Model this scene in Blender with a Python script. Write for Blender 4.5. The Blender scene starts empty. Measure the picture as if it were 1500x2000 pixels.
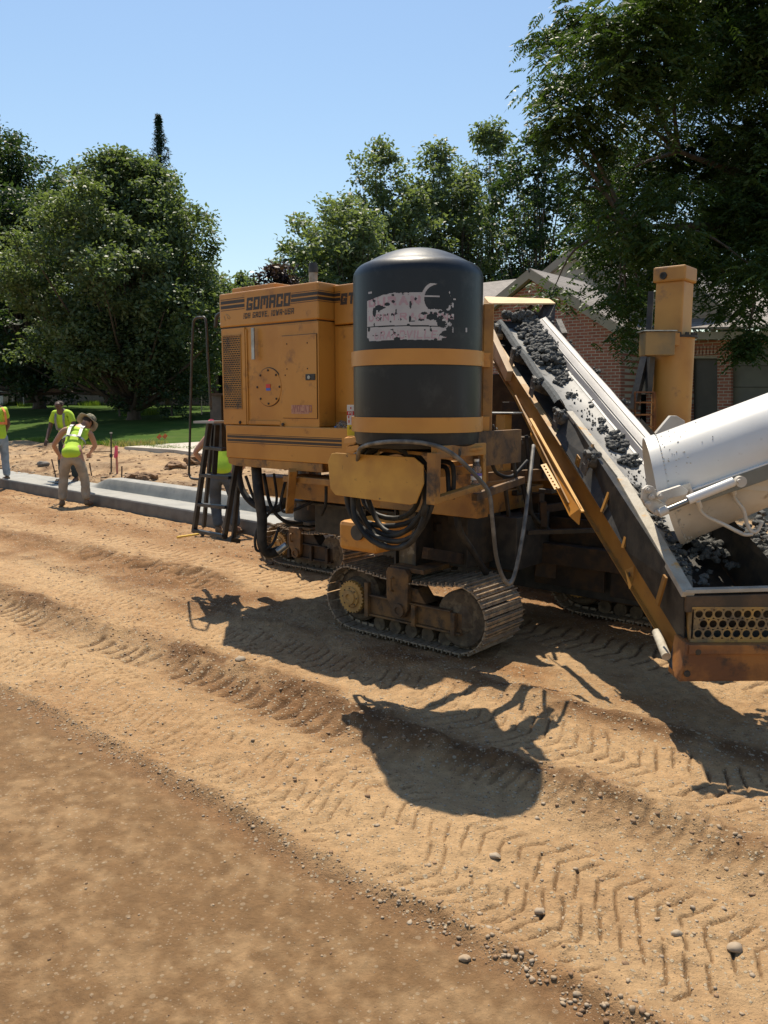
import bpy, bmesh, math, random
import numpy as np
from mathutils import Vector, Matrix, noise as mnoise

random.seed(7); RNG = np.random.default_rng(7)
SC = bpy.context.scene
COL = SC.collection

# ------------------------------------------------------------------ camera
CAMH = 1.75; F = 1560.0; PITCH = math.atan(215/1560.0)
cd = bpy.data.cameras.new('camera'); cam = bpy.data.objects.new('camera', cd); COL.objects.link(cam)
cam.location = (0, 0, CAMH); cam.rotation_euler = (math.pi/2-PITCH, 0, 0)
cd.sensor_fit = 'HORIZONTAL'; cd.sensor_width = 36; cd.lens = 36*F/1500; cd.clip_start = .05; cd.clip_end = 3000
SC.camera = cam
# ------------------------------------------------------------------ world, sun, exposure
SUN_AZ = math.atan2(-.16, 1.0); SUN_EL = math.radians(64.5)
wd = bpy.data.worlds.new('World'); SC.world = wd; wd.use_nodes = True
nt = wd.node_tree; nt.nodes.clear()
sky = nt.nodes.new('ShaderNodeTexSky'); sky.sky_type = 'NISHITA'; sky.sun_disc = False
sky.sun_elevation = SUN_EL; sky.sun_rotation = SUN_AZ; sky.altitude = 200; sky.air_density = 1.5; sky.dust_density = .4; sky.ozone_density = 3.0
bg = nt.nodes.new('ShaderNodeBackground'); bg.inputs[1].default_value = .092
wo = nt.nodes.new('ShaderNodeOutputWorld'); nt.links.new(sky.outputs[0], bg.inputs[0]); nt.links.new(bg.outputs[0], wo.inputs[0])
sl = bpy.data.lights.new('sun', 'SUN'); sl.energy = 5.0; sl.angle = math.radians(.55); sl.color = (1, .90, .74)
so = bpy.data.objects.new('sun', sl); COL.objects.link(so)
so.rotation_euler = Vector((-math.sin(SUN_AZ)*math.cos(SUN_EL), -math.cos(SUN_AZ)*math.cos(SUN_EL), -math.sin(SUN_EL))).to_track_quat('-Z', 'Y').to_euler()
so.location = (0, 0, 30)
SC.view_settings.view_transform = 'Standard'; SC.view_settings.look = 'None'; SC.view_settings.gamma = 1
SC.view_settings.use_curve_mapping = False; SC.view_settings.exposure = 0.54
SC.render.resolution_x = 768; SC.render.resolution_y = 1024

# ------------------------------------------------------------------ geometry of the place
U = Vector((.766, -.643, 0)); U.normalize(); V = Vector((-U.y, U.x, 0)); ZZ = Vector((0, 0, 1))
FW = Vector((0, math.cos(PITCH), -math.sin(PITCH))); UPV = Vector((0, math.sin(PITCH), math.cos(PITCH)))
C0 = Vector((0, 0, CAMH))
def ray(px, py): return FW + Vector((1, 0, 0))*((px-750)/F) + UPV*(-(py-1000)/F)
def W(px, py, Y):
    d = ray(px, py); return C0 + d*(Y/d.y)
def G(px, py, z=0.):
    d = ray(px, py); return C0 + d*((z-CAMH)/d.z)
def PV(px, py, v):
    d = ray(px, py); return C0 + d*(v/(d.dot(V)))
def PU(px, py, u):
    d = ray(px, py); return C0 + d*(u/(d.dot(U)))
def uvz(u, v, z): return U*u + V*v + Vector((0, 0, z))
def toU(p): return p.dot(U)
def toV(p): return p.dot(V)

# ------------------------------------------------------------------ mesh helpers
class MB:
    def __init__(s): s.v = []; s.f = []; s.mi = []; s.cur = 0
    def add(s, vs, fs):
        n = len(s.v); s.v += [tuple(p) for p in vs]
        for f in fs: s.f.append(tuple(i+n for i in f)); s.mi.append(s.cur)
        return s
    def hexa(s, p):  # 8 points: bottom 4 ccw, top 4 ccw
        return s.add(p, [(3,2,1,0), (4,5,6,7), (0,1,5,4), (1,2,6,5), (2,3,7,6), (3,0,4,7)])
    def box(s, c, sx, sy, sz, ax=None):
        a = ax or (Vector((1,0,0)), Vector((0,1,0)), ZZ); c = Vector(c); x, y, z = a[0]*sx/2, a[1]*sy/2, a[2]*sz/2
        return s.hexa([c-x-y-z, c+x-y-z, c+x+y-z, c-x+y-z, c-x-y+z, c+x-y+z, c+x+y+z, c-x+y+z])
    def ub(s, u0, u1, v0, v1, z0, z1):
        return s.hexa([uvz(u0,v0,z0), uvz(u1,v0,z0), uvz(u1,v1,z0), uvz(u0,v1,z0), uvz(u0,v0,z1), uvz(u1,v0,z1), uvz(u1,v1,z1), uvz(u0,v1,z1)])
    def bar(s, a, b, w, h, up=ZZ):
        a = Vector(a); b = Vector(b); d = (b-a).normalized(); x = d.cross(up)
        if x.length < 1e-4: x = d.cross(Vector((1,0,0)))
        x.normalize(); y = x.cross(d).normalized(); x = x*w/2; y = y*h/2
        return s.hexa([a-x-y, a+x-y, b+x-y, b-x-y, a-x+y, a+x+y, b+x+y, b-x+y])
    def tube(s, pts, r, n=8, cap=True):
        pts = [Vector(p) for p in pts]; m = len(pts)
        rs = list(r) if hasattr(r, '__len__') else [r]*m
        t0 = (pts[1]-pts[0]).normalized(); a = t0.orthogonal().normalized(); vs = []
        for i, p in enumerate(pts):
            t = (pts[min(i+1, m-1)]-pts[max(i-1, 0)]).normalized()
            a = (a - t*a.dot(t)); a = a.normalized() if a.length > 1e-6 else t.orthogonal().normalized()
            b = t.cross(a)
            for k in range(n):
                an = 2*math.pi*k/n; vs.append(p + (a*math.cos(an)+b*math.sin(an))*rs[i])
        fs = [(i*n+k, i*n+(k+1)%n, (i+1)*n+(k+1)%n, (i+1)*n+k) for i in range(m-1) for k in range(n)]
        if cap: fs += [tuple(reversed(range(n))), tuple(range((m-1)*n, m*n))]
        return s.add(vs, fs)
    def cyl(s, a, b, r, n=16): return s.tube([a, b], r, n)
    def prism(s, poly, ext):
        n = len(poly); poly = [Vector(p) for p in poly]; ext = Vector(ext)
        return s.add(poly+[p+ext for p in poly], [tuple(reversed(range(n))), tuple(range(n, 2*n))] + [(i, (i+1)%n, (i+1)%n+n, i+n) for i in range(n)])
    def lathe(s, c, prof, n=32, ax=None, cap=True):
        a = ax or (Vector((1,0,0)), Vector((0,1,0)), ZZ); c = Vector(c); vs = []
        for r, h in prof:
            for k in range(n):
                t = 2*math.pi*k/n; vs.append(c + a[0]*math.cos(t)*r + a[1]*math.sin(t)*r + a[2]*h)
        m = len(prof)
        fs = [(i*n+k, i*n+(k+1)%n, (i+1)*n+(k+1)%n, (i+1)*n+k) for i in range(m-1) for k in range(n)]
        if cap: fs += [tuple(reversed(range(n))), tuple(range((m-1)*n, m*n))]
        return s.add(vs, fs)
    def quad(s, a, b, c, d): return s.add([a, b, c, d], [(0,1,2,3)])
    def lump(s, c, r, sq=(1,1,1), amp=.35, fr=2.2, sub=2, seed=0):
        vs, fs = ICO[sub]; c = Vector(c); out = []
        for p in vs:
            k = 1+amp*mnoise.noise(p*fr+Vector((seed*3.1, seed*1.7, seed)))*1.6 + amp*.5*mnoise.noise(p*fr*2.7+Vector((seed, seed*2.1, 5)))
            out.append(c+Vector((p.x*sq[0], p.y*sq[1], p.z*sq[2]))*r*k)
        return s.add(out, fs)
    def mesh(s, name, mats, smooth=False):
        me = bpy.data.meshes.new(name); me.from_pydata(s.v, [], s.f); me.update()
        mats = mats if isinstance(mats, (list, tuple)) else [mats]
        for m in mats: me.materials.append(m)
        if len(mats) > 1: me.polygons.foreach_set('material_index', s.mi)
        if smooth is not False:
            me.polygons.foreach_set('use_smooth', [True]*len(me.polygons))
            if smooth is not True: me.set_sharp_from_angle(angle=math.radians(smooth))
        bm = bmesh.new(); bm.from_mesh(me); bmesh.ops.recalc_face_normals(bm, faces=bm.faces); bm.to_mesh(me); bm.free()
        return me
    def build(s, name, mats, parent=None, smooth=False, bevel=0, label=None, kind=None, cat=None, group=None):
        return link(name, s.mesh(name, mats, smooth), parent, bevel, label, kind, cat, group)
def link(name, me, parent=None, bevel=0, label=None, kind=None, cat=None, group=None):
    o = bpy.data.objects.new(name, me); COL.objects.link(o)
    if parent is not None:
        o.parent = parent
        if parent.type == 'EMPTY': o.matrix_parent_inverse = Matrix.Translation(-parent.location)
    if bevel:
        b = o.modifiers.new('bevel', 'BEVEL'); b.width = bevel; b.segments = 2; b.limit_method = 'ANGLE'; b.angle_limit = math.radians(40)
    for k, x in (('label', label), ('kind', kind), ('category', cat), ('group', group)):
        if x: o[k] = x
    return o
def thing(name, label, cat, loc, group=None):
    o = bpy.data.objects.new(name, None); COL.objects.link(o); o.location = loc; o.empty_display_size = .1
    o['label'] = label; o['category'] = cat
    if group: o['group'] = group
    return o
def _ico():
    out = {}
    for k in (1, 2, 3):
        bm = bmesh.new(); bmesh.ops.create_icosphere(bm, subdivisions=k, radius=1)
        bm.verts.ensure_lookup_table()
        out[k] = ([v.co.copy() for v in bm.verts], [tuple(v.index for v in f.verts) for f in bm.faces]); bm.free()
    return out
ICO = _ico()
def curve_pts(pts, n=24):  # Catmull-Rom
    P = [Vector(p) for p in pts]; P = [P[0]*2-P[1]] + P + [P[-1]*2-P[-2]]; out = []
    for i in range(1, len(P)-2):
        for k in range(n):
            t = k/n; a, b, c, d = P[i-1:i+3]
            out.append(.5*((2*b)+(c-a)*t+(2*a-5*b+4*c-d)*t*t+(3*b-a-3*c+d)*t**3))
    out.append(P[-2]); return out

# ------------------------------------------------------------------ materials
MATS = {}
def mat(name, c1, c2=None, rough=.6, scale=3., bump=0., bscale=40., metal=0., spec=.5, detail=6, lo=.42, hi=.62, c3=None, s3=.8, lo3=.58, hi3=.66, stretch=None, trans=None, rvar=0):
    if name in MATS: return MATS[name]
    m = bpy.data.materials.new(name); m.use_nodes = True; t = m.node_tree; N = t.nodes; L = t.links
    bs = N['Principled BSDF']; bs.inputs['Roughness'].default_value = rough; bs.inputs['Metallic'].default_value = metal
    bs.inputs['Specular IOR Level'].default_value = spec
    bs.inputs['Base Color'].default_value = (*c1, 1)
    co = N.new('ShaderNodeTexCoord'); vec = co.outputs['Object']
    if stretch:
        mp = N.new('ShaderNodeMapping'); mp.inputs['Scale'].default_value = stretch; L.new(vec, mp.inputs[0]); vec = mp.outputs[0]
    colout = None
    if c2:
        nz = N.new('ShaderNodeTexNoise'); nz.inputs['Scale'].default_value = scale; nz.inputs['Detail'].default_value = detail; L.new(vec, nz.inputs['Vector'])
        mr = N.new('ShaderNodeMapRange'); mr.inputs[1].default_value = lo; mr.inputs[2].default_value = hi; L.new(nz.outputs[0], mr.inputs[0])
        mx = N.new('ShaderNodeMix'); mx.data_type = 'RGBA'; mx.inputs[6].default_value = (*c1, 1); mx.inputs[7].default_value = (*c2, 1)
        L.new(mr.outputs[0], mx.inputs[0]); colout = mx.outputs[2]
        if c3:
            nz2 = N.new('ShaderNodeTexNoise'); nz2.inputs['Scale'].default_value = s3; nz2.inputs['Detail'].default_value = 9; nz2.inputs['Roughness'].default_value = .65; L.new(co.outputs['Object'], nz2.inputs['Vector'])
            m2 = N.new('ShaderNodeMapRange'); m2.inputs[1].default_value = lo3; m2.inputs[2].default_value = hi3; L.new(nz2.outputs[0], m2.inputs[0])
            mx2 = N.new('ShaderNodeMix'); mx2.data_type = 'RGBA'; L.new(colout, mx2.inputs[6]); mx2.inputs[7].default_value = (*c3, 1)
            L.new(m2.outputs[0], mx2.inputs[0]); colout = mx2.outputs[2]
        L.new(colout, bs.inputs['Base Color'])
        if rvar:
            r2 = N.new('ShaderNodeMapRange'); r2.inputs[3].default_value = rough-rvar; r2.inputs[4].default_value = min(1, rough+rvar); L.new(nz.outputs[0], r2.inputs[0]); L.new(r2.outputs[0], bs.inputs['Roughness'])
    if bump:
        nb = N.new('ShaderNodeTexNoise'); nb.inputs['Scale'].default_value = bscale; nb.inputs['Detail'].default_value = 5; L.new(vec, nb.inputs['Vector'])
        bp = N.new('ShaderNodeBump'); bp.inputs['Strength'].default_value = bump; bp.inputs['Distance'].default_value = .01
        L.new(nb.outputs[0], bp.inputs['Height']); L.new(bp.outputs[0], bs.inputs['Normal'])
    MATS[name] = m; return m
YEL = mat('yellow_paint', (.52,.232,.036), (.43,.178,.025), .42, 2.2, .04, 30, c3=(.24,.10,.024), s3=5.5, lo3=.58, hi3=.70, rvar=.12)
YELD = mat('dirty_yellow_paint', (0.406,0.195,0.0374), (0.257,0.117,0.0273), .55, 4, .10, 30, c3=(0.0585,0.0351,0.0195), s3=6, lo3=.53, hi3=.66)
DEEP = mat('shaded_underside_paint', (.060,.032,.014), (.022,.015,.010), .75, 7, .25, 50, c3=(.02,.015,.012), s3=9, lo3=.46, hi3=.62)  # yellow paint taken near-black; shade under the machine put into the colour
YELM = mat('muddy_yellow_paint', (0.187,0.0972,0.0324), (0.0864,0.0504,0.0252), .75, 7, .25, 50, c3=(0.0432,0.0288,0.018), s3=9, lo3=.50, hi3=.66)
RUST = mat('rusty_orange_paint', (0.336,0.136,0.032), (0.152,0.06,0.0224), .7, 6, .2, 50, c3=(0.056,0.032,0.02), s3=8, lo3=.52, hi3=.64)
MUD = mat('muddy_steel', (0.096,0.0672,0.0408), (0.0528,0.036,0.0216), .8, 18, .35, 60, c3=(0.144,0.106,0.0624), s3=14, lo3=.5, hi3=.62)
SHOE = mat('track_shoe_steel', (0.324,0.253,0.179), (0.184,0.13,0.0864), .6, 22, .3, 70, metal=.25, c3=(0.454,0.335,0.205), s3=12, lo3=.52, hi3=.62)
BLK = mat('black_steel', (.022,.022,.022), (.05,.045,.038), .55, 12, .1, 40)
GREASE_SHADE = mat('greasy_shaded_steel', (0.018,0.0156,0.0132), (0.045,0.033,0.021), .6, 14, .2, 50)  # greasy steel, also standing in for shade on underside and hopper parts
RUB = mat('black_rubber_hose', (0.02,0.02,0.0208), (0.052,0.048,0.0416), .6, 9, .06, 60, spec=.2)
TANK = mat('black_plastic_tank', (.0055,.0068,.0095), (.0115,.0135,.0165), .40, 3, .06, 35, stretch=(1,1,.30), c3=(.040,.042,.042), s3=6, lo3=.54, hi3=.80, rvar=.08, spec=.38)
STEEL = mat('bare_steel', (.42,.42,.41), (.28,.27,.25), .38, 12, .05, 40, metal=.8)
WHT = mat('white_chute_paint', (0.655,0.646,0.622), (0.605,0.59,0.556), .38, 2.5, .02, 30, c3=(0.409,0.36,0.295), s3=11, lo3=.64, hi3=.75)
WHTD = mat('dusty_white_paint', (0.515,0.484,0.429), (0.437,0.398,0.343), .5, 5, .05, 30, c3=(0.25,0.211,0.156), s3=13, lo3=.6, hi3=.7)
BELT = mat('belt_rubber_grey', (0.264,0.257,0.241), (0.198,0.191,0.178), .6, 5, .1, 60, stretch=(0.66,0.66,0.66), c3=(0.112,0.109,0.102), s3=14, lo3=.56, hi3=.68)
SKIRT = mat('belt_edge_light', (0.22,0.208,0.204), (0.181,0.169,0.165), .45, 5, .05, 40)
CONC_WET = mat('wet_concrete', (.060,.060,.057), (.105,.105,.098), .72, 45, .8, 130, spec=.3)
CONC_FRESH = mat('fresh_concrete_curb', (0.291,0.282,0.253), (0.241,0.234,0.212), .7, 4, .25, 55, c3=(0.209,0.209,0.196), s3=3, lo3=.52, hi3=.66)
CONC_SIDE = mat('dark_concrete_side', (0.148,0.134,0.114), (0.112,0.098,0.0825), .75, 5, .4, 50)  # kerb front face, darker and browner than the top
CONC_OLD = mat('driveway_concrete', (0.459,0.41,0.344), (0.394,0.344,0.287), .85, 2, .1, 40)
PRINT = mat('dark_brown_print', (.030,.018,.012), (.045,.026,.016), .5, 6)
STW = mat('faded_white_decal', (0.42,0.411,0.411), (0.362,0.352,0.362), .6, 9)
STP = mat('faded_pink_decal', (0.402,0.266,0.299), (0.355,0.253,0.281), .6, 9)
HIVIS = mat('hivis_yellow', (0.446,0.648,0.0324), (0.374,0.576,0.036), .8, 6, .15, 25)
SILV = mat('reflective_tape', (0.208,0.214,0.208), (0.169,0.174,0.174), .4, 6)
ORNG = mat('hivis_orange', (.85,.25,.08), (.75,.20,.06), .8, 6)
SKD = mat('skin_dark', (.11,.055,.035), (.085,.042,.028), .5, 6)
SKL = mat('skin_tanned', (.40,.21,.13), (.34,.17,.105), .5, 6)
HAIR = mat('dark_hair', (.02,.015,.012), None, .8)
KHAKI = mat('khaki_cloth', (0.34,0.276,0.2), (0.255,0.204,0.145), .9, 7, .2, 30)
JEAN = mat('pale_jeans', (.27,.32,.37), (.20,.245,.29), .9, 7, .2, 30)
JEAND = mat('dark_jeans', (.075,.09,.105), (.05,.06,.07), .9, 7, .2, 30)
DARKC = mat('dark_cloth', (.035,.045,.042), (.025,.03,.03), .9, 7, .2, 30)
BOOT = mat('dusty_boots', (.20,.13,.075), (.14,.09,.05), .85, 14, .2, 40)
CAMO = mat('camouflage_cloth', (.30,.27,.18), (.12,.115,.075), .9, 24, .1, 30, lo=.48, hi=.52)
WOOD = mat('weathered_wood', (.36,.24,.14), (.26,.17,.10), .8, 12)
PINK = mat('pink_ribbon', (.90,.13,.20), (.80,.10,.16), .6, 10)
FLAGO = mat('orange_flag', (.95,.17,.045), None, .5)
PLAST = mat('clear_plastic', (.75,.78,.8), None, .12); PLAST.node_tree.nodes['Principled BSDF'].inputs['Transmission Weight'].default_value = .9; PLAST.node_tree.nodes['Principled BSDF'].inputs['IOR'].default_value = 1.2
RED = mat('red_print', (.55,.03,.03), None, .5); BLUEP = mat('blue_print', (.05,.12,.45), None, .5); WHP = mat('white_card', (.75,.74,.70), None, .6)
YEP = mat('yellow_card', (.80,.62,.04), None, .6)
BARK = mat('tree_bark', (.085,.065,.048), (.045,.035,.027), .9, 9, .6, 20, stretch=(1,1,.25))
STONEM = mat('grey_stone', (.38,.33,.27), (.27,.23,.19), .8, 30, .2, 80)
STONED = mat('dark_stone', (.19,.165,.14), (.13,.11,.095), .8, 30, .2, 80)
CLOD = mat('dirt_clod', (0.264,0.164,0.092), (0.176,0.104,0.056), .95, 25, .5, 60)
GLASS = mat('dark_window_glass', (.012,.014,.016), None, .08)
FASC = mat('tan_fascia', (.30,.265,.215), (.26,.23,.185), .7, 3)
SIDING = mat('tan_siding', (0.376,0.344,0.28), (0.336,0.304,0.248), .7, 3)
WTRIM = mat('white_trim', (.70,.71,.70), (.62,.63,.62), .6, 3)
FDN = mat('foundation_grey', (.22,.20,.18), (.17,.155,.14), .9, 8)
GARD = mat('grey_garage_door', (.13,.125,.11), (.11,.105,.095), .6, 3)
DOORD = mat('dark_door', (.02,.02,.021), (.03,.028,.027), .4, 3)

def brickmat(name, c1, c2, mortar, uvax=True):
    m = bpy.data.materials.new(name); m.use_nodes = True; t = m.node_tree; N = t.nodes; L = t.links
    bs = N['Principled BSDF']; bs.inputs['Roughness'].default_value = .85
    co = N.new('ShaderNodeTexCoord'); mp = N.new('ShaderNodeVectorMath'); mp.operation = 'DOT_PRODUCT'; mp.inputs[1].default_value = tuple(U)
    sp = N.new('ShaderNodeSeparateXYZ'); cb = N.new('ShaderNodeCombineXYZ'); L.new(co.outputs['Object'], mp.inputs[0]); L.new(co.outputs['Object'], sp.inputs[0])
    L.new(mp.outputs['Value'], cb.inputs[0]); L.new(sp.outputs[2], cb.inputs[1])
    b = N.new('ShaderNodeTexBrick'); b.inputs['Color1'].default_value = (*c1, 1); b.inputs['Color2'].default_value = (*c2, 1); b.inputs['Mortar'].default_value = (*mortar, 1)
    b.inputs['Scale'].default_value = 1; b.inputs['Brick Width'].default_value = .22; b.inputs['Row Height'].default_value = .078; b.inputs['Mortar Size'].default_value = .009; b.inputs['Bias'].default_value = -.1
    L.new(cb.outputs[0], b.inputs['Vector'])
    nz = N.new('ShaderNodeTexNoise'); nz.inputs['Scale'].default_value = 2.; nz.inputs['Detail'].default_value = 5; L.new(co.outputs['Object'], nz.inputs['Vector'])
    mx = N.new('ShaderNodeMix'); mx.data_type = 'RGBA'; mx.blend_type = 'MULTIPLY'; mx.inputs[0].default_value = .6; L.new(b.outputs['Color'], mx.inputs[6])
    cr = N.new('ShaderNodeMapRange'); cr.inputs[3].default_value = .55; cr.inputs[4].default_value = 1.4; L.new(nz.outputs[0], cr.inputs[0]); L.new(cr.outputs[0], mx.inputs[7]); L.new(mx.outputs[2], bs.inputs['Base Color'])
    bp = N.new('ShaderNodeBump'); bp.inputs['Strength'].default_value = .6; bp.inputs['Distance'].default_value = .01; bp.invert = True; L.new(b.outputs['Fac'], bp.inputs['Height']); L.new(bp.outputs[0], bs.inputs['Normal'])
    return m
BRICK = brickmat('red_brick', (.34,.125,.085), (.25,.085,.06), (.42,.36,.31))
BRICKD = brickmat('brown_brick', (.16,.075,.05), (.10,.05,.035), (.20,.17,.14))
def shinglemat(name, c1, c2):
    m = brickmat(name, c1, c2, tuple(.55*x for x in c2))
    b = [n for n in m.node_tree.nodes if n.type == 'TEX_BRICK'][0]
    b.inputs['Brick Width'].default_value = .3; b.inputs['Row Height'].default_value = .075; b.inputs['Mortar Size'].default_value = .006; b.inputs['Mortar Smooth'].default_value = .6
    return m
SHING = shinglemat('grey_brown_shingles', (.24,.215,.195), (.19,.17,.155))

def leafmat(name, a, b, gloss=.5, tr=.35):
    m = bpy.data.materials.new(name); m.use_nodes = True; t = m.node_tree; N = t.nodes; L = t.links
    bs = N['Principled BSDF']; bs.inputs['Roughness'].default_value = gloss; bs.inputs['Specular IOR Level'].default_value = .25
    at = N.new('ShaderNodeAttribute'); at.attribute_name = 'tint'
    mx = N.new('ShaderNodeMix'); mx.data_type = 'RGBA'; mx.inputs[6].default_value = (*a, 1); mx.inputs[7].default_value = (*b, 1); L.new(at.outputs['Fac'], mx.inputs[0])
    L.new(mx.outputs[2], bs.inputs['Base Color'])
    tl = N.new('ShaderNodeBsdfTranslucent'); h = N.new('ShaderNodeMix'); h.data_type = 'RGBA'; h.blend_type = 'MULTIPLY'; h.inputs[0].default_value = 1; L.new(mx.outputs[2], h.inputs[6]); h.inputs[7].default_value = (1.5, 1.5, .5, 1)
    L.new(h.outputs[2], tl.inputs[0]); ms = N.new('ShaderNodeMixShader'); ms.inputs[0].default_value = tr
    L.new(bs.outputs[0], ms.inputs[1]); L.new(tl.outputs[0], ms.inputs[2]); L.new(ms.outputs[0], N['Material Output'].inputs[0])
    return m
LF_MAIN = leafmat('maple_leaves', (.070,.108,.062), (.150,.200,.112))
LF_DARK = leafmat('dark_leaves', (.026,.052,.028), (.050,.082,.042))
LF_WAL = leafmat('walnut_leaves', (.026,.050,.018), (.058,.098,.030), .5, .35)
LF_GRV = leafmat('grove_leaves', (.095,.135,.080), (.175,.225,.135))
LF_PUR = leafmat('purple_leaves', (.040,.025,.035), (.07,.04,.05), .4, .2)
LF_CON = leafmat('conifer_needles', (.022,.05,.03), (.04,.075,.045), .5, .1)
GRASSM = leafmat('grass_blades', (.075,.15,.025), (.17,.24,.05), .6, .3)

# ------------------------------------------------------------------ noise in numpy
def vnoise(x, y, seed=0):
    xi = np.floor(x).astype(np.int64); yi = np.floor(y).astype(np.int64); fx = x-xi; fy = y-yi
    fx = fx*fx*(3-2*fx); fy = fy*fy*(3-2*fy)
    def h(a, b):
        n = (a*374761393 + b*668265263 + seed*974634541) & 0x7fffffff
        n = ((n ^ (n >> 13))*1274126177) & 0x7fffffff
        return ((n ^ (n >> 16)) & 0xffff)/65535.0
    return (h(xi,yi)*(1-fx)+h(xi+1,yi)*fx)*(1-fy)+(h(xi,yi+1)*(1-fx)+h(xi+1,yi+1)*fx)*fy*1.0
def fbm(x, y, oct=4, seed=0, gain=.5):
    s = 0; a = 1; t = 0
    for i in range(oct): s = s+a*(vnoise(x*2**i, y*2**i, seed+i*17)-.5); t += a; a *= gain
    return s/t*2
def sm(a, b, x):
    t = np.clip((x-a)/(b-a), 0, 1); return t*t*(3-2*t)
def base_z(v):
    return np.interp(v, [-50, 7.7, 7.95, 9, 12.5, 18, 24, 32, 60, 400], [0, 0, .16, .26, .46, .95, 1.3, 1.58, 1.9, 3.0])
CV0, CU0, CVS = 6.74, -5.4, -.066       # curb front face line: v = CV0 + CVS*(u-CU0)
def curbv(u): return CV0+CVS*(u-CU0)
# ------------------------------------------------------------------ the ground
def T(px, py):
    d = ray(px, py); Y = 1.; 
    for Yq in np.arange(1.2, 160, .05):
        p = C0+d*(Yq/d.y)
        if p.z < float(base_z(toV(p))): return Vector((p.x, p.y, float(base_z(toV(p)))))
    return W(px, py, 60)
def chev(u, v, v0, v1, pitch, ang, wd):
    w = (v-v0)/(v1-v0); ins = sm(0, .06, w)*sm(1, .94, w)
    s = (u + ang*np.abs(w-.5)*2*(v1-v0))/pitch + .30*vnoise(u*3.1, v*4.3, 91)+.18*vnoise(u*12, v*14, 92)
    g = np.abs(s-np.floor(s)-.5)
    return ins*sm(wd, wd*.3, g)
def relief(X, Y):
    u = X*U.x+Y*U.y; v = X*V.x+Y*V.y
    near = sm(14, 6, np.hypot(X, Y))
    b = base_z(v); z = np.zeros_like(b)
    wob = .10*fbm(u*.7, u*0+3.3, 2, 5)
    vv = v+wob
    road = sm(8.2, 7.6, v)
    # compact foreground
    hard = sm(2.12, 1.98, vv+.05*fbm(u*3, v*3, 3, 8))
    z += hard*(.004*fbm(u*2.5, v*2.5, 4, 1) - .012)
    z += (1-hard)*road*(.018*fbm(u*1.1, v*2.0, 4, 2) + .013*fbm(u*8, v*9, 4, 3))
    # small windrow at the edge of the hard lane
    z += .022*np.exp(-((vv-2.10)/.045)**2)*(.5+.9*vnoise(u*9, v*9, 12))
    # loose ridge and the rut beside it
    r1 = np.exp(-((vv-3.22)/.14)**2)*(1-.5*sm(-1.6, -.4, u)); z += r1*(.038+.070*fbm(u*3.3, v*4.5, 4, 6)+.035*fbm(u*11, v*12, 3, 7))
    z -= .022*np.exp(-((vv-2.93)/.12)**2)
    r2 = np.exp(-((vv-4.12)/.10)**2)*(.4+.6*sm(-4, -2.2, u)); z += r2*(.035+.05*fbm(u*4, v*5, 3, 16))
    r3 = np.exp(-((vv-4.75)/.30)**2)*sm(-5.0, -6.5, u); z += r3*(.03+.13*fbm(u*2.6, v*3.6, 5, 26))
    r4 = np.exp(-((vv-6.1)/.32)**2); z += r4*(.008+.045*fbm(u*3.6, v*4.6, 4, 36))*sm(curbv(u)-.02, curbv(u)-.3, v)
    # tyre tread prints
    br = sm(.30, .50, vnoise(u*7, v*8, 95))*sm(.05, .25, vnoise(u*1.2, v*1.5, 96)); t1 = chev(u, vv, 2.14, 2.46, .072, .24, .12)*(.45+.55*vnoise(u*1.1, v*.6, 41))*br; t1b = chev(u+.06, vv, 2.46, 2.80, .080, -.22, .11)*(.3+.7*vnoise(u*.9, v*.6+9, 42))*br
    t2 = chev(u, vv, 3.38, 3.95, .085, .20, .12)*(.4+.6*vnoise(u*.8+3, v*.6, 43))*br; t3 = chev(u, vv, 5.05, 5.6, .12, .12, .16)*.8; t6 = chev(u, vv, 2.88, 3.12, .13, .10, .30)*sm(-2.2, -3.2, u)*sm(.2, .45, vnoise(u*2, v*3, 99))
    t4 = chev(u, vv, 3.02, 3.30, .075, .05, .24)*sm(-2.4, -1.9, u)*.42*sm(.35, .6, vnoise(u*2.2, v*3, 97))
    t5 = chev(u, vv, 4.55, 5.0, .13, .03, .24)*sm(-5.8, -6.2, u)*sm(-9.5, -8, u)
    tread = np.clip(t1+t1b+t2+t3+t4+t5+t6, 0, 1); z -= .015*tread*near*(1-hard)
    flat = np.exp(-((vv-3.67)/.33)**4)+np.exp(-((vv-5.3)/.3)**4)+np.exp(-((vv-2.5)/.4)**4); flat = np.clip(flat, 0, 1)
    # verge behind the curb
    verge = sm(7.9, 8.15, v)*sm(12.9, 12.2, v)
    z += verge*(.10*fbm(u*1.1, v*1.6, 4, 50)+.03*fbm(u*5, v*6, 3, 51))
    z += np.exp(-((v-8.35)/.28)**2)*(.07+.16*fbm(u*2.2, v*2.4, 4, 52))*sm(-13, -11, u)
    crumb = np.abs(fbm(u*13, v*15, 4, 61)); fine = (.0075*fbm(u*22, v*22, 3, 60)+.022*np.clip(crumb-.18, 0, 1)*sm(.35, .7, vnoise(u*1.7, v*3.1, 62)))*(1-hard)*near + .0016*fbm(u*16, v*16, 3, 63)*hard*near
    z += fine + verge*0
    z = z*(1-.0*flat)
    z *= sm(13.4, 12.3, v)
    # keep the soil below the fresh curb and below the tracks
    cvv = curbv(u); incurb = sm(cvv-.06, cvv, v)*sm(cvv+.95, cvv+.88, v); z = z*(1-incurb) - .03*incurb
    return b+z, dict(u=u, v=v, vv=vv, hard=hard, r=np.clip(r1+r2+r3*.8+r4*.7+np.exp(-((v-8.35)/.28)**2), 0, 1), tread=tread*(1-hard), flat=flat, verge=verge)
def zat(x, y):
    return float(relief(np.array([float(x)]), np.array([float(y)]))[0][0])
def dropz(p): return Vector((p.x, p.y, zat(p.x, p.y)))

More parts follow.
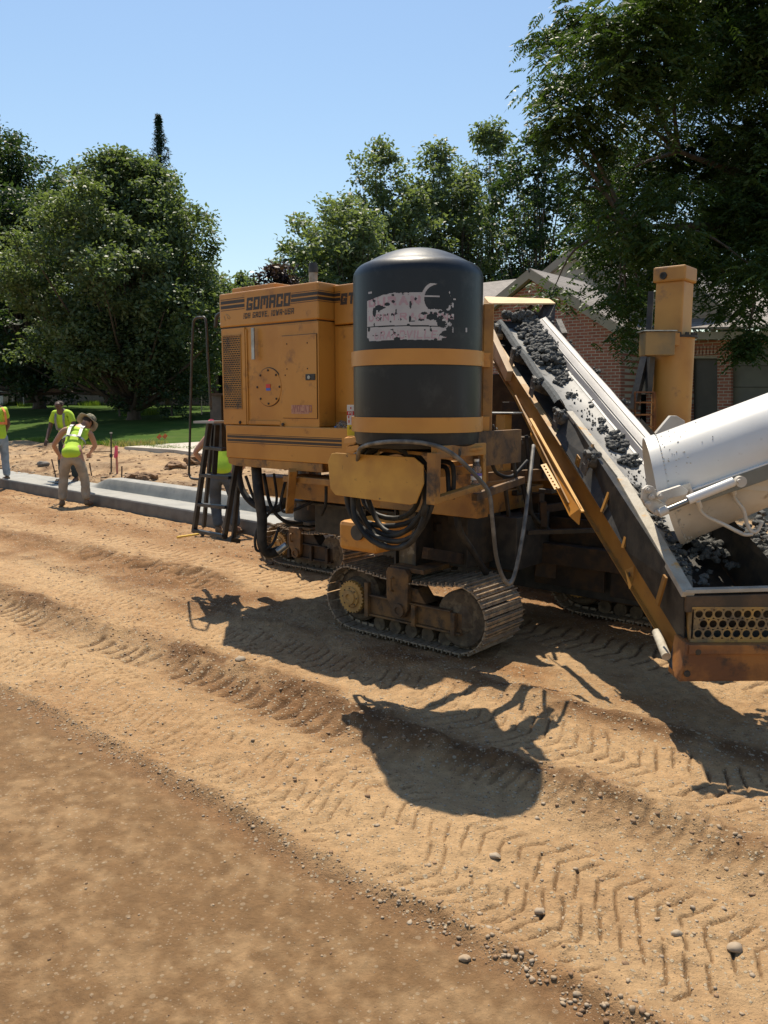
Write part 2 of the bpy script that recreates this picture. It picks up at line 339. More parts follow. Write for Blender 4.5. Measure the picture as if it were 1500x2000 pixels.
def build_ground():
    ys = [1.15]
    while ys[-1] < 16: ys.append(ys[-1]*1.0038+.0004)
    while ys[-1] < 42: ys.append(ys[-1]*1.014)
    while ys[-1] < 2200: ys.append(ys[-1]*1.10)
    ys = [-30, -12, -5, -1.5, 0, .7] + ys
    xs = list(np.arange(0, .66, .00205))
    while xs[-1] < 40: xs.append(xs[-1]+(xs[-1]-xs[-2])*1.25)
    xs = [-x for x in xs[:0:-1]] + xs
    X, Y = np.meshgrid(np.array(xs), np.array(ys)); X = X*np.maximum(Y+.45, 1.5); ny, nx = X.shape
    Zg, q = relief(X, Y)
    co = np.stack([X, Y, Zg], -1).reshape(-1, 3).astype(np.float32)
    i = np.arange(ny-1)[:, None]*nx + np.arange(nx-1)[None, :]
    fa = np.stack([i, i+1, i+1+nx, i+nx], -1).reshape(-1, 4).astype(np.int32)
    me = bpy.data.meshes.new('ground'); me.vertices.add(len(co)); me.vertices.foreach_set('co', co.ravel())
    me.loops.add(fa.size); me.loops.foreach_set('vertex_index', fa.ravel()); me.polygons.add(len(fa))
    me.polygons.foreach_set('loop_start', np.arange(0, fa.size, 4, dtype=np.int32)); me.polygons.foreach_set('use_smooth', np.ones(len(fa), bool)); me.update(); me.validate()
    u, v = q['u'], q['v']
    pale = np.array([.44,.285,.148]); hardc = np.array([.180,.104,.048]); dark = np.array([.150,.078,.035]); red = np.array([.285,.150,.064])
    n1 = fbm(u*.9, v*1.6, 5, 70); n2 = fbm(u*4, v*5, 4, 71); n3 = fbm(u*.35, v*2.2, 4, 72)
    def mix(a, b, f): return a*(1-f[..., None])+b*f[..., None]
    c = np.broadcast_to(pale, X.shape+(3,)).copy()
    c = mix(c, red, np.clip(.38+1.3*n1+.8*n2+.4*n3, 0, 1)*(1-.6*q['flat']))
    c = mix(c, dark, np.clip(q['r']*(.8+1.1*n2), 0, 1)*.9)
    patch = np.exp(-((q['vv']-4.55)/.42)**2)*sm(-4.6, -5.6, u)+np.exp(-((q['vv']-3.0)/.22)**2)*.5; c = mix(c, dark*1.15, np.clip(patch*(.35+1.6*n1+.8*n2), 0, 1)*.85)
    band = np.exp(-((q['vv']-6.1)/.5)**2)+np.exp(-((q['vv']-4.6)/.28)**2)*sm(-4.8, -6, u); c = mix(c, red, np.clip(band, 0, 1)*.7)
    n5 = fbm(u*9, v*11, 4, 75); n6 = fbm(u*1.8, v*6.5, 4, 76); hc = mix(np.broadcast_to(hardc, c.shape), pale*.78, np.clip(.20+.35*n1+.5*n2+1.1*n5+.8*n6+.8*fbm(u*24, v*28, 3, 78), 0, 1)*.6)
    c = mix(c, hc, q['hard'])
    edge = np.exp(-((q['vv']-2.02)/.07)**2); c = mix(c, dark*1.25, edge*.55)
    c = mix(c, dark*.65, q['tread']*.8)
    vg = np.array([.34,.24,.145]); c = mix(c, vg, q['verge']*np.clip(.6+n1, 0, 1)); c = mix(c, dark*.8, q['verge']*np.clip(n2*1.6-.1, 0, 1))
    c = mix(c, np.array([.10,.085,.05]), sm(14, 17, v))
    att = me.color_attributes.new('soil', 'FLOAT_COLOR', 'POINT'); att.data.foreach_set('color', np.concatenate([c, np.ones(X.shape+(1,))], -1).astype(np.float32).ravel())
    st = me.attributes.new('loose', 'FLOAT', 'POINT'); st.data.foreach_set('value', (1-.6*q['hard']-.3*q['flat']).clip(0, 1).astype(np.float32).ravel())
    m = bpy.data.materials.new('dirt'); m.use_nodes = True; t = m.node_tree; N = t.nodes; L = t.links; bs = N['Principled BSDF']; bs.inputs['Roughness'].default_value = .92; bs.inputs['Specular IOR Level'].default_value = .2
    a = N.new('ShaderNodeAttribute'); a.attribute_name = 'soil'; lo = N.new('ShaderNodeAttribute'); lo.attribute_name = 'loose'
    tc = N.new('ShaderNodeTexCoord')
    def noi(s, d, r=.6):
        n = N.new('ShaderNodeTexNoise'); n.inputs['Scale'].default_value = s; n.inputs['Detail'].default_value = d; n.inputs['Roughness'].default_value = r; L.new(tc.outputs['Object'], n.inputs['Vector']); return n
    def mr(o, a0, a1, b0, b1):
        r = N.new('ShaderNodeMapRange'); r.inputs[1].default_value = a0; r.inputs[2].default_value = a1; r.inputs[3].default_value = b0; r.inputs[4].default_value = b1; L.new(o, r.inputs[0]); return r.outputs[0]
    n = noi(14, 9, .68); k = mr(n.outputs[0], .25, .75, .70, 1.28)
    m1 = N.new('ShaderNodeMix'); m1.data_type = 'RGBA'; m1.blend_type = 'MULTIPLY'; m1.inputs[0].default_value = 1; L.new(a.outputs['Color'], m1.inputs[6]); L.new(k, m1.inputs[7])
    # small embedded stones: pale and dark flecks
    def stones(sc, dist, col, jitter_thr):
        vo = N.new('ShaderNodeTexVoronoi'); vo.inputs['Scale'].default_value = sc; L.new(tc.outputs['Object'], vo.inputs['Vector'])
        s = mr(vo.outputs['Distance'], dist, dist*.75, 0, 1)
        sep = N.new('ShaderNodeSeparateColor'); L.new(vo.outputs['Color'], sep.inputs[0]); th = mr(sep.outputs[0], jitter_thr, jitter_thr+.02, 0, 1)
        mu = N.new('ShaderNodeMath'); mu.operation = 'MULTIPLY'; L.new(s, mu.inputs[0]); L.new(th, mu.inputs[1])
        m_2 = N.new('ShaderNodeMath'); m_2.operation = 'MULTIPLY'; L.new(mu.outputs[0], m_2.inputs[0]); L.new(mr(lo.outputs['Fac'], .4, .75, .32, 1), m_2.inputs[1]); return m_2.outputs[0]
    cur = m1.outputs[2]; hs = []
    for sc, di, col, thr in ((48, .36, (.43,.35,.24), .80), (90, .33, (.46,.37,.26), .80), (75, .3, (.14,.10,.065), .76), (26, .30, (.40,.32,.22), .90)):
        s = stones(sc, di, col, thr); mx = N.new('ShaderNodeMix'); mx.data_type = 'RGBA'; L.new(s, mx.inputs[0]); L.new(cur, mx.inputs[6]); mx.inputs[7].default_value = (*col, 1); cur = mx.outputs[2]; hs.append(s)
    L.new(cur, bs.inputs['Base Color'])
    ad = None
    for s in hs[:2]+[hs[3]]:
        if ad is None: ad = s
        else:
            q2 = N.new('ShaderNodeMath'); q2.operation = 'ADD'; L.new(ad, q2.inputs[0]); L.new(s, q2.inputs[1]); ad = q2.outputs[0]
    nb = noi(60, 8, .7); nl = N.new('ShaderNodeMath'); nl.operation = 'MULTIPLY'; L.new(nb.outputs[0], nl.inputs[0]); L.new(mr(lo.outputs['Fac'], 0, 1, .5, 2.6), nl.inputs[1])
    q3 = N.new('ShaderNodeMath'); q3.operation = 'MULTIPLY_ADD'; L.new(ad, q3.inputs[0]); q3.inputs[1].default_value = .45; L.new(nl.outputs[0], q3.inputs[2])
    bp = N.new('ShaderNodeBump'); bp.inputs['Strength'].default_value = .85; bp.inputs['Distance'].default_value = .013; L.new(q3.outputs[0], bp.inputs['Height']); L.new(bp.outputs[0], bs.inputs['Normal'])
    me.materials.append(m); link('ground', me, kind='structure')
build_ground()

# ------------------------------------------------------------------ pebbles and clods
def scatter(name, mats, n, sampler, r0, r1, sub=1, sq=(.6, .9), sink=.25, kind='stuff', big=None):
    vs0, fs0 = ICO[sub]; base = np.array([tuple(p) for p in vs0]); nv = len(base); fs0 = np.array(fs0)
    P = sampler(n); n = len(P); 
    if n == 0: return
    z = relief(P[:, 0], P[:, 1])[0]
    r = r0*(r1/r0)**(RNG.random(n)**2.2)
    if big is not None: r *= big(P)
    ang = RNG.random(n)*6.28; sx = RNG.uniform(.8, 1.3, n); sz = RNG.uniform(*sq, n)
    defo = 1+RNG.uniform(-.40, .28, (n, nv))
    B = base[None]*defo[..., None]; B = B*np.stack([sx, np.ones(n), sz], -1)[:, None]
    c, s = np.cos(ang)[:, None], np.sin(ang)[:, None]
    X = B[..., 0]*c-B[..., 1]*s; Y = B[..., 0]*s+B[..., 1]*c; Z = B[..., 2]
    co = np.stack([X, Y, Z], -1)*r[:, None, None]; co[..., 0] += P[:, 0][:, None]; co[..., 1] += P[:, 1][:, None]; co[..., 2] += (z+r*sz*(1-2*sink))[:, None]
    F_ = (fs0[None]+(np.arange(n)*nv)[:, None, None]).reshape(-1, 3)
    me = bpy.data.meshes.new(name); me.vertices.add(n*nv); me.vertices.foreach_set('co', co.astype(np.float32).ravel())
    me.loops.add(F_.size); me.loops.foreach_set('vertex_index', F_.astype(np.int32).ravel()); me.polygons.add(len(F_)); me.polygons.foreach_set('loop_start', np.arange(0, F_.size, 3, dtype=np.int32))
    for m in mats: me.materials.append(m)
    me.polygons.foreach_set('material_index', np.repeat(RNG.integers(0, len(mats), n), len(fs0)).astype(np.int32)); me.update()
    return link(name, me, kind=kind)
def uvs(u0, u1, vf):
    def f(n):
        u = RNG.uniform(u0, u1, n); v = vf(n, u); return np.stack([u*U.x+v*V.x, u*U.y+v*V.y], -1)
    return f
PEB = [mat('pale_stone', (.36,.285,.20), (.27,.21,.145), .8, 30), mat('brown_stone', (.33,.25,.17), (.26,.2,.14), .8, 30), CLOD, mat('tan_stone', (.34,.25,.16), (.25,.18,.115), .85, 30)]
o = scatter('pebbles', PEB, 7000, uvs(-8, .6, lambda n, u: RNG.uniform(1.95, 4.6, n)), .0022, .013, sq=(.3, .6), sink=.38)
o['label'] = 'small loose pebbles scattered over the dirt lane'
scatter('edge_gravel', PEB[1:], 1500, uvs(-4.5, .2, lambda n, u: 2.06-.10*fbm(u*.7, u*0+3.3, 2, 5)+RNG.normal(0, .035, n)), .0018, .0072, sq=(.4, .75), big=lambda P: 1+1.2*np.clip((P[:, 0]+.1), 0, 1))
scatter('lane_grit', [PEB[3], CLOD], 700, uvs(-4, .3, lambda n, u: RNG.uniform(1.0, 2.0, n)), .002, .006, sink=.4)
scatter('dirt_clods', [CLOD, CLOD, PEB[3]], 2600, uvs(-9, .4, lambda n, u: np.where(RNG.random(n) < .55, RNG.normal(3.2, .13, n), RNG.normal(4.14, .12, n))), .003, .014, sink=.42, sq=(.4, .7))
scatter('verge_rubble', [CLOD, CLOD, CLOD, PEB[3]], 2400, uvs(-24, -3, lambda n, u: np.where(RNG.random(n) < .5, RNG.normal(8.4, .25, n), RNG.uniform(8.0, 12.4, n))), .010, .065, sink=.45, sq=(.4, .7))
scatter('road_clods', [CLOD, CLOD, PEB[3]], 2600, uvs(-18, -3.5, lambda n, u: np.where(RNG.random(n) < .6, curbv(u)-.1-np.abs(RNG.normal(0, .5, n)), RNG.uniform(4.4, 6.6, n))), .005, .022, sink=.4, sq=(.4, .7))
for i, (px, py, r, m, lab) in enumerate([
    (85, 912, .105, STONED, 'brown boulder lying on the dirt verge left of the men'),
    (1436, 1853, .022, PEB[1], 'small brownish stone on the dirt near the right edge of the photo'),
    (1053, 1783, .016, PEB[1], 'small brownish stone alone in the middle of the near dirt'),
    (470, 1300, .03, PEB[0], 'flat pale stone on the dirt left of the tank shadow'),
    (1322, 1826, .015, PEB[0], 'small pale stone just left of the brownish one near the right edge'),
    (908, 1870, .015, PEB[3], 'tan stone at the gravel line along the smooth dirt lane'),
    (967, 1678, .018, PEB[0], 'pale stone below the tank shadow')]):
    p = dropz(T(px, py) if i == 0 else G(px, py)); b = MB(); b.lump((0, 0, r*.42), r, (1.25, .9, .68), .22, 1.3, 3 if i == 0 else 2, i+3)
    o = b.build('stone', m, smooth=50, label=lab, cat='stone', group='loose stones on the dirt'); o.location = p

# ------------------------------------------------------------------ curb
def build_curb():
    uu = np.arange(-4.5, -32, -.09); vs = []; tops = []
    for k, u in enumerate(uu):
        hd = float(sm(-13.95, -13.1, u)); w = .006*mnoise.noise(Vector((u*3, 0, 2))); e = .005*mnoise.noise(Vector((u*14, 5, 2)))
        prof = [(0, -.06), (-.012+e, .02), (0+e, .165), (.006, .186), (.022, .194), (.3, .188+w), (.555, .176), (.56, .178+.002*hd), (.585, .18+.07*hd), (.61, .185+.14*hd), (.63, .187+.172*hd), (.655, .188+.182*hd), (.88+e, .188+.18*hd), (.90+e, .185+.165*hd+.004), (.915, .15), (.93, -.06)]
        for s, z in prof: vs.append(uvz(u, curbv(u)+s, z+.0025*mnoise.noise(Vector((u*9, s*22, 1)))))
    n = len(prof); m = len(uu); b = MB()
    fs = [(i*n+k, i*n+k+1, (i+1)*n+k+1, (i+1)*n+k) for i in range(m-1) for k in range(n-1)]
    b.add(vs, fs+[tuple(range(n))]); b.mi = [1 if (k % (n-1)) < 2 else 0 for k in range(len(fs))]+[1]
    b.build('kerb', [CONC_FRESH, CONC_SIDE], smooth=24, kind='structure')
build_curb()

# ------------------------------------------------------------------ lawn and driveway
def sheet(name, u0, u1, v0, v1, du, dv, off, m, edge=0.):
    us = np.arange(u0, u1, du); vs = [v0]
    while vs[-1] < v1: vs.append(vs[-1]+dv*(1+.12*(vs[-1]-v0)))
    b = MB(); n = len(us)
    for j, v in enumerate(vs):
        for u in us:
            v_ = v+(edge*fbm(np.array([u*1.3]), np.array([0.]), 3, 77)[0]*1.4 if j < 2 else 0)
            z = float(base_z(v_))+off+(-.06 if j == 0 else 0); b.v.append(tuple(uvz(float(u), float(v_), z)))
    for j in range(len(vs)-1):
        for i in range(n-1): b.f.append((j*n+i, j*n+i+1, (j+1)*n+i+1, (j+1)*n+i)); b.mi.append(0)
    return b.build(name, m, smooth=True, kind='structure')
LAWN = mat('lawn_turf', (0.034,0.0714,0.00952), (0.0544,0.0918,0.015), 1.0, spec=.1, scale=1.3, bump=1., bscale=22, c3=(0.0884,0.109,0.034), s3=.8, lo3=.56, hi3=.75, detail=9)
sheet('lawn', -75, 40, 12.6, 80, .5, .16, .05, LAWN, .22)
def blades(name, pts, h, n, m=None, spread=.05, lab=None):
    P = np.repeat(np.array(pts), n, 0); k = len(P); P = P+RNG.normal(0, spread, (k, 2))@np.eye(2); z = base_z(P[:, 0]*V.x+P[:, 1]*V.y)+.03
    a = RNG.random(k)*6.28; hh = h*RNG.uniform(.5, 1.2, k); w = .012+hh*.04; lx, ly = RNG.normal(0, .35, k)*hh, RNG.normal(0, .35, k)*hh
    A = np.stack([P[:, 0]-np.cos(a)*w, P[:, 1]-np.sin(a)*w, z], -1); B = np.stack([P[:, 0]+np.cos(a)*w, P[:, 1]+np.sin(a)*w, z], -1); Cc = np.stack([P[:, 0]+lx, P[:, 1]+ly, z+hh], -1)
    co = np.stack([A, B, Cc], 1).reshape(-1, 3); return leafmesh(name, co, 3, m or GRASSM, RNG.random(k), kind='stuff')
def leafmesh(name, co, k, m, tint, parent=None, kind=None):
    n = len(co)//k; me = bpy.data.meshes.new(name); me.vertices.add(len(co)); me.vertices.foreach_set('co', co.astype(np.float32).ravel())
    me.loops.add(n*k); me.loops.foreach_set('vertex_index', np.arange(n*k, dtype=np.int32)); me.polygons.add(n); me.polygons.foreach_set('loop_start', np.arange(0, n*k, k, dtype=np.int32)); me.update()
    a = me.attributes.new('tint', 'FLOAT', 'FACE'); a.data.foreach_set('value', tint.astype(np.float32)); me.materials.append(m)
    return link(name, me, parent, kind=kind)
_u = RNG.uniform(-26, -8, 2600); _v = 12.6+np.abs(RNG.normal(0, .25, 2600))+.2*fbm(_u*1.3, _u*0, 3, 77)
blades('lawn_edge_grass', np.stack([_u*U.x+_v*V.x, _u*U.y+_v*V.y], -1), .07, 6)
_w = [T(*q) for q in ((105, 787), (112, 785), (160, 789), (172, 792), (182, 794), (20, 792), (60, 795), (290, 812), (282, 813))]
blades('weed_tufts', [(p.x+RNG.normal(0, .35), p.y+RNG.normal(0, .2)) for p in _w for _ in range(14)], .35, 16, spread=.14)
_w = [T(250+RNG.uniform(-45, 60), 874+RNG.uniform(-3, 1)) for _ in range(24)]
blades('dry_grass_clippings', [(p.x, p.y) for p in _w], .16, 22, leafmat('dry_grass', (.30,.28,.12), (.42,.38,.2), .8, .2), spread=.16)

DRV = [(243, 878), (330, 872), (440, 865), (620, 856), (760, 852), (760, 880), (620, 884), (500, 898), (400, 893), (340, 884)]
dp = [T(*q) for q in DRV]; b = MB(); b.prism([Vector((p.x, p.y, p.z-.04)) for p in dp], (0, 0, .115)); b.build('driveway', CONC_OLD, kind='structure')

# ------------------------------------------------------------------ trees
def leaves(centers, n, spread, size, aspect=.55, flat=.4, tintc=None, droop=0):
    c = np.repeat(centers, n, 0); k = len(c); c = c+RNG.uniform(-1.55, 1.55, (k, 3))*spread*np.array([1, 1, .7])*RNG.random((k, 1))**.4
    d = RNG.normal(0, 1, (k, 3)); d[:, 2] = d[:, 2]*.6-droop; d /= np.linalg.norm(d, axis=1)[:, None]
    nr = RNG.normal(0, 1, (k, 3)); nr[:, 2] = np.abs(nr[:, 2])+flat*2; s = np.cross(d, nr); s /= np.linalg.norm(s, axis=1)[:, None]
    L = size*RNG.uniform(.65, 1.3, k)[:, None]; w = L*aspect*.5
    up = np.cross(s, d)*L*.12
    co = np.stack([c, c+d*L*.45+s*w+up, c+d*L, c+d*L*.45-s*w+up], 1).reshape(-1, 3)
    t = np.repeat(RNG.random(len(centers)), n)*.6+RNG.random(k)*.4
    return co, t
def walnut_leaves(centers, n, spread):
    A = []; Tn = []
    base = np.repeat(centers, n, 0)+RNG.normal(0, 1, (len(centers)*n, 3))*spread*np.array([1, 1, .6]); k = len(base)
    a = RNG.random(k)*6.28; out = np.stack([np.cos(a), np.sin(a), RNG.uniform(-.7, .25, k)], -1); out /= np.linalg.norm(out, axis=1)[:, None]
    side = np.cross(out, [0, 0, 1.]); side /= np.linalg.norm(side, axis=1)[:, None]; L = RNG.uniform(.24, .38, k)
    tc = np.repeat(RNG.random(len(centers)), n)*.6+RNG.random(k)*.3
    for j in range(13):
        t = .12+.88*(j//2)/6; sg = 0 if j == 12 else (1 if j % 2 else -1)
        p = base+out*(L*t)[:, None]; p[:, 2] -= .35*L*t*t
        d = side*sg+out*(.45 if sg else 1)+np.array([0, 0, -.45]) ; d /= np.linalg.norm(d, axis=1)[:, None]
        l = (.125*(1-.35*abs(t-.55))*RNG.uniform(.8, 1.15, k))[:, None]; nrm = np.cross(d, RNG.normal(0, 1, (k, 3))*.45+np.array([0, 0, .9])); nrm /= np.linalg.norm(nrm, axis=1)[:, None]; w = l*.18
        A.append(np.stack([p, p+d*l*.4+nrm*w, p+d*l, p+d*l*.4-nrm*w], 1)); Tn.append(tc+RNG.random(k)*.1)
    return np.concatenate(A).reshape(-1, 3), np.concatenate(Tn)
def blobpts(blobs, per, rin=.55):
    out = []
    for (c, r, h) in blobs:
        k = max(3, int(per*r*r)); d = RNG.normal(0, 1, (k, 3)); d /= np.linalg.norm(d, axis=1)[:, None]; rr = RNG.uniform(rin, 1.08, k)[:, None]
        out.append(np.array(tuple(c))+d*rr*np.array([r, r, h]))
    return np.concatenate(out)
def limbs(base, tips, r, trunk_h, lean=(0, 0), tree_=False):
    if tree_:
        b = MB(); base = Vector(base); fork = base+Vector((-.3, -.1, trunk_h)); b.tube(curve_pts([base-ZZ*.2, base+Vector((0, 0, trunk_h*.5)), fork], 5), [r*(1.25-.03*i) for i in range(11)], 12)
        hubs = []
        for hx, hy, hz_ in ((7.2, 15.0, 7.4), (5.4, 15.4, 6.3), (7.8, 14.6, 10.4), (5.2, 15.5, 9.6), (6.6, 16.2, 4.9), (8.6, 15.3, 5.6), (4.4, 15.0, 4.9)):
            h = Vector((hx, hy, hz_)); hubs.append(h); mid = fork.lerp(h, .5)+Vector((0, 0, .5)); b.tube(curve_pts([fork, mid, h], 6), [r*(.5-.4*i/12) for i in range(13)], 8)
        for t in tips:
            t = Vector(t); h = min(hubs, key=lambda q: (q-t).length); mid = h.lerp(t, .55)+Vector((random.uniform(-.2, .2), random.uniform(-.2, .2), .25)); b.tube(curve_pts([h, mid, t], 4), [.045*(1-.85*k/8) for k in range(9)], 5)
        return b
    b = MB(); base = Vector(base); top = base+Vector((lean[0], lean[1], trunk_h)); H = max(t[2] for t in tips)-base.z
    crown_top = Vector((base.x+lean[0]*1.4, base.y+lean[1]*1.4, base.z+H*.88))
    sp = curve_pts([base+Vector((0, 0, -.1)), base+Vector((lean[0]*.3, lean[1]*.3, trunk_h*.5)), top, (top+crown_top)/2+Vector((.2, .1, 0)), crown_top], 5)
    n = len(sp); rs = [r*(1-.9*(i/(n-1))**.8)*(1.35 if i == 0 else 1) for i in range(n)]; b.tube(sp, rs, 9)
    for t in tips:
        t = Vector(t); f = min(.95, max(.12, (t.z-base.z)/H*.62)); i = int(f*(n-1)); s = sp[i]
        mid = s.lerp(t, .5)+Vector((0, 0, -.08*(t-s).length)); b.tube(curve_pts([s, mid, t], 4), [rs[i]*.5*(1-.85*k/8) for k in range(9)], 5)
    return b
def tree(name, label, base, blobs, per, nl, spread, size, lm, r=.22, th=2.5, group=None, kind='leaf', aspect=.55, lean=(0, 0), cat='tree', droop=0, rin=.55):
    t = thing(name, label, cat, base, group)
    tips = [tuple(c) for c, rr, hh in blobs]
    limbs(base, tips, r, th, lean, kind == 'walnut').build('trunk', BARK, t, smooth=True)
    cs = blobpts(blobs, per, rin)
    co, ti = walnut_leaves(cs, nl, spread) if kind == 'walnut' else leaves(cs, nl, spread, size, aspect, droop=droop)
    leafmesh('crown', co, 4, lm, ti, t); return t
def profile_blobs(base, prof, k, seed, rb=(.8, 1.4), ex=(0, 0)):
    rg = np.random.default_rng(seed); out = []; zs = [p[0] for p in prof]; rs = [p[1] for p in prof]
    for i in range(k):
        z = zs[0]+(zs[-1]-zs[0])*(i+rg.random())/k; R = np.interp(z, zs, rs); a = i*2.4+rg.random()*.7; b = rg.uniform(*rb); R = R*(.80+.42*(mnoise.noise(Vector((math.cos(a)*1.2, math.sin(a)*1.2, z*.45+seed)))+.5)); q = max(0, R-b*.75)*rg.uniform(.70, 1.22)
        out.append((Vector((base[0]+math.cos(a)*q, base[1]+math.sin(a)*q, base[2]+z)), b, b*rg.uniform(.75, 1.0)))
        if i % 2 == 0: out.append((Vector((base[0]+math.cos(a+2)*q*.35, base[1]+math.sin(a+2)*q*.35, base[2]+z)), b, b))
    return out
# main maple on the lawn
b0 = T(262, 822)
sc = b0.y/F
def hz(py): return CAMH+(785-py)*sc-b0.z
tree('maple_tree', 'broad dense green maple in the middle of the lawn left of the yellow machine', b0,
     profile_blobs(b0, [(hz(735), 140*sc), (hz(690), 190*sc), (hz(600), 222*sc), (hz(530), 212*sc), (hz(455), 150*sc), (hz(400), 95*sc), (hz(355), 40*sc)], 84, 3, (.55, 1.25)),
     22, 60, .30, .18, LF_MAIN, .30, 2.3)
# big dark tree at the far left
b1 = T(78, 800)
tree('maple_tree', 'tall dark tree at the left edge behind the broad maple', b1,
     profile_blobs(Vector((b1.x-1.8, b1.y, b1.z)), [(3.4, 4.4), (6, 6.0), (9, 5.8), (12.2, 4.9), (14.8, 2.4)], 46, 4, (1.0, 1.9)), 9, 48, .38, .23, LF_DARK, .42, 2.8)
# conifer tip
def conifer(name, label, px, ptop, Y, r, z0):
    top = W(px, ptop, Y); t = thing(name, label, 'tree', (top.x, top.y, z0)); h = top.z-z0
    b = MB(); b.tube([(top.x, top.y, z0), (top.x, top.y, top.z-.2)], [.2, .02], 7); b.build('trunk', BARK, t)
    k = 1300; zz = RNG.random(k)**.7; a = RNG.random(k)*6.28; R = r*(1-zz)*RNG.uniform(.05, 1.15, k)*(.72+.28*np.sin(zz*110))
    cs = np.stack([top.x+np.cos(a)*R, top.y+np.sin(a)*R, z0+1+zz*(h-1)-R*.15], -1)
    co, ti = leaves(cs, 12, .07, .18, .22, droop=.1); leafmesh('crown', co, 4, LF_CON, ti, t)
conifer('spruce_tree', 'pointed dark spruce top rising behind the broad maple', 309, 226, 46, 4.6, 1.6)
# grove in the middle distance
GR = 'trees behind the brick house'
def grove(px, pw, ptop, pbot, Y, label, seed, lm=LF_GRV, per=7, size=.26, sep=1.):
    s = Y/F; base = W(px, 785, Y); zb = 1.8; base = Vector((base.x, Y, zb)); H = CAMH+(785-ptop)*s-zb; hb = CAMH+(785-pbot)*s-zb; R = pw*s/2
    R *= 1.18; bl = profile_blobs(base, [(max(.8, hb-1.5), R*.9), (hb+(H-hb)*.35, R), (hb+(H-hb)*.72, R*.66), (H-.9, R*.14)], 34, seed, (R*.14, R*.33))
    tree('tree', label, base, bl, per*1.9*sep, 36, .34, size*.92, lm, .24, H*.22, GR, rin=.3)
grove(660, 170, 385, 560, 38, 'green tree nearest the sky gap, low and leaning left of the grove', 11)
grove(745, 150, 285, 540, 42, 'slim airy tree with a high top, leftmost of the tall ones behind the tank', 12, per=6)
grove(848, 150, 288, 560, 44, 'green tree directly behind the black tank', 13)
grove(700, 150, 400, 580, 36, 'low green tree filling under the slim airy tree', 27, per=6)
grove(798, 140, 365, 560, 41, 'green tree filling between the airy tree and the one behind the tank', 28, per=6)
grove(900, 150, 340, 560, 43, 'green tree between the tank and the tallest pointed tree', 29, per=6)
grove(950, 170, 250, 560, 46, 'tallest pointed green tree behind the conveyor top', 14)
grove(1040, 170, 262, 570, 40, 'dark green tree between the grove and the walnut', 15, LF_DARK)
grove(600, 110, 470, 600, 60, 'small distant tree left of the exhaust pipe', 16, size=.34)
grove(1180, 260, 300, 620, 42, 'dark tree hidden behind the walnut branches', 17, LF_DARK, per=3.5)
grove(1420, 300, 330, 640, 44, 'dark tree behind the big roof at the right', 18, LF_DARK, per=3.5)
grove(545, 105, 508, 640, 50, 'purple leaved tree above the yellow hood', 19, LF_PUR, size=.30)
grove(480, 80, 535, 640, 75, 'distant pale tree in the gap right of the broad maple', 20, size=.4)
grove(420, 160, 560, 760, 58, 'dark tree low behind the handrail', 21, LF_DARK, size=.34)
grove(340, 200, 600, 790, 62, 'dark shrubby tree behind the broad maple', 22, LF_DARK, size=.36)
grove(-40, 240, 420, 760, 60, 'dark tree behind the left edge tree', 23, LF_DARK, size=.36)
grove(640, 300, 600, 760, 65, 'green hedge tree hidden behind the machine', 24, LF_DARK, size=.4)
grove(215, 330, 420, 700, 41, 'dark tree added behind the broad maple to shade the lawn', 25, LF_DARK, per=3.5, size=.3)  # unseen tree added to throw shade on the lawn
grove(60, 330, 380, 700, 44, 'dark tree added behind the left edge tree to shade the house', 26, LF_DARK, per=3.5, size=.3)  # extra tree added to deepen the shade at the left
# walnut overhanging at the right
def walnut():
    Y = 15.0; s = Y/F; base = Vector((10.2, 16.4, .9)); bl = []
    P = [(1085,95,62),(1130,50,60),(1075,160,55),(1120,200,80),(1200,60,95),(1080,255,48),(1150,290,80),(1250,170,110),(1290,60,110),(1360,170,130),(1400,40,120),(1480,120,130),
         (1145,370,45),(1195,390,85),(1280,320,120),(1400,300,130),(1500,260,130),(1165,460,42),(1200,490,80),(1290,440,110),(1400,430,130),(1510,420,120),(1195,540,36),(1210,570,45),(1200,590,16),(1275,530,70),
         (1255,600,30),(1350,520,80),(1420,550,50),(1470,520,70),(1540,540,80),(1330,590,18),(1560,300,150),(1600,120,150),(1560,-20,150),(1440,-60,140),(1300,-50,120),(1470,590,25), (1640,400,170),(1078,572,13),(1230,660,14),(1440,590,25)]
    rg = np.random.default_rng(5)
    for px, py, r in P:
        yy = Y+rg.uniform(-1.6, 2.4)*min(1, r/70); c = W(px, py, yy); R = r*s*.9; R *= .86; bl.append((c, R, R*.85))
    tree('walnut_tree', 'huge walnut with drooping feathery branches over the brick house at the right', base, bl, 42, 15, .22, .1, LF_WAL, .34, 3.0, kind='walnut', rin=.25)
walnut()
# hanging spray of bright leaves at the far right, and the low spray left
for px, py, rr, lab in ((1462, 655, 26, 'hanging spray of leaves against the garage door'), ):
    c = W(px, py, 14.2); root = W(1475, 560, 14.5)
    b = MB(); b.tube(curve_pts([root, W(1468, 620, 14.3), c], 6), [.02]*13, 5); t = thing('walnut_branch', 'bright green hanging walnut spray in front of the dark garage door', 'branch', root)
    b.build('twig', BARK, t); co, ti = walnut_leaves(blobpts([(c, .27, .3), (W(1448, 690, 14.2), .16, .2)], 260, .1), 4, .09); leafmesh('foliage', co, 4, LF_WAL, ti, t)

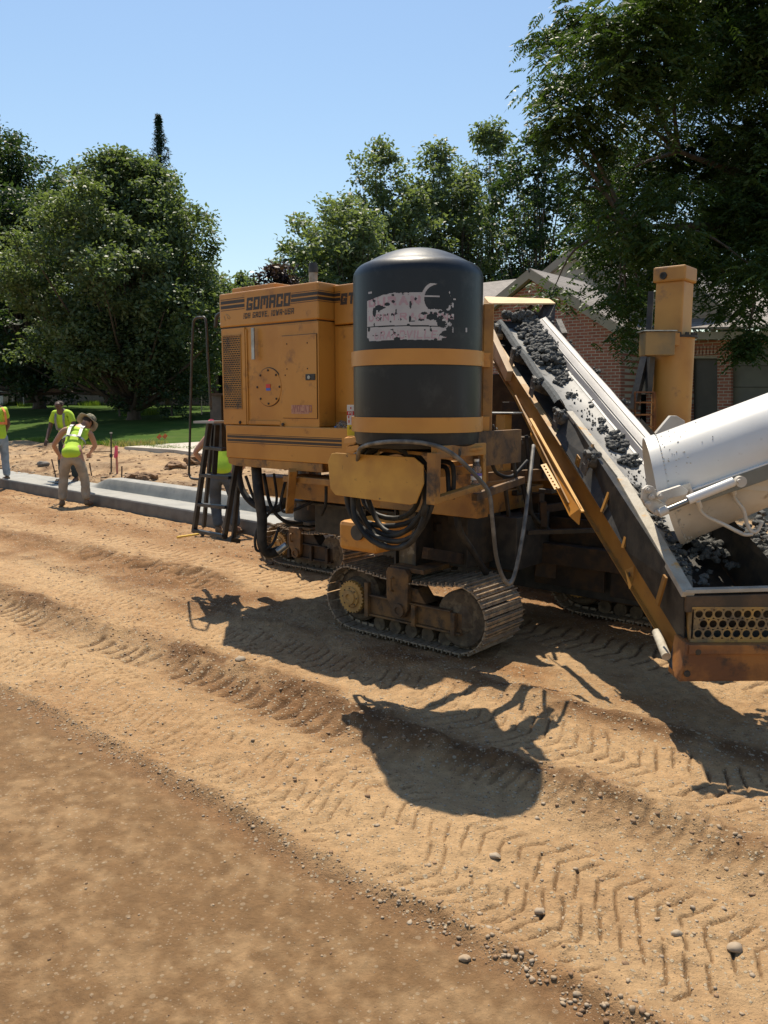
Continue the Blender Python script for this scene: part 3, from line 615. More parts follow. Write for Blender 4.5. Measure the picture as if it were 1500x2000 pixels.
# ------------------------------------------------------------------ houses
def panel(b, pts, depth):  # thick polygon, extruded away from the street
    b.prism(pts, V*depth)
def right_house():
    vA, vB = 19.2, 20.6
    root = thing('brick_house', 'red brick house with gables behind the conveyor at the right', 'house', uvz(toU(PV(1200, 700, vB)), vB, 1.0))
    def A(px, py): return PV(px, py, vA)
    def B(px, py): return PV(px, py, vB)
    # front brick gable (wing A)
    b = MB(); panel(b, [A(800, 900), A(1212, 900), A(1212, 652), A(1041, 548), A(870, 682), A(800, 690)], .25); b.build('wall', BRICK, root, label='brick gable wall of the wing beside the conveyor top')
    b = MB(); a = A(1041, 536)-V*.12
    b.bar(a, A(1216, 648)-V*.12, .22, .17, V); b.bar(a-V*.001, A(855, 690)-V*.121, .22, .17, V); b.build('rake_board', FASC, root)
    b = MB()
    g = uvz(0, 0, 0)
    p, q, r = A(1041, 530)-V*.18, A(1222, 644)-V*.18, A(845, 690)-V*.18
    for s in (q, r): b.add([p, s, s+V*3.2, p+V*3.2, p+ZZ*.06, s+ZZ*.06, s+V*3.2+ZZ*.06, p+V*3.2+ZZ*.06], [(0,1,2,3), (7,6,5,4), (0,4,5,1), (1,5,6,2), (2,6,7,3), (3,7,4,0)])
    b.build('gable_roof', SHING, root)
    # wall B with openings
    b = MB()
    for (x0, x1, y0, y1) in ((1208, 1243, 664, 960), (1243, 1262, 664, 694), (1262, 1351, 664, 960), (1351, 1401, 664, 698), (1401, 1428, 664, 960), (1428, 1620, 664, 672)):
        panel(b, [B(x0, y1), B(x1, y1), B(x1, y0), B(x0, y0)], .3)
    b.build('wall', BRICK, root)
    for (x0, x1, y0, y1, nm, m) in ((1243, 1262, 694, 960, 'window', GLASS), (1351, 1401, 698, 960, 'doorway', DOORD), (1428, 1620, 672, 960, 'garage_door', GARD)):
        b = MB(); ps = [B(x0, y1)+V*.16, B(x1, y1)+V*.16, B(x1, y0)+V*.16, B(x0, y0)+V*.16]; panel(b, ps, .05); w = b.build(nm, m, root)
        if nm == 'window':
            f = MB(); f.bar(B(x0+1, y0)+V*.1, B(x0+1, y1)+V*.1, .06, .06, V); f.bar(B(x0, y0+2)+V*.1, B(x1, y0+2)+V*.1, .06, .06, V); f.build('frame', WTRIM, w)
        if nm == 'doorway':
            f = MB(); f.bar(B(x0, y0)+V*.02, B(x1, y0)+V*.02, .05, .07, V); f.build('lintel', FASC, w)
        if nm == 'garage_door':
            f = MB()
            for k in range(1, 5): yy = y0+(k*42); f.bar(B(x0, yy)+V*.15, B(x1, yy)+V*.15, .02, .012, V)
            f.build('panel_groove', DOORD, w)
    # soldier course above the doorway: separate bricks
    k0, k1 = toU(B(1340, 690)), toU(B(1404, 690)); zt = B(1351, 696).z
    n = int((k1-k0)/.085)
    bm_ = MB(); bm_.box((0, 0, 0), .068, .05, .215, (U, V, ZZ)); sh = bm_.mesh('brick', BRICK)
    for i in range(n):
        o = link('brick', sh, root); o.location = uvz(k0+.085*i+.04, vB-.015, zt+.125)
    # eave fascia and soffit
    b = MB(); b.bar(B(1150, 657)-V*.5, B(1215, 657)-V*.5, .06, .17); b.bar(B(1215, 659)-V*.35, B(1620, 655)-V*.35, .06, .18); b.build('fascia', FASC, root)
    b = MB(); e0, e1 = B(1195, 650), B(1620, 641)
    b.add([e0-V*.45, e1-V*.45, e1+V*.3+ZZ*.28, e0+V*.3+ZZ*.28, e0-V*.45+ZZ*.05, e1-V*.45+ZZ*.05, e1+V*.3+ZZ*.33, e0+V*.3+ZZ*.33], [(0,1,2,3), (7,6,5,4), (0,4,5,1), (1,5,6,2), (2,6,7,3), (3,7,4,0)]); b.build('skirt_roof', SHING, root)
    # siding gable above
    vC = vB+.35
    def Cc(px, py): return PV(px, py, vC)
    pl, pr, pt = Cc(1165, 640), Cc(1428, 636), Cc(1296, 512)
    rows = 13; b = MB()
    for i in range(rows):
        z0 = pl.z+(pt.z-pl.z)*i/rows; z1 = pl.z+(pt.z-pl.z)*(i+1)/rows; f0 = (i+.5)/rows
        l = toU(pl)+(toU(pt)-toU(pl))*f0; r = toU(pr)+(toU(pt)-toU(pr))*f0
        b.hexa([uvz(l, vC-.03, z0), uvz(r, vC-.03, z0), uvz(r, vC+.1, z0), uvz(l, vC+.1, z0), uvz(l, vC-.008, z1), uvz(r, vC-.008, z1), uvz(r, vC+.1, z1), uvz(l, vC+.1, z1)])
    b.build('siding', SIDING, root)
    b = MB(); b.bar(pt-V*.2, pr+U*.15-V*.2-ZZ*.05, .2, .2, V); b.bar(pt-V*.201, pl-U*.15-V*.201-ZZ*.05, .2, .2, V); b.build('rake_board', FASC, root)
    b = MB(); pt2 = pt+ZZ*.12-V*.3
    for s in (pr+U*.3-V*.3, pl-U*.3-V*.3): b.add([pt2, s, s+V*5, pt2+V*5, pt2+ZZ*.06, s+ZZ*.06, s+V*5+ZZ*.06, pt2+V*5+ZZ*.06], [(0,1,2,3), (7,6,5,4), (0,4,5,1), (1,5,6,2), (2,6,7,3), (3,7,4,0)])
    b.build('gable_roof', SHING, root)
    # main roof
    b = MB(); ez = B(1428, 645).z; uL, uR = toU(PV(820, 640, vB+2)), toU(B(1700, 600))
    def rq(u0, u1, v0, v1, z0, z1, t=.08): b.add([uvz(u0,v0,z0), uvz(u1,v0,z0), uvz(u1,v1,z1), uvz(u0,v1,z1), uvz(u0,v0,z0+t), uvz(u1,v0,z0+t), uvz(u1,v1,z1+t), uvz(u0,v1,z1+t)], [(0,1,2,3), (7,6,5,4), (0,4,5,1), (1,5,6,2), (2,6,7,3), (3,7,4,0)])
    rq(toU(B(1395, 640)), uR, vB-.4, vB+4.3, ez-.02, ez+1.9); rq(toU(B(1395, 640)), uR, vB+4.3, vB+9, ez+1.9, ez)
    zL = PV(1000, 600, vB+2.2).z
    rq(uL-4, toU(PV(1105, 600, vB+3)), vB+.9, vB+5.5, zL-.55, zL+1.35); rq(uL-4, toU(PV(1105, 600, vB+3)), vB+5.5, vB+10, zL+1.35, zL-.55)
    b.build('roof', SHING, root)
    # upper tan gable
    vD = vB+3.0
    def D(px, py): return PV(px, py, vD)
    b = MB(); panel(b, [D(1058, 605), D(1215, 605), D(1215, 560), D(1118, 500), D(1058, 545)], .15); b.build('upper_gable', SIDING, root)
    b = MB(); b.bar(D(1118, 494)-V*.1, D(1048, 552)-V*.1, .22, .16, V); b.bar(D(1118, 494)-V*.101, D(1230, 560)-V*.101, .22, .16, V); b.build('rake_board', FASC, root)
    b = MB(); p = D(1118, 490)-V*.15
    for s in (D(1044, 552)-V*.15, D(1240, 562)-V*.15): b.add([p, s, s+V*5, p+V*5, p+ZZ*.06, s+ZZ*.06, s+V*5+ZZ*.06, p+V*5+ZZ*.06], [(0,1,2,3), (7,6,5,4), (0,4,5,1), (1,5,6,2), (2,6,7,3), (3,7,4,0)])
    b.build('upper_roof', SHING, root)
    # side walls closing the house
    b = MB(); b.ub(toU(A(1212, 700))-.25, toU(A(1212, 700))-.005, vA+.26, vB-.01, .5, B(1215, 664).z); b.build('return_wall', BRICK, root)
right_house()
def left_house():
    vH = 30.5
    def H(px, py, dv=0): return PV(px, py, vH+dv)
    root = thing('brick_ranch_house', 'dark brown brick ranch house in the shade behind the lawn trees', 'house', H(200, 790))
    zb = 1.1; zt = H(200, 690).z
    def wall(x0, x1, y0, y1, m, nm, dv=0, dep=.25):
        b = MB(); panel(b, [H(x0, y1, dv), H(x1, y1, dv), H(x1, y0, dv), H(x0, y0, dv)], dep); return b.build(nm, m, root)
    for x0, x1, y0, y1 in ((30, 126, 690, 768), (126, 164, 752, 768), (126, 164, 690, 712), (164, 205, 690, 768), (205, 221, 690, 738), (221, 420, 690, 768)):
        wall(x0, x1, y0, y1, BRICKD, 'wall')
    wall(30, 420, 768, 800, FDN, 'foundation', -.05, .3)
    w = wall(126, 164, 712, 752, GLASS, 'window', .1, .05)
    b = MB(); b.bar(H(124, 754, -.06), H(166, 754, -.06), .1, .14, V); b.build('sill', WTRIM, w)
    b = MB(); b.bar(H(127, 712, .05), H(127, 752, .05), .07, .07, V); b.bar(H(163, 712, .05), H(163, 752, .05), .07, .07, V); b.bar(H(145, 712, .05), H(145, 752, .05), .05, .05, V); b.build('frame', WTRIM, w)
    d = wall(205, 221, 738, 800, DOORD, 'doorway', .12, .05)
    b = MB(); b.bar(H(207, 700, -.02), H(207, 768, -.02), .1, .07, V); b.build('frame', WTRIM, d)
    b = MB(); panel(b, [H(207, 779, .05), H(218, 779, .05), H(218, 747, .05), H(207, 747, .05)], .05); b.build('storm_panel', WTRIM, d)
    w = wall(268, 279, 741, 745, WTRIM, 'vent', -.03, .04)
    wall(300, 303, 700, 775, WTRIM, 'downpipe', -.06, .05)
    b = MB(); e0, e1 = H(-60, 688, -.8), H(430, 688, -.8)
    b.add([e0, e1, e1+V*6+ZZ*2.2, e0+V*6+ZZ*2.2, e0+ZZ*.15, e1+ZZ*.15, e1+V*6+ZZ*2.35, e0+V*6+ZZ*2.35], [(0,1,2,3), (7,6,5,4), (0,4,5,1), (1,5,6,2), (2,6,7,3), (3,7,4,0)]); b.build('roof', SHING, root)
    r2 = thing('garage', 'white garage front with dark posts at the far left edge', 'garage', H(5, 795, -1))
    for x0, x1, y0, y1, m, nm in ((-60, 6, 727, 795, WTRIM, 'door'), (6, 16, 724, 797, DOORD, 'post'), (16, 26, 727, 790, WTRIM, 'door'), (26, 28.5, 724, 797, DOORD, 'post'), (28.5, 31, 724, 790, WTRIM, 'trim')):
        b = MB(); dv = -1 if nm != 'post' else -1.2; panel(b, [H(x0, y1, dv), H(x1, y1, dv), H(x1, y0, dv), H(x0, y0, dv)], .1); b.build(nm, m, r2)
    b = MB(); panel(b, [H(-60, 726, -1), H(31, 724, -1), H(31, 690, -1), H(-60, 690, -1)], .2); b.build('header', BRICKD, r2)
left_house()
p = T(47, 793); b = MB(); b.tube([p+Vector((0,0,-.1)), Vector((p.x-.05, p.y, CAMH+(785-730)/F*p.y))], .035, 8); b.lathe((p.x-.05, p.y, CAMH+(785-730)/F*p.y), [(.06, 0), (.06, .05), (.02, .07)], 10)
b.build('lawn_post', WTRIM, smooth=40, label='thin white post standing on the lawn at the left', cat='post')
p = T(394, 812); b = MB(); h = 38*p.y/F
for dx in (0, .9): b.tube([(p.x+dx, p.y, p.z-.05), (p.x+dx, p.y, p.z+h)], .03, 6)
b.tube([(p.x, p.y, p.z+h), (p.x+.9, p.y, p.z+h)], .025, 6); b.tube([(p.x, p.y, p.z+.15), (p.x+.9, p.y, p.z+.15)], .02, 6)
for k in range(9):
    b.tube([(p.x+.1*k, p.y, p.z+.15), (p.x+.1*k+.05, p.y, p.z+h)], .005, 4)
b.build('yard_gate', STEEL, label='grey pipe yard gate in the dark shade behind the lawn', cat='gate')
for i, (px, py, w, h, lab) in enumerate(((232, 772, 40, 26, 'dark clipped shrub in front of the brown brick house'), (335, 790, 120, 90, 'dark shrub mass behind the handrail'))):
    c = W(px, py, 31); s = 31/F; c.z = max(c.z, 1.5)
    tree('shrub', lab, Vector((c.x, c.y, 1.3)), [(Vector((c.x+dx*w*s*.4, c.y, 1.5+h*s*(.2+.25*abs(dz)))), w*s*.33, h*s*.5) for dx, dz in ((-.8, 0), (0, 1), (.8, .3))], 18, 40, .15, .13, LF_DARK, .05, .3, cat='shrub')
# ------------------------------------------------------------------ lettering
GL = {
 'G': [[(1,.86),(1,1),(0,1),(0,0),(1,0),(1,.40),(.62,.40)]], 'O': [[(0,0),(0,1),(1,1),(1,0),(0,0)]], 'C': [[(1,.74),(1,1),(0,1),(0,0),(1,0),(1,.26)]],
 'M': [[(0,0),(0,1),(.5,1),(.5,.35)],[(.5,1),(1,1),(1,0)]], 'A': [[(0,0),(0,1),(1,1),(1,0)],[(0,.45),(1,.45)]], 'I': [[(.5,0),(.5,1)]],
 'D': [[(0,0),(0,1),(.75,1),(1,.82),(1,.18),(.75,0),(0,0)]], 'R': [[(0,0),(0,1),(1,1),(1,.5),(0,.5)],[(.45,.5),(1,0)]], 'V': [[(0,1),(.5,0),(1,1)]],
 'E': [[(1,1),(0,1),(0,0),(1,0)],[(0,.52),(.8,.52)]], 'W': [[(0,1),(.25,0),(.5,.7),(.75,0),(1,1)]], 'U': [[(0,1),(0,0),(1,0),(1,1)]], 'S': [[(1,.85),(1,1),(0,1),(0,.52),(1,.48),(1,0),(0,0),(0,.15)]],
 'T': [[(0,1),(1,1)],[(.5,1),(.5,0)]], 'N': [[(0,0),(0,1),(1,0),(1,1)]], 'L': [[(0,1),(0,0),(1,0)]], '-': [[(.2,.5),(.8,.5)]], ',': [[(.3,.05),(.15,-.12)]], '.': [[(.5,0),(.5,.03)]], ' ': [],
 '1': [[(.5,0),(.5,1)]], '3': [[(0,1),(1,1),(1,0),(0,0)],[(.2,.5),(1,.5)]], 'B': [[(0,0),(0,1),(.85,1),(.85,.52),(1,.48),(1,0),(0,0)],[(0,.5),(.9,.5)]], 'X': [[(0,0),(1,1)],[(0,1),(1,0)]], 'P': [[(0,0),(0,1),(1,1),(1,.5),(0,.5)]]}
ROUND = dict(GL); ROUND.update({'O': [[(.5+.5*math.sin(a), .5+.5*math.cos(a)) for a in [i*math.pi/8 for i in range(17)]]],
 'C': [[(.5+.5*math.sin(a), .5+.5*math.cos(a)) for a in [math.radians(q) for q in range(50, 311, 20)]]],
 'G': [[(.5+.5*math.sin(a), .5+.5*math.cos(a)) for a in [math.radians(q) for q in range(-50, -271, -20)]]+[(.98,.42),(.6,.42)]],
 'A': [[(0,0),(.5,1),(1,0)],[(.2,.38),(.8,.38)]], 'M': [[(0,0),(0,1),(.5,.3),(1,1),(1,0)]], 'R': [[(0,0),(0,1),(.8,1),(.95,.88),(.95,.62),(.8,.5),(0,.5)],[(.5,.5),(1,0)]]})
def text_mask(S, H, text, x0, h0, lw, lh, gap, hw, shear=0, font=GL, cheb=True, first=1., only=None):
    """boolean mask over grids S (along) and H (height)."""
    M = np.zeros(S.shape, bool); x = x0
    for i, ch in enumerate(text):
        k = first if i == 0 else 1.; w = lw*(.35 if ch in 'I1,.' else (1.25 if ch in 'MW' else (.5 if ch in ' -' else 1)))
        for pl in (font[ch] if only is None or i in only else []):
            for (ax, ay), (bx, by) in zip(pl[:-1], pl[1:]):
                hh = lh*k; a = np.array([x+hw+ax*(w-2*hw), h0+hw+ay*(hh-2*hw)]); b_ = np.array([x+hw+bx*(w-2*hw), h0+hw+by*(hh-2*hw)])
                px = S-shear*(H-h0)-a[0]; py = H-a[1]; d = b_-a; L2 = max(1e-12, d@d); t = np.clip((px*d[0]+py*d[1])/L2, 0, 1); dx = np.abs(px-t*d[0]); dy = np.abs(py-t*d[1])
                M |= (np.maximum(dx, dy) if cheb else np.hypot(dx, dy)) <= hw
        x += w+gap
    return M
def mask_mesh(b, M, s0, h0, cs, fn):
    """run-merge the mask rows into quads; fn(s,h)->point"""
    for j in range(M.shape[0]):
        row = M[j]; i = 0; n = len(row)
        while i < n:
            if row[i]:
                k = i
                while k < n and row[k]: k += 1
                a, c = s0+i*cs, s0+k*cs; y0, y1 = h0+j*cs, h0+(j+1)*cs
                b.quad(fn(a, y0), fn(c, y0), fn(c, y1), fn(a, y1)); i = k
            else: i += 1
    return b

# ------------------------------------------------------------------ the curb machine
VH = 4.38
MR = thing('curb_paving_machine', 'worn yellow slipform curb machine with engine hood, leg posts and steel tracks', 'paving machine', uvz(-4.3, 5.1, 0))
uL, uR = toU(PV(433, 700, VH)), toU(PV(624, 700, VH))
def hz_(px, py, v=VH): return PV(px, py, v).z
def hu(px, v=VH, py=700): return toU(PV(px, py, v))
zTop, zSeam, zBot, zLow = hz_(530, 562), hz_(436, 641), hz_(437, 829), hz_(440, 886)
VB = 6.0
def plate(b, px0, px1, pt, pb, off, th=.004, v=VH):
    """flat plate on a plane of the hood, pt/pb measured at px0"""
    b.ub(hu(px0, v), hu(px1, v), v-off-th, v-off, hz_(px0, pb, v), hz_(px0, pt, v))
def hoodpart(name, mats, fn, bev=0, par=MR, label=None):
    b = MB(); fn(b); return b.build(name, mats, par, bevel=bev, label=label)
hood = hoodpart('engine_hood', YEL, lambda b: b.ub(uL+.012, uR-.012, VH, VB, zBot+.001, zSeam-.006), .006)
hoodpart('hood_cap', YEL, lambda b: b.ub(uL, uR, VH-.012, VB+.01, zSeam+.002, zTop), .012)
uG = -3.78
hoodpart('rear_housing', YEL, lambda b: (b.ub(uR-.010, uG, 4.56, 5.35, zBot+.002, hz_(655, 635, 4.54)-.006)), .006)
hoodpart('rear_cap', YEL, lambda b: (b.ub(uR+.002, uG+.01, 4.54, 5.36, hz_(655, 635, 4.54)+.002, zTop-.012)), .01)
hoodpart('housing_panel', YEL, lambda b: b.ub(hu(663, 4.56), uG-.05, 4.547, 4.559, hz_(663, 806, 4.56), hz_(663, 640, 4.56)), .003)
# roof box on top
hoodpart('roof_hatch', YEL, lambda b: b.ub(toU(PV(452, 560, 5.0)), toU(PV(537, 560, 5.0)), 5.0, 5.7, zTop-.01, PV(500, 557, 5.0).z), .01)
# grille column and sheet recesses
hoodpart('radiator_column', YEL, lambda b: plate(b, 436, 481, 643, 828, .001, .014), .005)
def grille(b):
    u0, u1 = hu(440), hu(473); z0, z1 = hz_(440, 797), hz_(440, 658); v = VH-.0165
    nrow = 34; rh = (z1-z0)/nrow; ncol = 7; cw = (u1-u0)/ncol
    b.ub(u0-.006, u1+.006, v-.004, v-.001, z0-.008, z0); b.ub(u0-.006, u1+.006, v-.004, v-.001, z1, z1+.008)
    b.ub(u0-.006, u0, v-.004, v-.001, z0+.0002, z1-.0002); b.ub(u1, u1+.006, v-.004, v-.001, z0+.0002, z1-.0002)
    for j in range(nrow):
        b.ub(u0+.0005, u1-.0005, v-.004, v-.001, z0+j*rh, z0+j*rh+rh*.38)
        for i in range(ncol+1):
            c = u0+(i+(.5 if j % 2 else 0))*cw
            if c < u1-.002 and c > u0+.002: b.ub(c-.0028, c+.0028, v-.0036, v-.0012, z0+j*rh+rh*.385, z0+(j+1)*rh-.0002)
hoodpart('grille_backing', BLK, lambda b: plate(b, 440, 473, 659, 797, .0152, .0005))
hoodpart('grille', YELD, grille)
hoodpart('hood_frame', YEL, lambda b: (plate(b, 481.5, 484, 643, 828, .0005, .009), plate(b, 484.5, 547, 821, 828, .0005, .009)), .002)
hoodpart('hood_frame', YEL, lambda b: plate(b, 545.5, 623.3, 636, 834.5, .0005, .006), .003)
hoodpart('seam_shadow_gap', PRINT, lambda b: b.ub(uL+.02, uR-.02, VH-.001, VB-.02, zSeam-.0055, zSeam+.0015))
hoodpart('lift_handle', STEEL, lambda b: plate(b, 499, 504.5, 641, 703, .03, .014), .004)
def disc(b, px, py, r, off, th, n=40, v=VH):
    c = PV(px, py, v)-V*off; b.lathe(c, [(r, 0), (r, th), (r*.985, th+.002)], n, (U, ZZ, -V))
cov = hoodpart('round_cover', YEL, lambda b: disc(b, 526, 756, .150, .001, .007)); cov2 = hoodpart('cover_gasket', PRINT, lambda b: disc(b, 526, 756, .156, .0005, .002), par=cov)
cc = PV(526, 756, VH)
for k in range(8):
    a = math.pi/8*2*k+math.pi/2; b = MB(); b.lathe(cc+U*math.cos(a)*.132+ZZ*math.sin(a)*.132-V*.009, [(.009, 0), (.009, .006), (.005, .009)], 8, (U, ZZ, -V)); b.build('bolt', GREASE_SHADE, cov)
hoodpart('data_plate', [RED], lambda b: b.box(cc-V*.0125+ZZ*.008, .05, .003, .03, (U, V, ZZ)), par=cov); hoodpart('data_plate', [BLUEP], lambda b: b.box(cc-V*.0125-ZZ*.018, .05, .003, .02, (U, V, ZZ)), par=cov)
door = hoodpart('access_door', YEL, lambda b: plate(b, 553, 620.5, 657, 816, .008, .008), .003)
hoodpart('door_gap', PRINT, lambda b: plate(b, 552.2, 621.2, 656, 817, .0068, .001), par=door)
for px, py in ((563, 672), (603, 670), (563.5, 721), (603.5, 720), (560, 733)):
    b = MB(); b.lathe(PV(px, py, VH)-V*.0165, [(.006, 0), (.004, .004)], 8, (U, ZZ, -V)); b.build('bolt', PRINT, door)
lt = hoodpart('latch', BLK, lambda b: plate(b, 600, 618.5, 731, 743, .017, .006), .003, door)
b = MB(); b.lathe(PV(608, 737, VH)-V*.024, [(.016, 0), (.014, .006)], 14, (U, ZZ, -V)); b.build('latch_knob', STEEL, door)
hoodpart('faded_sticker', mat('faded_sticker', (.47,.24,.15), (.36,.17,.11), .6, 40), lambda b: plate(b, 570.5, 605, 791, 808, .0165, .0006), par=door)
# faded letters on the sticker, only partly legible
cs = .0035; s0, h0 = hu(573), hz_(571, 806); S, H = np.meshgrid(np.arange(0, .24, cs)+cs/2, np.arange(0, .08, cs)+cs/2)
Mk = text_mask(S, H, 'VOLVO', .006, .004, .034, .055, .009, .005, 0)
b = MB(); mask_mesh(b, Mk & (fbm(S*30, H*30, 3, 3) < .25), 0, 0, cs, lambda s, h: uvz(s0+s, VH-.0178, h0+h)); b.build('faded_letters', mat('faded_letter', (.33,.135,.10), (.27,.11,.08), .6, 30), door)
for px, py in ((472, 825), (555.5, 829)):
    b = MB(); b.lathe(PV(px, py, VH)-V*.016, [(.014, 0), (.012, .008), (.006, .009)], 10, (U, ZZ, -V)); b.build('bolt', GREASE_SHADE, MR)
# lower deck box with stripes
VL = VH-.02
def lower(b):
    u1 = toU(PV(692, 860, VL)); b.ub(hu(437, VL), u1, VL, VB, hz_(440, 893, VL)+.0, zBot-.002)
hoodpart('deck_box', YEL, lower, .008)
uS = hu(628, VL+.01)
def skirt(b):
    z1 = hz_(440, 893, VL)-.001; z0 = hz_(455, 905, VL)-.02; u0 = hu(446, VL)
    b.prism([uvz(hu(438.5, VL), VL+.006, z1), uvz(uS, VL+.006, z1), uvz(uS, VL+.006, z0), uvz(u0+.06, VL+.006, z0), uvz(hu(440, VL), VL+.006, z1-.05)], V*1.3)
hoodpart('deck_skirt', YELD, skirt, .004)
def stripes(b, y0, px0, px1, v, widths, off=.0015):
    for dy0, dy1 in widths: b.quad(uvz(hu(px0, v), v-off, hz_(px0, y0+dy1, v)), uvz(hu(px1, v), v-off, hz_(px0, y0+dy1, v)), uvz(hu(px1, v), v-off, hz_(px0, y0+dy0, v)), uvz(hu(px0, v), v-off, hz_(px0, y0+dy0, v)))
b = MB(); stripes(b, 847, 440, 666.5, VL, ((0, 1), (2.4, 7), (9.3, 14), (15.8, 16.8))); b.build('stripe', PRINT, MR)
# hood stripes and name
b = MB(); stripes(b, 589, 434, 480, VH-.012, ((-3.2, -2), (0, 6.3), (9.2, 15.5), (18, 19.2))); b.build('stripe', PRINT, MR)
vT = VH-.012
def cap_z(px, py): return PV(px, py, vT).z
b = MB(); zz = [cap_z(480, y) for y in (583.5, 584.5, 586.3, 592, 594.8, 600.5, 602.4, 603.4)]
w = [(569, 623.6)]
for i in range(4): b.quad(uvz(hu(571.5-i*.7, vT), vT-.0015, zz[2*i+1]), uvz(uR, vT-.0015, zz[2*i+1]), uvz(uR, vT-.0015, zz[2*i]), uvz(hu(571.5-i*.7, vT), vT-.0015, zz[2*i]))
for i in range(4): b.quad(uvz(uR+.0016, vT, zz[2*i+1]), uvz(uR+.0016, 4.538, zz[2*i+1]), uvz(uR+.0016, 4.538, zz[2*i]), uvz(uR+.0016, vT, zz[2*i]))
for i in range(4): b.quad(uvz(uR, 4.5385, zz[2*i+1]), uvz(hu(666, 4.54), 4.5385, zz[2*i+1]), uvz(hu(666, 4.54), 4.5385, zz[2*i]), uvz(uR, 4.5385, zz[2*i]))
b.build('stripe', PRINT, MR)
cs = .0032
def hood_text(name, text, px0, px1, pyt, pyb, v, hwf, gapf, shear, off=.0015):
    a0, a1 = hu(px0, v, 600), hu(px1, v, 600); z0, z1 = PV(px0, pyb, v).z, PV(px0, pyt, v).z; L = z1-z0; w = a1-a0-shear*L
    units = sum(.35 if c in 'I1,.' else (1.25 if c in 'MW' else (.5 if c in ' -' else 1)) for c in text)+gapf*(len(text)-1); lw = w/units
    S, H = np.meshgrid(np.arange(0, a1-a0+.02, cs)+cs/2, np.arange(-.02, L+.01, cs)+cs/2)
    words = []; cur = []
    for i, ch in enumerate(text+' '):
        if ch == ' ':
            words.append(cur); cur = []
        else: cur.append(i)
    for wd_ in words:
        M = text_mask(S, H, text, 0, 0, lw, L, lw*gapf, min(lw, L)*hwf, shear, only=wd_)
        b = MB(); mask_mesh(b, M, 0, -.02, cs, lambda s, h: uvz(a0+s, v-off, z0+h)); b.build(name, PRINT, MR)
hood_text('lettering', 'GOMACO', 481, 568.5, 582, 606.5, vT, .155, .14, .12)
hood_text('lettering', 'IDA GROVE, IOWA-USA', 475, 574.5, 611.8, 622.8, vT, .15, .28, .14)
hood_text('lettering', 'GT', 665, 694, 574, 595.5, 4.54, .17, .16, .12)
# pencil marks near the left of the cap
b = MB(); b.tube([uvz(hu(440, vT), vT-.002, cap_z(440, 617)), uvz(hu(442, vT), vT-.002, cap_z(442, 626))], .002, 5); b.tube([uvz(hu(443, vT), vT-.002, cap_z(443, 613)), uvz(hu(449, vT), vT-.002, cap_z(449, 616)), uvz(hu(452, vT), vT-.002, cap_z(452, 621)), uvz(hu(448, vT), vT-.002, cap_z(448, 623)), uvz(hu(445, vT), vT-.002, cap_z(445, 616))], .002, 5); b.build('scribble', mat('chalk_grey', (.34,.25,.14)), MR)
# exhaust
e = W(612, 556, 6.3); b = MB(); b.tube([Vector((e.x, e.y, zTop-.1)), Vector((e.x, e.y, zTop+.12)), W(612, 530, 6.3)], .034, 12); st = b.build('exhaust_pipe', mat('weathered_exhaust', (.33,.30,.26), (.22,.17,.12), .5, 14, metal=.5), MR, smooth=40)
b = MB(); b.tube([W(612, 533, 6.3), W(612, 524, 6.3), W(611, 514, 6.3)], [.037, .037, .03], 12); b.build('rain_cap', BLK, st, smooth=40)

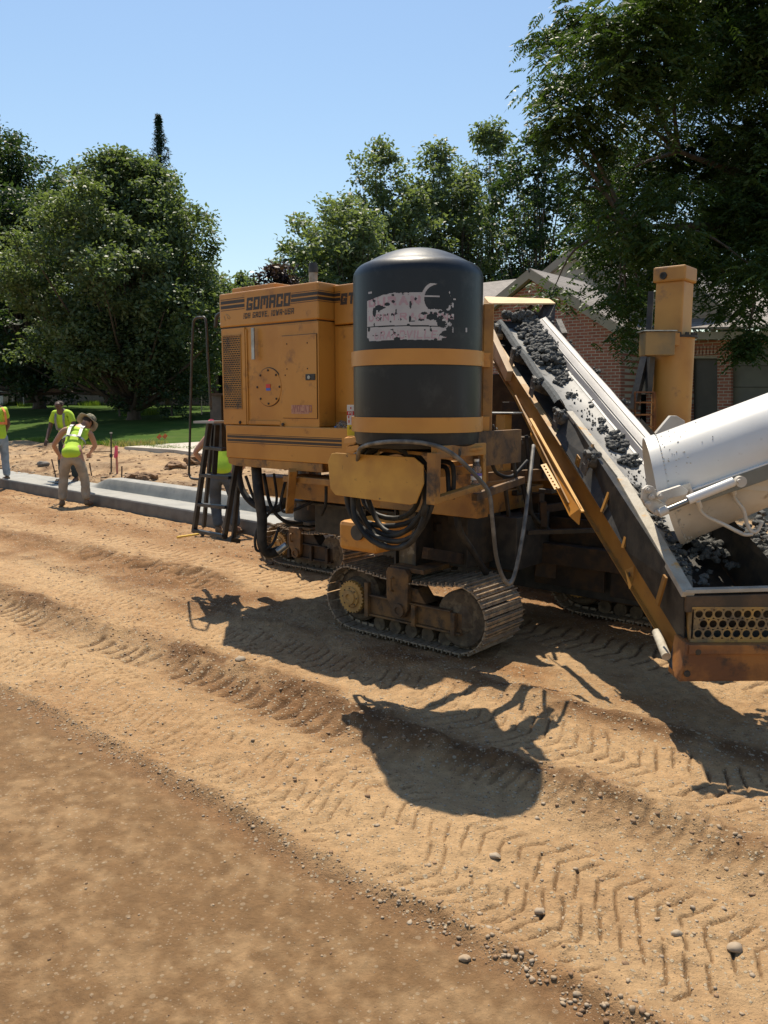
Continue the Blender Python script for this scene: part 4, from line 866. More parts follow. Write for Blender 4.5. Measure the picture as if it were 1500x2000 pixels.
# ---- tracks
shoe_b = MB()
SW = .48
def shoe_mesh():
    b = MB(); ax = (Vector((1,0,0)), Vector((0,1,0)), ZZ)
    b.box((0, 0, 0), .064, SW, .010); b.box((-.022, 0, .014), .008, SW-.004, .020); b.box((.010, 0, .011), .007, SW-.006, .014); b.box((0, -.1, -.014), .05, .03, .018); b.box((0, .1, -.014), .05, .03, .018)
    return b.mesh('track_shoe', SHOE)
SHM = shoe_mesh()
def track(u0, u1, v0, z0=0, R=.235, front=True, label=None, lean=0, mm=YELM):
    """steel crawler track; nose at u1"""
    w0 = uvz(0, 0, z0)
    def P(u, v, z): return uvz(u, v, z0+z)
    r = R; ca, cb = u0+r+.03, u1-r-.03; zc = r+.035
    vm = v0+SW/2
    bm_ = MB(); bm_.ub(ca+.10, cb-.10, vm-.15, vm+.15, z0+zc-.10, z0+zc+.02); bm_.ub(ca+.16, cb+.02, v0+.035, v0+.05, z0+zc-.10, z0+zc+.035); bm_.ub(ca+.14, cb+.02, v0+.01, v0+.055, z0+zc-.115, z0+zc-.10); bm_.ub(ca+.14, cb-.06, v0+.01, v0+.055, z0+zc+.035, z0+zc+.047)
    par = bm_.build('crawler_track', mm, MR, bevel=.004, label=label)
    for uu, hh in ((ca+.15, .26), ((ca+cb)/2+.10, .16), (cb-.05, .16)):
        b = MB(); b.ub(uu, uu+.035, v0-.004, v0+.034, z0+zc-.12, z0+zc-.12+hh); b.build('gusset', mm, par, bevel=.003)
    b = MB(); b.prism([P((ca+cb)/2-.17, v0+.04, zc+.05), P((ca+cb)/2+.20, v0+.04, zc+.05), P((ca+cb)/2+.12, v0+.04, zc+.15), P((ca+cb)/2-.16, v0+.04, zc+.17)], V*.14); b.build('frame_plate', mm, par, bevel=.004)
    # wheels
    b = MB(); b.lathe(P(ca, v0+.10, zc), [(r-.05, 0), (r-.03, .02), (r-.03, .26), (r-.05, .28)], 32, (U, ZZ, V)); b.lathe(P(ca, v0+.05, zc), [(.13, 0), (.15, .05)], 24, (U, ZZ, V)); b.build('drive_drum', MUD, par, smooth=35)
    hub = MB(); prof = []
    n = 26
    pts = []
    for i in range(n*4):
        a = 2*math.pi*i/(n*4); rr = .125 if (i % 4) in (0, 1) else .114; pts.append(P(ca, v0+.012, zc)+U*math.cos(a)*rr+ZZ*math.sin(a)*rr)
    hub.prism(pts, V*.05); hub.lathe(P(ca, v0+.012, zc), [(.085, 0), (.08, .014), (.06, .016), (.055, .03), (.028, .032), (.022, .02), (.0, .02)], 24, (U, ZZ, -V), cap=False); hub.build('sprocket', mat('sprocket_yellow', (.44,.25,.07), (.30,.17,.06), .6, 12, .15), par, smooth=35)
    for k in range(8):
        a = 2*math.pi*k/8; b = MB(); b.lathe(P(ca, v0-.002, zc)+U*math.cos(a)*.07+ZZ*math.sin(a)*.07, [(.007, 0), (.006, .006)], 6, (U, ZZ, -V)); b.build('bolt', MUD, par)
    b = MB(); b.lathe(P(cb, v0+.055, zc-.01), [(r-.045, 0), (r-.03, .012), (r-.03, .30), (r-.05, .33)], 32, (U, ZZ, V)); b.lathe(P(cb, v0+.052, zc-.01), [(.10, 0), (.06, -.015), (.0, -.015)], 20, (U, ZZ, V), cap=False); b.build('idler', MUD, par, smooth=35)
    for k in range(5):
        uu = ca+.22+(cb-ca-.38)*k/4; b = MB(); b.lathe(P(uu, v0+.09, .085), [(.055, 0), (.055, .26)], 16, (U, ZZ, V)); b.build('track_roller', MUD, par, smooth=35)
    # shoes
    L = cb-ca; per = 2*L+2*math.pi*r; n = int(round(per/.073))
    for i in range(n):
        s = per*i/n
        if s < L: p = (cb-s, zc-r-.005); a = math.pi
        elif s < L+math.pi*r: t = (s-L)/r; p = (ca-r*math.sin(t), zc-r*math.cos(t)); a = math.pi-t
        elif s < 2*L+math.pi*r: q = (s-L-math.pi*r)/L; p = (ca+q*L, zc+r-.028*math.sin(q*math.pi)*1.6); a = 0
        else: t = (s-2*L-math.pi*r)/r; p = (cb+r*math.sin(t), zc+r*math.cos(t)); a = -t
        o = link('track_shoe', SHM, par); rot = Matrix((U, V, ZZ)).transposed().to_4x4() @ Matrix.Rotation(-a, 4, 'Y')
        o.matrix_local = Matrix.Translation(P(p[0], vm+random.uniform(-.004, .004), p[1])) @ rot
    return par
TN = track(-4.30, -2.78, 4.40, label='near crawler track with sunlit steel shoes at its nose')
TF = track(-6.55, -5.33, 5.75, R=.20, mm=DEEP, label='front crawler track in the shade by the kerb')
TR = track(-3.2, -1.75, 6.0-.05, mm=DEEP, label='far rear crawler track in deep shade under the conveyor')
# ---- legs
def leg(px, uc, vc, z0, z1, w, m, name='leg_post', label=None):
    b = MB(); b.ub(uc-w/2, uc+w/2, vc-w/2, vc+w/2, z0, z1); return b.build(name, m, MR, bevel=.01, label=label)
uc1 = toU(PV(806, 1060, 4.62)); 
l1 = leg(0, uc1, 4.64, .52, 1.30, .17, mat('grimy_leg_paint', (.13,.09,.045), (.06,.05,.04), .6, 8, .1, stretch=(3,3,.5), c3=(.24,.20,.14), s3=12), label='grimy leg post above the near track')
b = MB(); b.ub(uc1-.105, uc1-.088, 4.53, 4.76, .53, 1.28); b.ub(uc1+.088, uc1+.10, 4.53, 4.76, .53, 1.28); b.build('leg_rail', GREASE_SHADE, l1)
# yoke holding the near track
def yoke(uc, v0, z0, par, s=1.):
    b = MB(); v = v0-.012
    b.prism([uvz(uc-.10*s, v, z0+.32*s), uvz(uc+.0*s, v, z0+.20*s), uvz(uc+.05*s, v, z0+.20*s), uvz(uc+.09*s, v, z0+.26*s), uvz(uc+.10*s, v, z0+.52*s), uvz(uc+.07*s, v, z0+.56*s), uvz(uc-.09*s, v, z0+.56*s), uvz(uc-.11*s, v, z0+.52*s)], V*.045)
    b.ub(uc-.11*s, uc+.2*s, v+.05, v+.42, z0+.53*s, z0+.565*s); o = b.build('yoke', YELM, par, bevel=.006)
    b = MB(); b.lathe(uvz(uc+.02*s, v-.001, z0+.255*s), [(.052, 0), (.05, .02), (.028, .022), (.026, .012), (0, .012)], 20, (U, ZZ, -V), cap=False); b.build('pivot_pin', YELM, par, smooth=35)
    b = MB(); b.tube([uvz(uc-.04*s, v-.002, z0+.49*s), uvz(uc-.04*s, v-.03, z0+.48*s), uvz(uc-.04*s, v-.03, z0+.40*s), uvz(uc-.04*s, v-.002, z0+.39*s)], .009, 6); b.build('handle', YELM, par)
yoke(toU(PV(778, 1150, 4.40)), 4.40, 0, TN)
yoke(toU(PV(577, 1050, 5.75))+.0, 5.75, -.05, TF, .88)
# front leg: conical dark post
c2 = PV(604, 960, 6.0); b = MB(); b.lathe((c2.x, c2.y, 0), [(.17, .50), (.17, .62), (.135, .78), (.125, 1.35)], 20); lg2 = b.build('leg_post', GREASE_SHADE, MR, smooth=35, label='dark front leg post over the shaded track')
b = MB(); b.box((c2.x, c2.y, .49), .42, .42, .03, (U, V, ZZ)); b.build('base_plate', GREASE_SHADE, lg2)
for k in (-.14, 0., .12): b = MB(); b.cyl((c2.x+k, c2.y-.16, .62), (c2.x+k*.7, c2.y-.14, 1.25), .014, 8); b.build('cylinder_rod', MUD, lg2)
# tall rear leg post at the right
q = W(1313, 700, 6.7); QX, QY = q.x, q.y
def qz(py): return CAMH+(785-py)/F*QY*1.0
def qw(px, py, dy=0): return W(px, py, QY+dy)
b = MB(); b.lathe((QX+.01, QY, 0), [(.158, .55), (.158, qw(1313, 661).z)], 32); lp = b.build('leg_post', mat('sunfaded_yellow', (.47,.235,.05), (.38,.175,.035), .5, 3, .05, c3=(.26,.13,.05), s3=7, lo3=.60, hi3=.72), MR, smooth=35, label='tall yellow rear leg post with a square head right of the conveyor')
YS = MATS['sunfaded_yellow']
b = MB(); b.ub(toU(q)-.125, toU(q)+.105, toV(q)-.11, toV(q)+.12, qw(0, 664).z, qw(0, 552).z); b.build('inner_tube', YS, lp, bevel=.012)
b = MB(); b.ub(toU(q)-.145, toU(q)+.122, toV(q)-.13, toV(q)+.14, qw(0, 553).z, qw(0, 523).z); b.build('head_cap', YS, lp, bevel=.015)
b = MB(); b.lathe(uvz(toU(q)-.055, toV(q)-.130, qw(0, 541).z), [(.030, 0), (.028, .012), (.018, .013), (.016, .005), (0, .005)], 16, (U, ZZ, -V), cap=False); b.build('lifting_eye', GREASE_SHADE, lp, smooth=35)
b = MB(); b.lathe((QX+.03, QY, qw(0, 661).z), [(.165, 0), (.165, .018), (.15, .02)], 26); b.build('collar', GREASE_SHADE, lp)
for k in range(14):
    a = k*.449; b = MB(); b.box((QX+.03+.14*math.cos(a), QY+.14*math.sin(a), qw(0, 661).z+.03), .025, .025, .02); b.build('collar_clamp', GREASE_SHADE, lp)
b = MB(); c = qw(1283, 672, -.22); b.box(c, .235, .16, .185, (Vector((1,0,0)), Vector((0,1,0)), ZZ)); b.build('steering_box', mat('stained_grey_yellow', (.30,.18,.055), (.17,.12,.055), .5, 5, .05), lp, bevel=.006)
b = MB(); b.box(c+Vector((-.01, -.01, .097)), .26, .19, .008); b.build('box_lid', STEEL, lp)
b = MB(); b.box(qw(1314, 664, -.20), .05, .17, .10); b.build('side_bracket', YS, lp, bevel=.004)
b = MB(); b.bar(qw(1272, 570, .15), qw(1266, 665, .1), .045, .045); b.bar(qw(1262, 690, .05), qw(1236, 800, -.05), .06, .05); b.build('strut', BLK, lp)
b = MB(); b.bar(qw(1268, 698, 0), qw(1262, 770, 0), .18, .04); b.build('dark_plate', BLK, lp)
rk = MB(); x0, x1 = 1240, 1277
rk.bar(qw(x0, 766, -.1), qw(x0, 865, -.1), .012, .012, V); rk.bar(qw(x1, 766, -.1), qw(x1, 865, -.1), .02, .03, V); rk = rk.build('step_rack', RUST, lp)
for yy in (766, 786, 810, 833): b = MB(); b.bar(qw(x0, yy, -.1), qw(x1, yy, -.1), .03, .012); b.build('rung', RUST, rk)
# concrete truck guard shape (pointed plate) behind the chute
b = MB(); b.prism([W(1278, 850, 5.6), W(1340, 850, 5.6), W(1338, 822, 5.6), W(1322, 812, 5.6), W(1310, 812, 5.6)], Vector((0, .05, 0)))
b.build('splash_plate', WHTD, MR, bevel=.004)

# ---- water tank and its platform
TX, TY, TRr = None, None, .371
tc = W(815.5, 700, 4.70); TX, TY = tc.x, tc.y
def tz(py): return W(815, py, TY).z
def tzf(py): return W(815, py, TY-TRr).z
zsh = W(815, 535, TY-.1).z; zb_ = tzf(878)
tank = MB(); top = W(815, 487, TY-.05).z
prof = [(.0, zb_), (TRr-.03, zb_), (TRr-.008, zb_+.02), (TRr-.004, zb_+.06), (TRr, zb_+.3), (TRr, zsh-.02)]
for k in range(1, 9):
    a = math.radians(k*75/8); prof.append((TRr-.09*(1-math.cos(a)) , zsh-.02+.085*math.sin(a)))
r0, z0_ = prof[-1]
for k in range(1, 9): f = k/8; prof.append((r0*(1-f)+.10*f, z0_+(top-z0_)*(1-(1-f)**1.45)))
prof += [(.10, top+.002), (0, top+.003)]
tank.lathe((TX, TY, 0), prof, 72, cap=False); tank = tank.build('water_tank', TANK, MR, smooth=40, label='black plastic water tank with a peeling white decal')
b = MB(); l = W(792, 492, TY); b.lathe((l.x+.02, l.y+.03, l.z-.012), [(.095, 0), (.09, .010), (.03, .030), (0, .032)], 4, cap=False); b.build('lid', mat('tan_plywood', (.50,.27,.13), (.42,.22,.1), .8, 10), tank)
def band(zc_, h, tilt=0):
    b = MB(); n = 48; vs = []
    for k in range(n+1):
        a = math.radians(178+184*k/n); r = TRr+.004
        for rr, hh in ((r, -h/2), (r+.007, -h/2), (r+.007, h/2), (r, h/2)): vs.append((TX+math.cos(a)*rr, TY+math.sin(a)*rr, zc_+hh))
    b.add(vs, [(i*4+j, i*4+(j+1) % 4, (i+1)*4+(j+1) % 4, (i+1)*4+j) for i in range(n) for j in range(4)]+[(3,2,1,0), (n*4, n*4+1, n*4+2, n*4+3)])
    x1 = TX+TRr+.006
    b.box((x1+.02, TY+.006, zc_), .05, .02, h*.98); return b.build('band', YEL, tank, smooth=35)
band(tzf(696), .083); band(tzf(831), .083)
b = MB(); xb = W(952, 700, TY+.05).x; b.box((xb, TY+.10, (W(0, 592, TY).z+W(0, 872, TY).z)/2), .06, .16, W(0, 592, TY).z-W(0, 872, TY).z); b.build('tank_bracket', YELD, MR, bevel=.005)
# decal: a sheet of small cells on the tank skin, torn away where it has peeled
cs = .0026; PXM = (TY-TRr)/F
def dang(px): return math.asin(max(-.99, min(.99, (W(px, 620, TY-TRr*.8).x-TX)/TRr)))
s_l, s_r = dang(706)*TRr, dang(925)*TRr; hb, ht = tzf(674), tzf(554)
S, H = np.meshgrid(np.arange(s_l, s_r, cs)+cs/2, np.arange(hb, ht, cs)+cs/2)
def sx(px): return dang(px)*TRr
def sh(py): return tzf(py)
n5 = fbm(S*38, H*38, 5, 21, .6); n2 = fbm(S*11, H*13, 3, 22)
Sw = S+.004*n5; Hw = H+.005*n5
main = (Sw > sx(717)) & (Sw < sx(884)) & (Hw < sh(571)-.03*np.clip((sx(760)-Sw)/(sx(760)-sx(717)), 0, 1)) & (Hw > sh(664))
cx, cy = sx(853), sh(583); ring = np.hypot((S-cx), (H-cy)); R0 = .073
mask = main | ((ring < R0+.016) & (n5 < .30))
mask &= ~((ring < R0) & (Hw > sh(604)) & ~((np.abs(H-sh(578)) < .0035) & (S < cx+.01)))
mask &= ~((S > cx+.0) & (ring > R0-.02) & (n5 > -.22) & (H > sh(600)))
mask &= ~((Sw < sx(724)) & (H < sh(630)) & (H > 0) & (H > sh(625)) )
def hole(px, py, rx, ry, k=1.): 
    return (((S-sx(px))/rx)**2+((H-sh(py))/ry)**2) < (1+1.3*n5*k+.5*n2)
for hx, hy, rx, ry in ((743, 598, .036, .013), (756, 592, .022, .010), (731, 606, .012, .022), (768, 575, .014, .008), (768, 588, .010, .008), (801, 595, .006, .018), (800, 622, .006, .022), (797, 634, .008, .006), (826, 612, .018, .008), (842, 619, .03, .014), (861, 632, .026, .022), (880, 610, .04, .02), (869, 650, .03, .022), (884, 655, .016, .03), (720, 622, .0, .0), (711, 575, .02, .025), (716, 668, .03, .03), (786, 668, .05, .014), (775, 662, .02, .010), (721, 640, .012, .014), (806, 627, .02, .003), (822, 625, .015, .004), (731, 632, .006, .012), (763, 627, .006, .005), (894, 632, .03, .03), (745, 648, .004, .004), (828, 644, .006, .005)):
    if rx > 0: mask &= ~hole(hx, hy, rx, ry)
right = sm(sx(838), sx(892), S)*sm(sh(596), sh(612), H) ; mask &= ~((n5*1.2+n2*.5) > .62-1.15*right)
mask &= ~((S > sx(838)) & (H < sh(600)) & (n5*1.1 > .25-.55*sm(sx(838), sx(895), S)))
mask |= ((((S-sx(711.5))/.0)**2 if False else (np.abs(S-sx(723)) < .014)) & (np.abs(H-sh(566)) < .0045))
mask |= (((np.abs(S-sx(912)) < .007) & (np.abs(H-sh(641)) < .012)) & (n5 > -.1)) | (((np.abs(S-sx(882)) < .012) & (np.abs(H-sh(617)) < .014)) & (n5 > .1)) | ((np.abs(S-sx(886)) < .008) & (np.abs(H-sh(582)) < .004))
line = np.abs(H-(sh(635)+(S-sx(730))*-.014)) < .0033
mask &= ~(line & (S < sx(866)))
tm = np.zeros(S.shape, bool)
def row(txt, px0, px1, pyt, pyb, first=1., hwf=.12, shear=0):
    L = sh(pyt)-sh(pyb); w = sx(px1)-sx(px0); units = sum(.35 if c in 'I1,.' else (1.25 if c in 'MW' else (.5 if c in ' -' else 1)) for c in txt)+.22*(len(txt)-1); lw = w/units
    return text_mask(S, H, txt, sx(px0), sh(pyb), lw, L, lw*.22, min(lw, L)*hwf, shear, ROUND, False, first)
tm |= row('DURAN', 720, 820, 577, 596, hwf=.15)
tm |= row('CONTRACTING', 720, 890, 610, 625, hwf=.12)
tm |= row('GRANDVILLE, M', 731, 881, 645, 661, hwf=.12, shear=.12)
fade = fbm(S*60, H*60, 3, 23) < .42
def onT(s, h, off): a = s/TRr; return (TX+math.sin(a)*(TRr+off), TY-math.cos(a)*(TRr+off), h)
b = MB(); mask_mesh(b, mask & ~(tm & fade), s_l, hb, cs, lambda s, h: onT(s, h, .0012))
# long runs must follow the curve: split them
def split_runs(M, mi, b):
    for j in range(M.shape[0]):
        rowm = M[j]; i = 0; n = len(rowm)
        while i < n:
            if rowm[i]:
                k = i
                while k < n and rowm[k] and k-i < 10: k += 1
                a, c = s_l+i*cs, s_l+k*cs; y0, y1 = hb+j*cs, hb+(j+1)*cs; b.cur = mi
                b.quad(onT(a, y0, .0012), onT(c, y0, .0012), onT(c, y1, .0012), onT(a, y1, .0012)); i = k
            else: i += 1
b = MB(); split_runs(mask & ~(tm & fade), 0, b); split_runs(mask & tm & fade, 1, b)
b.build('peeling_decal', [STW, STP], tank)

# platform frame under the tank (yellow angle frame with the bottle shelf)
zP = W(0, 884, 4.45).z
b = MB(); b.prism([W(700, 872, 5.0), W(838, 884, 4.40), W(944, 872, 4.52), W(900, 866, 5.1)], (0, 0, -.02)); b.build('tank_platform', YELD, MR, bevel=.004)
fr = MB(); A1, A2, A3 = W(848, 884, 4.30), W(846, 985, 4.30), W(943, 876, 4.62)
A4 = W(943, 948, 4.62)
fr.bar(A1, A2, .055, .055, V); fr.bar(A1+ZZ*.0, A3, .045, .07); fr.bar(A3+ZZ*.03, A4-ZZ*.0, .03, .03, V); fr.bar(A2+Vector((0, 0, .02)), A4, .055, .035); fr.build('shelf_frame', YELD, MR, bevel=.004)
b = MB(); b.prism([A2+ZZ*.03, A4+ZZ*.01, A4+ZZ*.01+V*.35, A2+ZZ*.03+V*.35], (0, 0, .008)); b.build('shelf_plate', YELM, MR)
b = MB(); b.bar(A1+V*.4, A3+V*.4, .04, .2); b.bar(A2+V*.4, A4+V*.45, .04, .04); b.build('shelf_frame', YELM, MR)
b = MB(); c = W(889, 885, 4.42); b.cyl(c, c+Vector((.02, .12, 0)), .033, 16); b.build('drain_pipe', BLK, MR, smooth=35)
# hose guard plate
vP = 3.52
def Pp(px, py): return PV(px, py, vP)
b = MB(); poly = [(640, 902), (647, 886), (655, 884.5), (808, 893), (826, 908), (827, 945), (812, 983), (800, 986), (655, 967), (645, 955)]
b.prism([Pp(*q) for q in poly], V*.010); gp = b.build('hose_guard_plate', mat('scuffed_yellow_plate', (.55,.30,.055), (.44,.225,.045), .55, 5, .06, c3=(.10,.06,.03), s3=22, lo3=.63, hi3=.69), MR, bevel=.003)
b = MB(); b.bar(Pp(700, 925)+V*.012, Pp(720, 925)+V*.95, .05, .05); b.bar(Pp(790, 930)+V*.012, Pp(800, 930)+V*.95, .05, .05); b.build('hose_guard_arm', YELD, MR)
# coiled hoses behind the plate
HOSE = mat('coil_hose', (.018,.019,.020), (.045,.042,.036), .5, 9, .05, 60, spec=.2)
for k, (cx_, cy_, rx, ry, vo) in enumerate([(757, 962, 83, 98, .10), (752, 958, 74, 90, .16), (764, 968, 66, 104, .13), (770, 962, 56, 80, .19), (748, 952, 86, 76, .22), (760, 940, 62, 74, .25), (758, 972, 72, 102, .07)]):
    c = PV(cx_, cy_, vP+vo); s = c.y/F; pts = []
    for i in range(34):
        a = 2*math.pi*i/32+k; pts.append(c+U*math.cos(a)*rx*s*1.32+ZZ*math.sin(a)*ry*s+V*(.02*math.sin(3*a+k)+.01*i/32))
    b = MB(); b.tube(pts, .0165, 10); b.build('hose_coil', HOSE, MR, smooth=True)
# hose crossing the tank base, then hanging loop
def hose(px, r=.016, m=RUB, name='hydraulic_hose', n=12):
    b = MB(); b.tube(curve_pts([W(*p) for p in px], n), r, 9); return b.build(name, m, MR, smooth=True)
hose([(698, 900, 4.75), (706, 874, 4.55), (758, 863, 4.29), (830, 866, 4.28), (880, 884, 4.25), (930, 930, 4.3), (955, 965, 4.32), (962, 1020, 4.35), (970, 1090, 4.4), (987, 1136, 4.45), (1003, 1128, 4.5), (1020, 1050, 4.6), (1032, 960, 4.8), (1042, 870, 5.1)], .012, mat('dusty_hose', (.07,.064,.055), (.20,.18,.15), .6, 12))
for pp, r in (([(500, 905, 6.8), (505, 960, 6.7), (512, 1010, 6.7), (512, 1060, 6.7), (524, 1080, 6.75), (548, 1075, 6.8)], .045), ([(462, 905, 7.2), (475, 960, 7.1), (505, 990, 7.0), (545, 992, 6.9), (565, 960, 6.9), (580, 930, 7)], .030),
              ([(515, 925, 6.9), (530, 990, 6.8), (560, 1020, 6.8), (590, 1022, 6.9)], .016), ([(535, 925, 6.9), (540, 980, 6.8), (520, 1010, 6.75), (500, 1040, 6.7), (502, 1075, 6.7), (530, 1065, 6.7), (545, 1030, 6.75)], .012),
              ([(560, 930, 6.8), (548, 985, 6.75), (560, 1000, 6.7), (600, 985, 6.7), (640, 965, 6.8)], .013), ([(480, 930, 7.1), (500, 980, 7), (530, 1000, 6.9), (560, 985, 6.9), (572, 940, 7)], .014), ([(637, 950, 6.3), (636, 985, 6.3), (628, 1005, 6.4)], .013),
              ([(1010, 860, 6), (1012, 900, 6), (1020, 940, 6), (1036, 1000, 6), (1075, 1038, 6.1)], .018), ([(1028, 850, 6), (1034, 920, 6), (1038, 1000, 6), (1060, 1032, 6.1), (1100, 1040, 6.1)], .015), ([(890, 1000, 5.4), (900, 1040, 5.4), (925, 1080, 5.5), (950, 1120, 5.6)], .024),
              ([(960, 905, 5), (972, 925, 5.1), (1000, 930, 5.2), (1030, 900, 5.3)], .012), ([(850, 900, 4.7), (880, 905, 4.6), (886, 930, 4.6), (884, 975, 4.6)], .014), ([(853, 910, 4.7), (872, 915, 4.65), (876, 950, 4.6), (876, 975, 4.6)], .014), ([(1000, 868, 5.0), (1008, 935, 5.0), (1016, 960, 5.1)], .012)):
    hose(pp, r)
b = MB(); b.tube(curve_pts([W(542, 1078, 6.7), W(550, 1072, 6.7), W(560, 1064, 6.7)], 6), [.03]*13, 8); b.build('hose_fitting', STEEL, MR, smooth=True)
# coil spring cable right of the tank
pts = []; a0, a1 = W(955, 826, 5.0), W(1022, 862, 5.0)
for i in range(120): t = i/119; an = t*2*math.pi*10; pts.append(a0.lerp(a1, t)+Vector((0, math.cos(an), math.sin(an)))*.018-ZZ*.06*math.sin(t*math.pi)*.6)
b = MB(); b.tube(pts, .0035, 5); b.build('spring_cable', GREASE_SHADE, MR)
# main frame members, deck, mold, tool box behind: dark structure between the legs
def fb(name, m, u0, u1, v0, v1, z0, z1, bev=.005): b = MB(); b.ub(u0, u1, v0, v1, z0, z1); return b.build(name, m, MR, bevel=bev)
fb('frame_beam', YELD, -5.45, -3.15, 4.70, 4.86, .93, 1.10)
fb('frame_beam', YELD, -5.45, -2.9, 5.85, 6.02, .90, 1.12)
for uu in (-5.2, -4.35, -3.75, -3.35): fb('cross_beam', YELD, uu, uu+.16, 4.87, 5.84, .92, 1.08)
fb('walkway_deck', YELD, -4.1, -3.4, 4.44, 5.8, 1.115, 1.14)
fb('valve_box', DEEP, -3.62, -3.3, 4.95, 5.3, 1.15, 1.50)
fb('valve_box', DEEP, -3.6, -3.15, 5.3, 5.7, 1.15, 1.48)
fb('step_plate', YELD, -4.72, -4.02, 4.36, 4.62, hz_(620, 942, 4.36)-.02, hz_(605, 936, 4.36)+.01)
fb('under_beam', YELM, hu(492, 4.9), hu(548, 4.9), 4.9, 5.0, PV(492, 945, 4.9).z, PV(492, 924, 4.9).z)
fb('mold_frame', DEEP, -4.1, -1.7, 6.35, 6.45, .42, .62); fb('mold_frame', DEEP, -4.1, -1.7, 5.5, 5.6, .50, .66)
fb('curb_mold', GREASE_SHADE, -4.45, -2.3, 6.55, 7.75, .08, .80, .02); fb('mold_hopper', GREASE_SHADE, -4.5, -3.5, 6.5, 7.4, .53, 1.3, .02)
fb('side_plate', DEEP, -3.15, -2.55, 5.65, 5.68, .30, .85); fb('side_plate', DEEP, -2.5, -1.95, 5.65, 5.68, .28, .80)
fb('side_plate', DEEP, -3.55, -3.1, 5.75, 5.79, 1.15, 1.75)
fb('upright', YELD, -3.20, -3.12, 5.1, 5.2, 1.15, 1.66); fb('upright_cap', STEEL, -3.28, -3.04, 5.08, 5.22, 1.662, 1.675)
fb('light_block_panel', BLK, -4.9, -2.0, 5.82, 5.845, .2, 1.0); fb('light_block_panel', BLK, -4.4, -3.3, 6.2, 6.22, .9, 2.0); fb('engine_sump', BLK, -5.0, -4.4, 5.0, 5.7, .6, .86); fb('light_block_pan', BLK, -5.3, -3.35, 4.9, 5.8, .86, .88)  # back panels and pan added to keep sunlight out of the underside
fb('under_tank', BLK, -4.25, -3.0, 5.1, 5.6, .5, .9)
fb('pump_housing', GREASE_SHADE, -3.75, -3.2, 4.75, 5.2, .55, .92)
c = W(735, 1042, 5.4); b = MB(); b.box(c, .34, .4, .20, (U, V, ZZ)); tb = b.build('winch_housing', YEL, MR, bevel=.03); 
b = MB(); b.lathe(PV(700, 1040, toV(c)-.205), [(.052, 0), (.052, .02)], 20, (U, ZZ, -V)); b.build('port', BLK, MR, smooth=35)
b = MB(); b.lathe(PV(748, 1030, 5.1), [(.14, 0), (.15, .02), (.15, .16), (.14, .18)], 28, (U, ZZ, V)); b.build('hose_drum', YELM, MR, smooth=35)
for (a, c, w, h, m, nm) in (((572, 918, 6.2), (565, 1000, 6.4), .06, .05, YELD, 'brace'), ((900, 1000, 6.15), (1015, 1010, 6.25), .06, .07, DEEP, 'brace'), ((1020, 1000, 6.15), (1120, 985, 6.35), .05, .06, DEEP, 'brace'), ((850, 1030, 5.85), (900, 1028, 5.95), .05, .06, DEEP, 'brace'),
        ((1060, 980, 6.05), (1062, 1028, 6.05), .05, .05, DEEP, 'brace'), ((830, 1080, 5.4), (1010, 1110, 6.35), .05, .08, DEEP, 'brace'), ((1030, 1040, 5.85), (1190, 1035, 5.95), .03, .035, GREASE_SHADE, 'brace'), ((960, 1000, 6.25), (1020, 940, 6.25), .03, .03, GREASE_SHADE, 'brace'),
        ((975, 860, 6.15), (978, 990, 6.15), .05, .05, YELM, 'brace'), ((945, 935, 5.85), (1090, 925, 6.15), .05, .09, YELM, 'brace'), ((880, 985, 5.75), (888, 1110, 5.95), .05, .05, GREASE_SHADE, 'brace'), ((985, 935, 5.85), (1000, 1060, 5.95), .025, .025, GREASE_SHADE, 'rod'), ((1040, 1000, 6.15), (1042, 1100, 6.15), .04, .04, GREASE_SHADE, 'rod'), ((1100, 1060, 6.45), (1135, 1160, 6.45), .05, .05, DEEP, 'brace')):
    b = MB(); b.bar(W(*a), W(*c), w, h); b.build(nm, m, MR, bevel=.003)
random.seed(3)
for i in range(16):
    px, py = random.uniform(850, 1070), random.uniform(900, 1090); c = W(px, py, random.uniform(5.9, 6.4)); b = MB(); b.box(c, random.uniform(.04, .16), .08, random.uniform(.03, .10), (U, V, ZZ)); b.build(random.choice(['fitting', 'valve_block', 'bracket']), random.choice([DEEP, GREASE_SHADE, DEEP, GREASE_SHADE]), MR, bevel=.004)
for pp in (((1050, 1075, 6.2), (1090, 1060, 6.2), (1085, 1130, 6.2), (1045, 1125, 6.2)), ((1100, 1058, 6.2), (1185, 1050, 6.1), (1190, 1115, 6.1), (1105, 1120, 6.2))):
    b = MB(); b.prism([W(*p) for p in pp], (0, .05, 0)); b.build('mud_flap', DEEP, MR)
# ladder hung on the front end, handrail
LM = mat('black_ladder_paint', (.018,.02,.024), (.04,.042,.045), .4, 8)
vLd = 4.46
def LdP(px, py, v=vLd): return PV(px, py, v)
b = MB(); b.bar(LdP(409, 826), LdP(379, 1040), .045, .035, U); b.bar(LdP(441, 824), LdP(463, 900), .03, .03, U); lad = b.build('ladder', LM, MR, bevel=.004)
for a, c, v, w in (((463, 896), (438, 1052), vLd+.02, .05), ((416, 830), (398, 1030), vLd+.25, .035), ((470, 900), (456, 1050), vLd+.22, .04)):
    b = MB(); b.bar(LdP(*a, v), LdP(*c, v), w, .03, U); b.build('rail', LM, lad, bevel=.004)
b = MB(); b.bar(LdP(437, 1052, vLd+.02), LdP(456, 1055, vLd+.22), .04, .14, U); b.build('foot_pad', LM, lad)
for y0, y1, x0, x1 in ((874, 878, 401, 437), (928, 933, 392, 450), (985, 991, 387, 443), (1036, 1047, 380, 438)):
    b = MB(); b.bar(LdP(x0, y0), LdP(x1, y1), .05, .03, ZZ); b.build('rung', STEEL if y0 < 860 else LM, lad, bevel=.004)
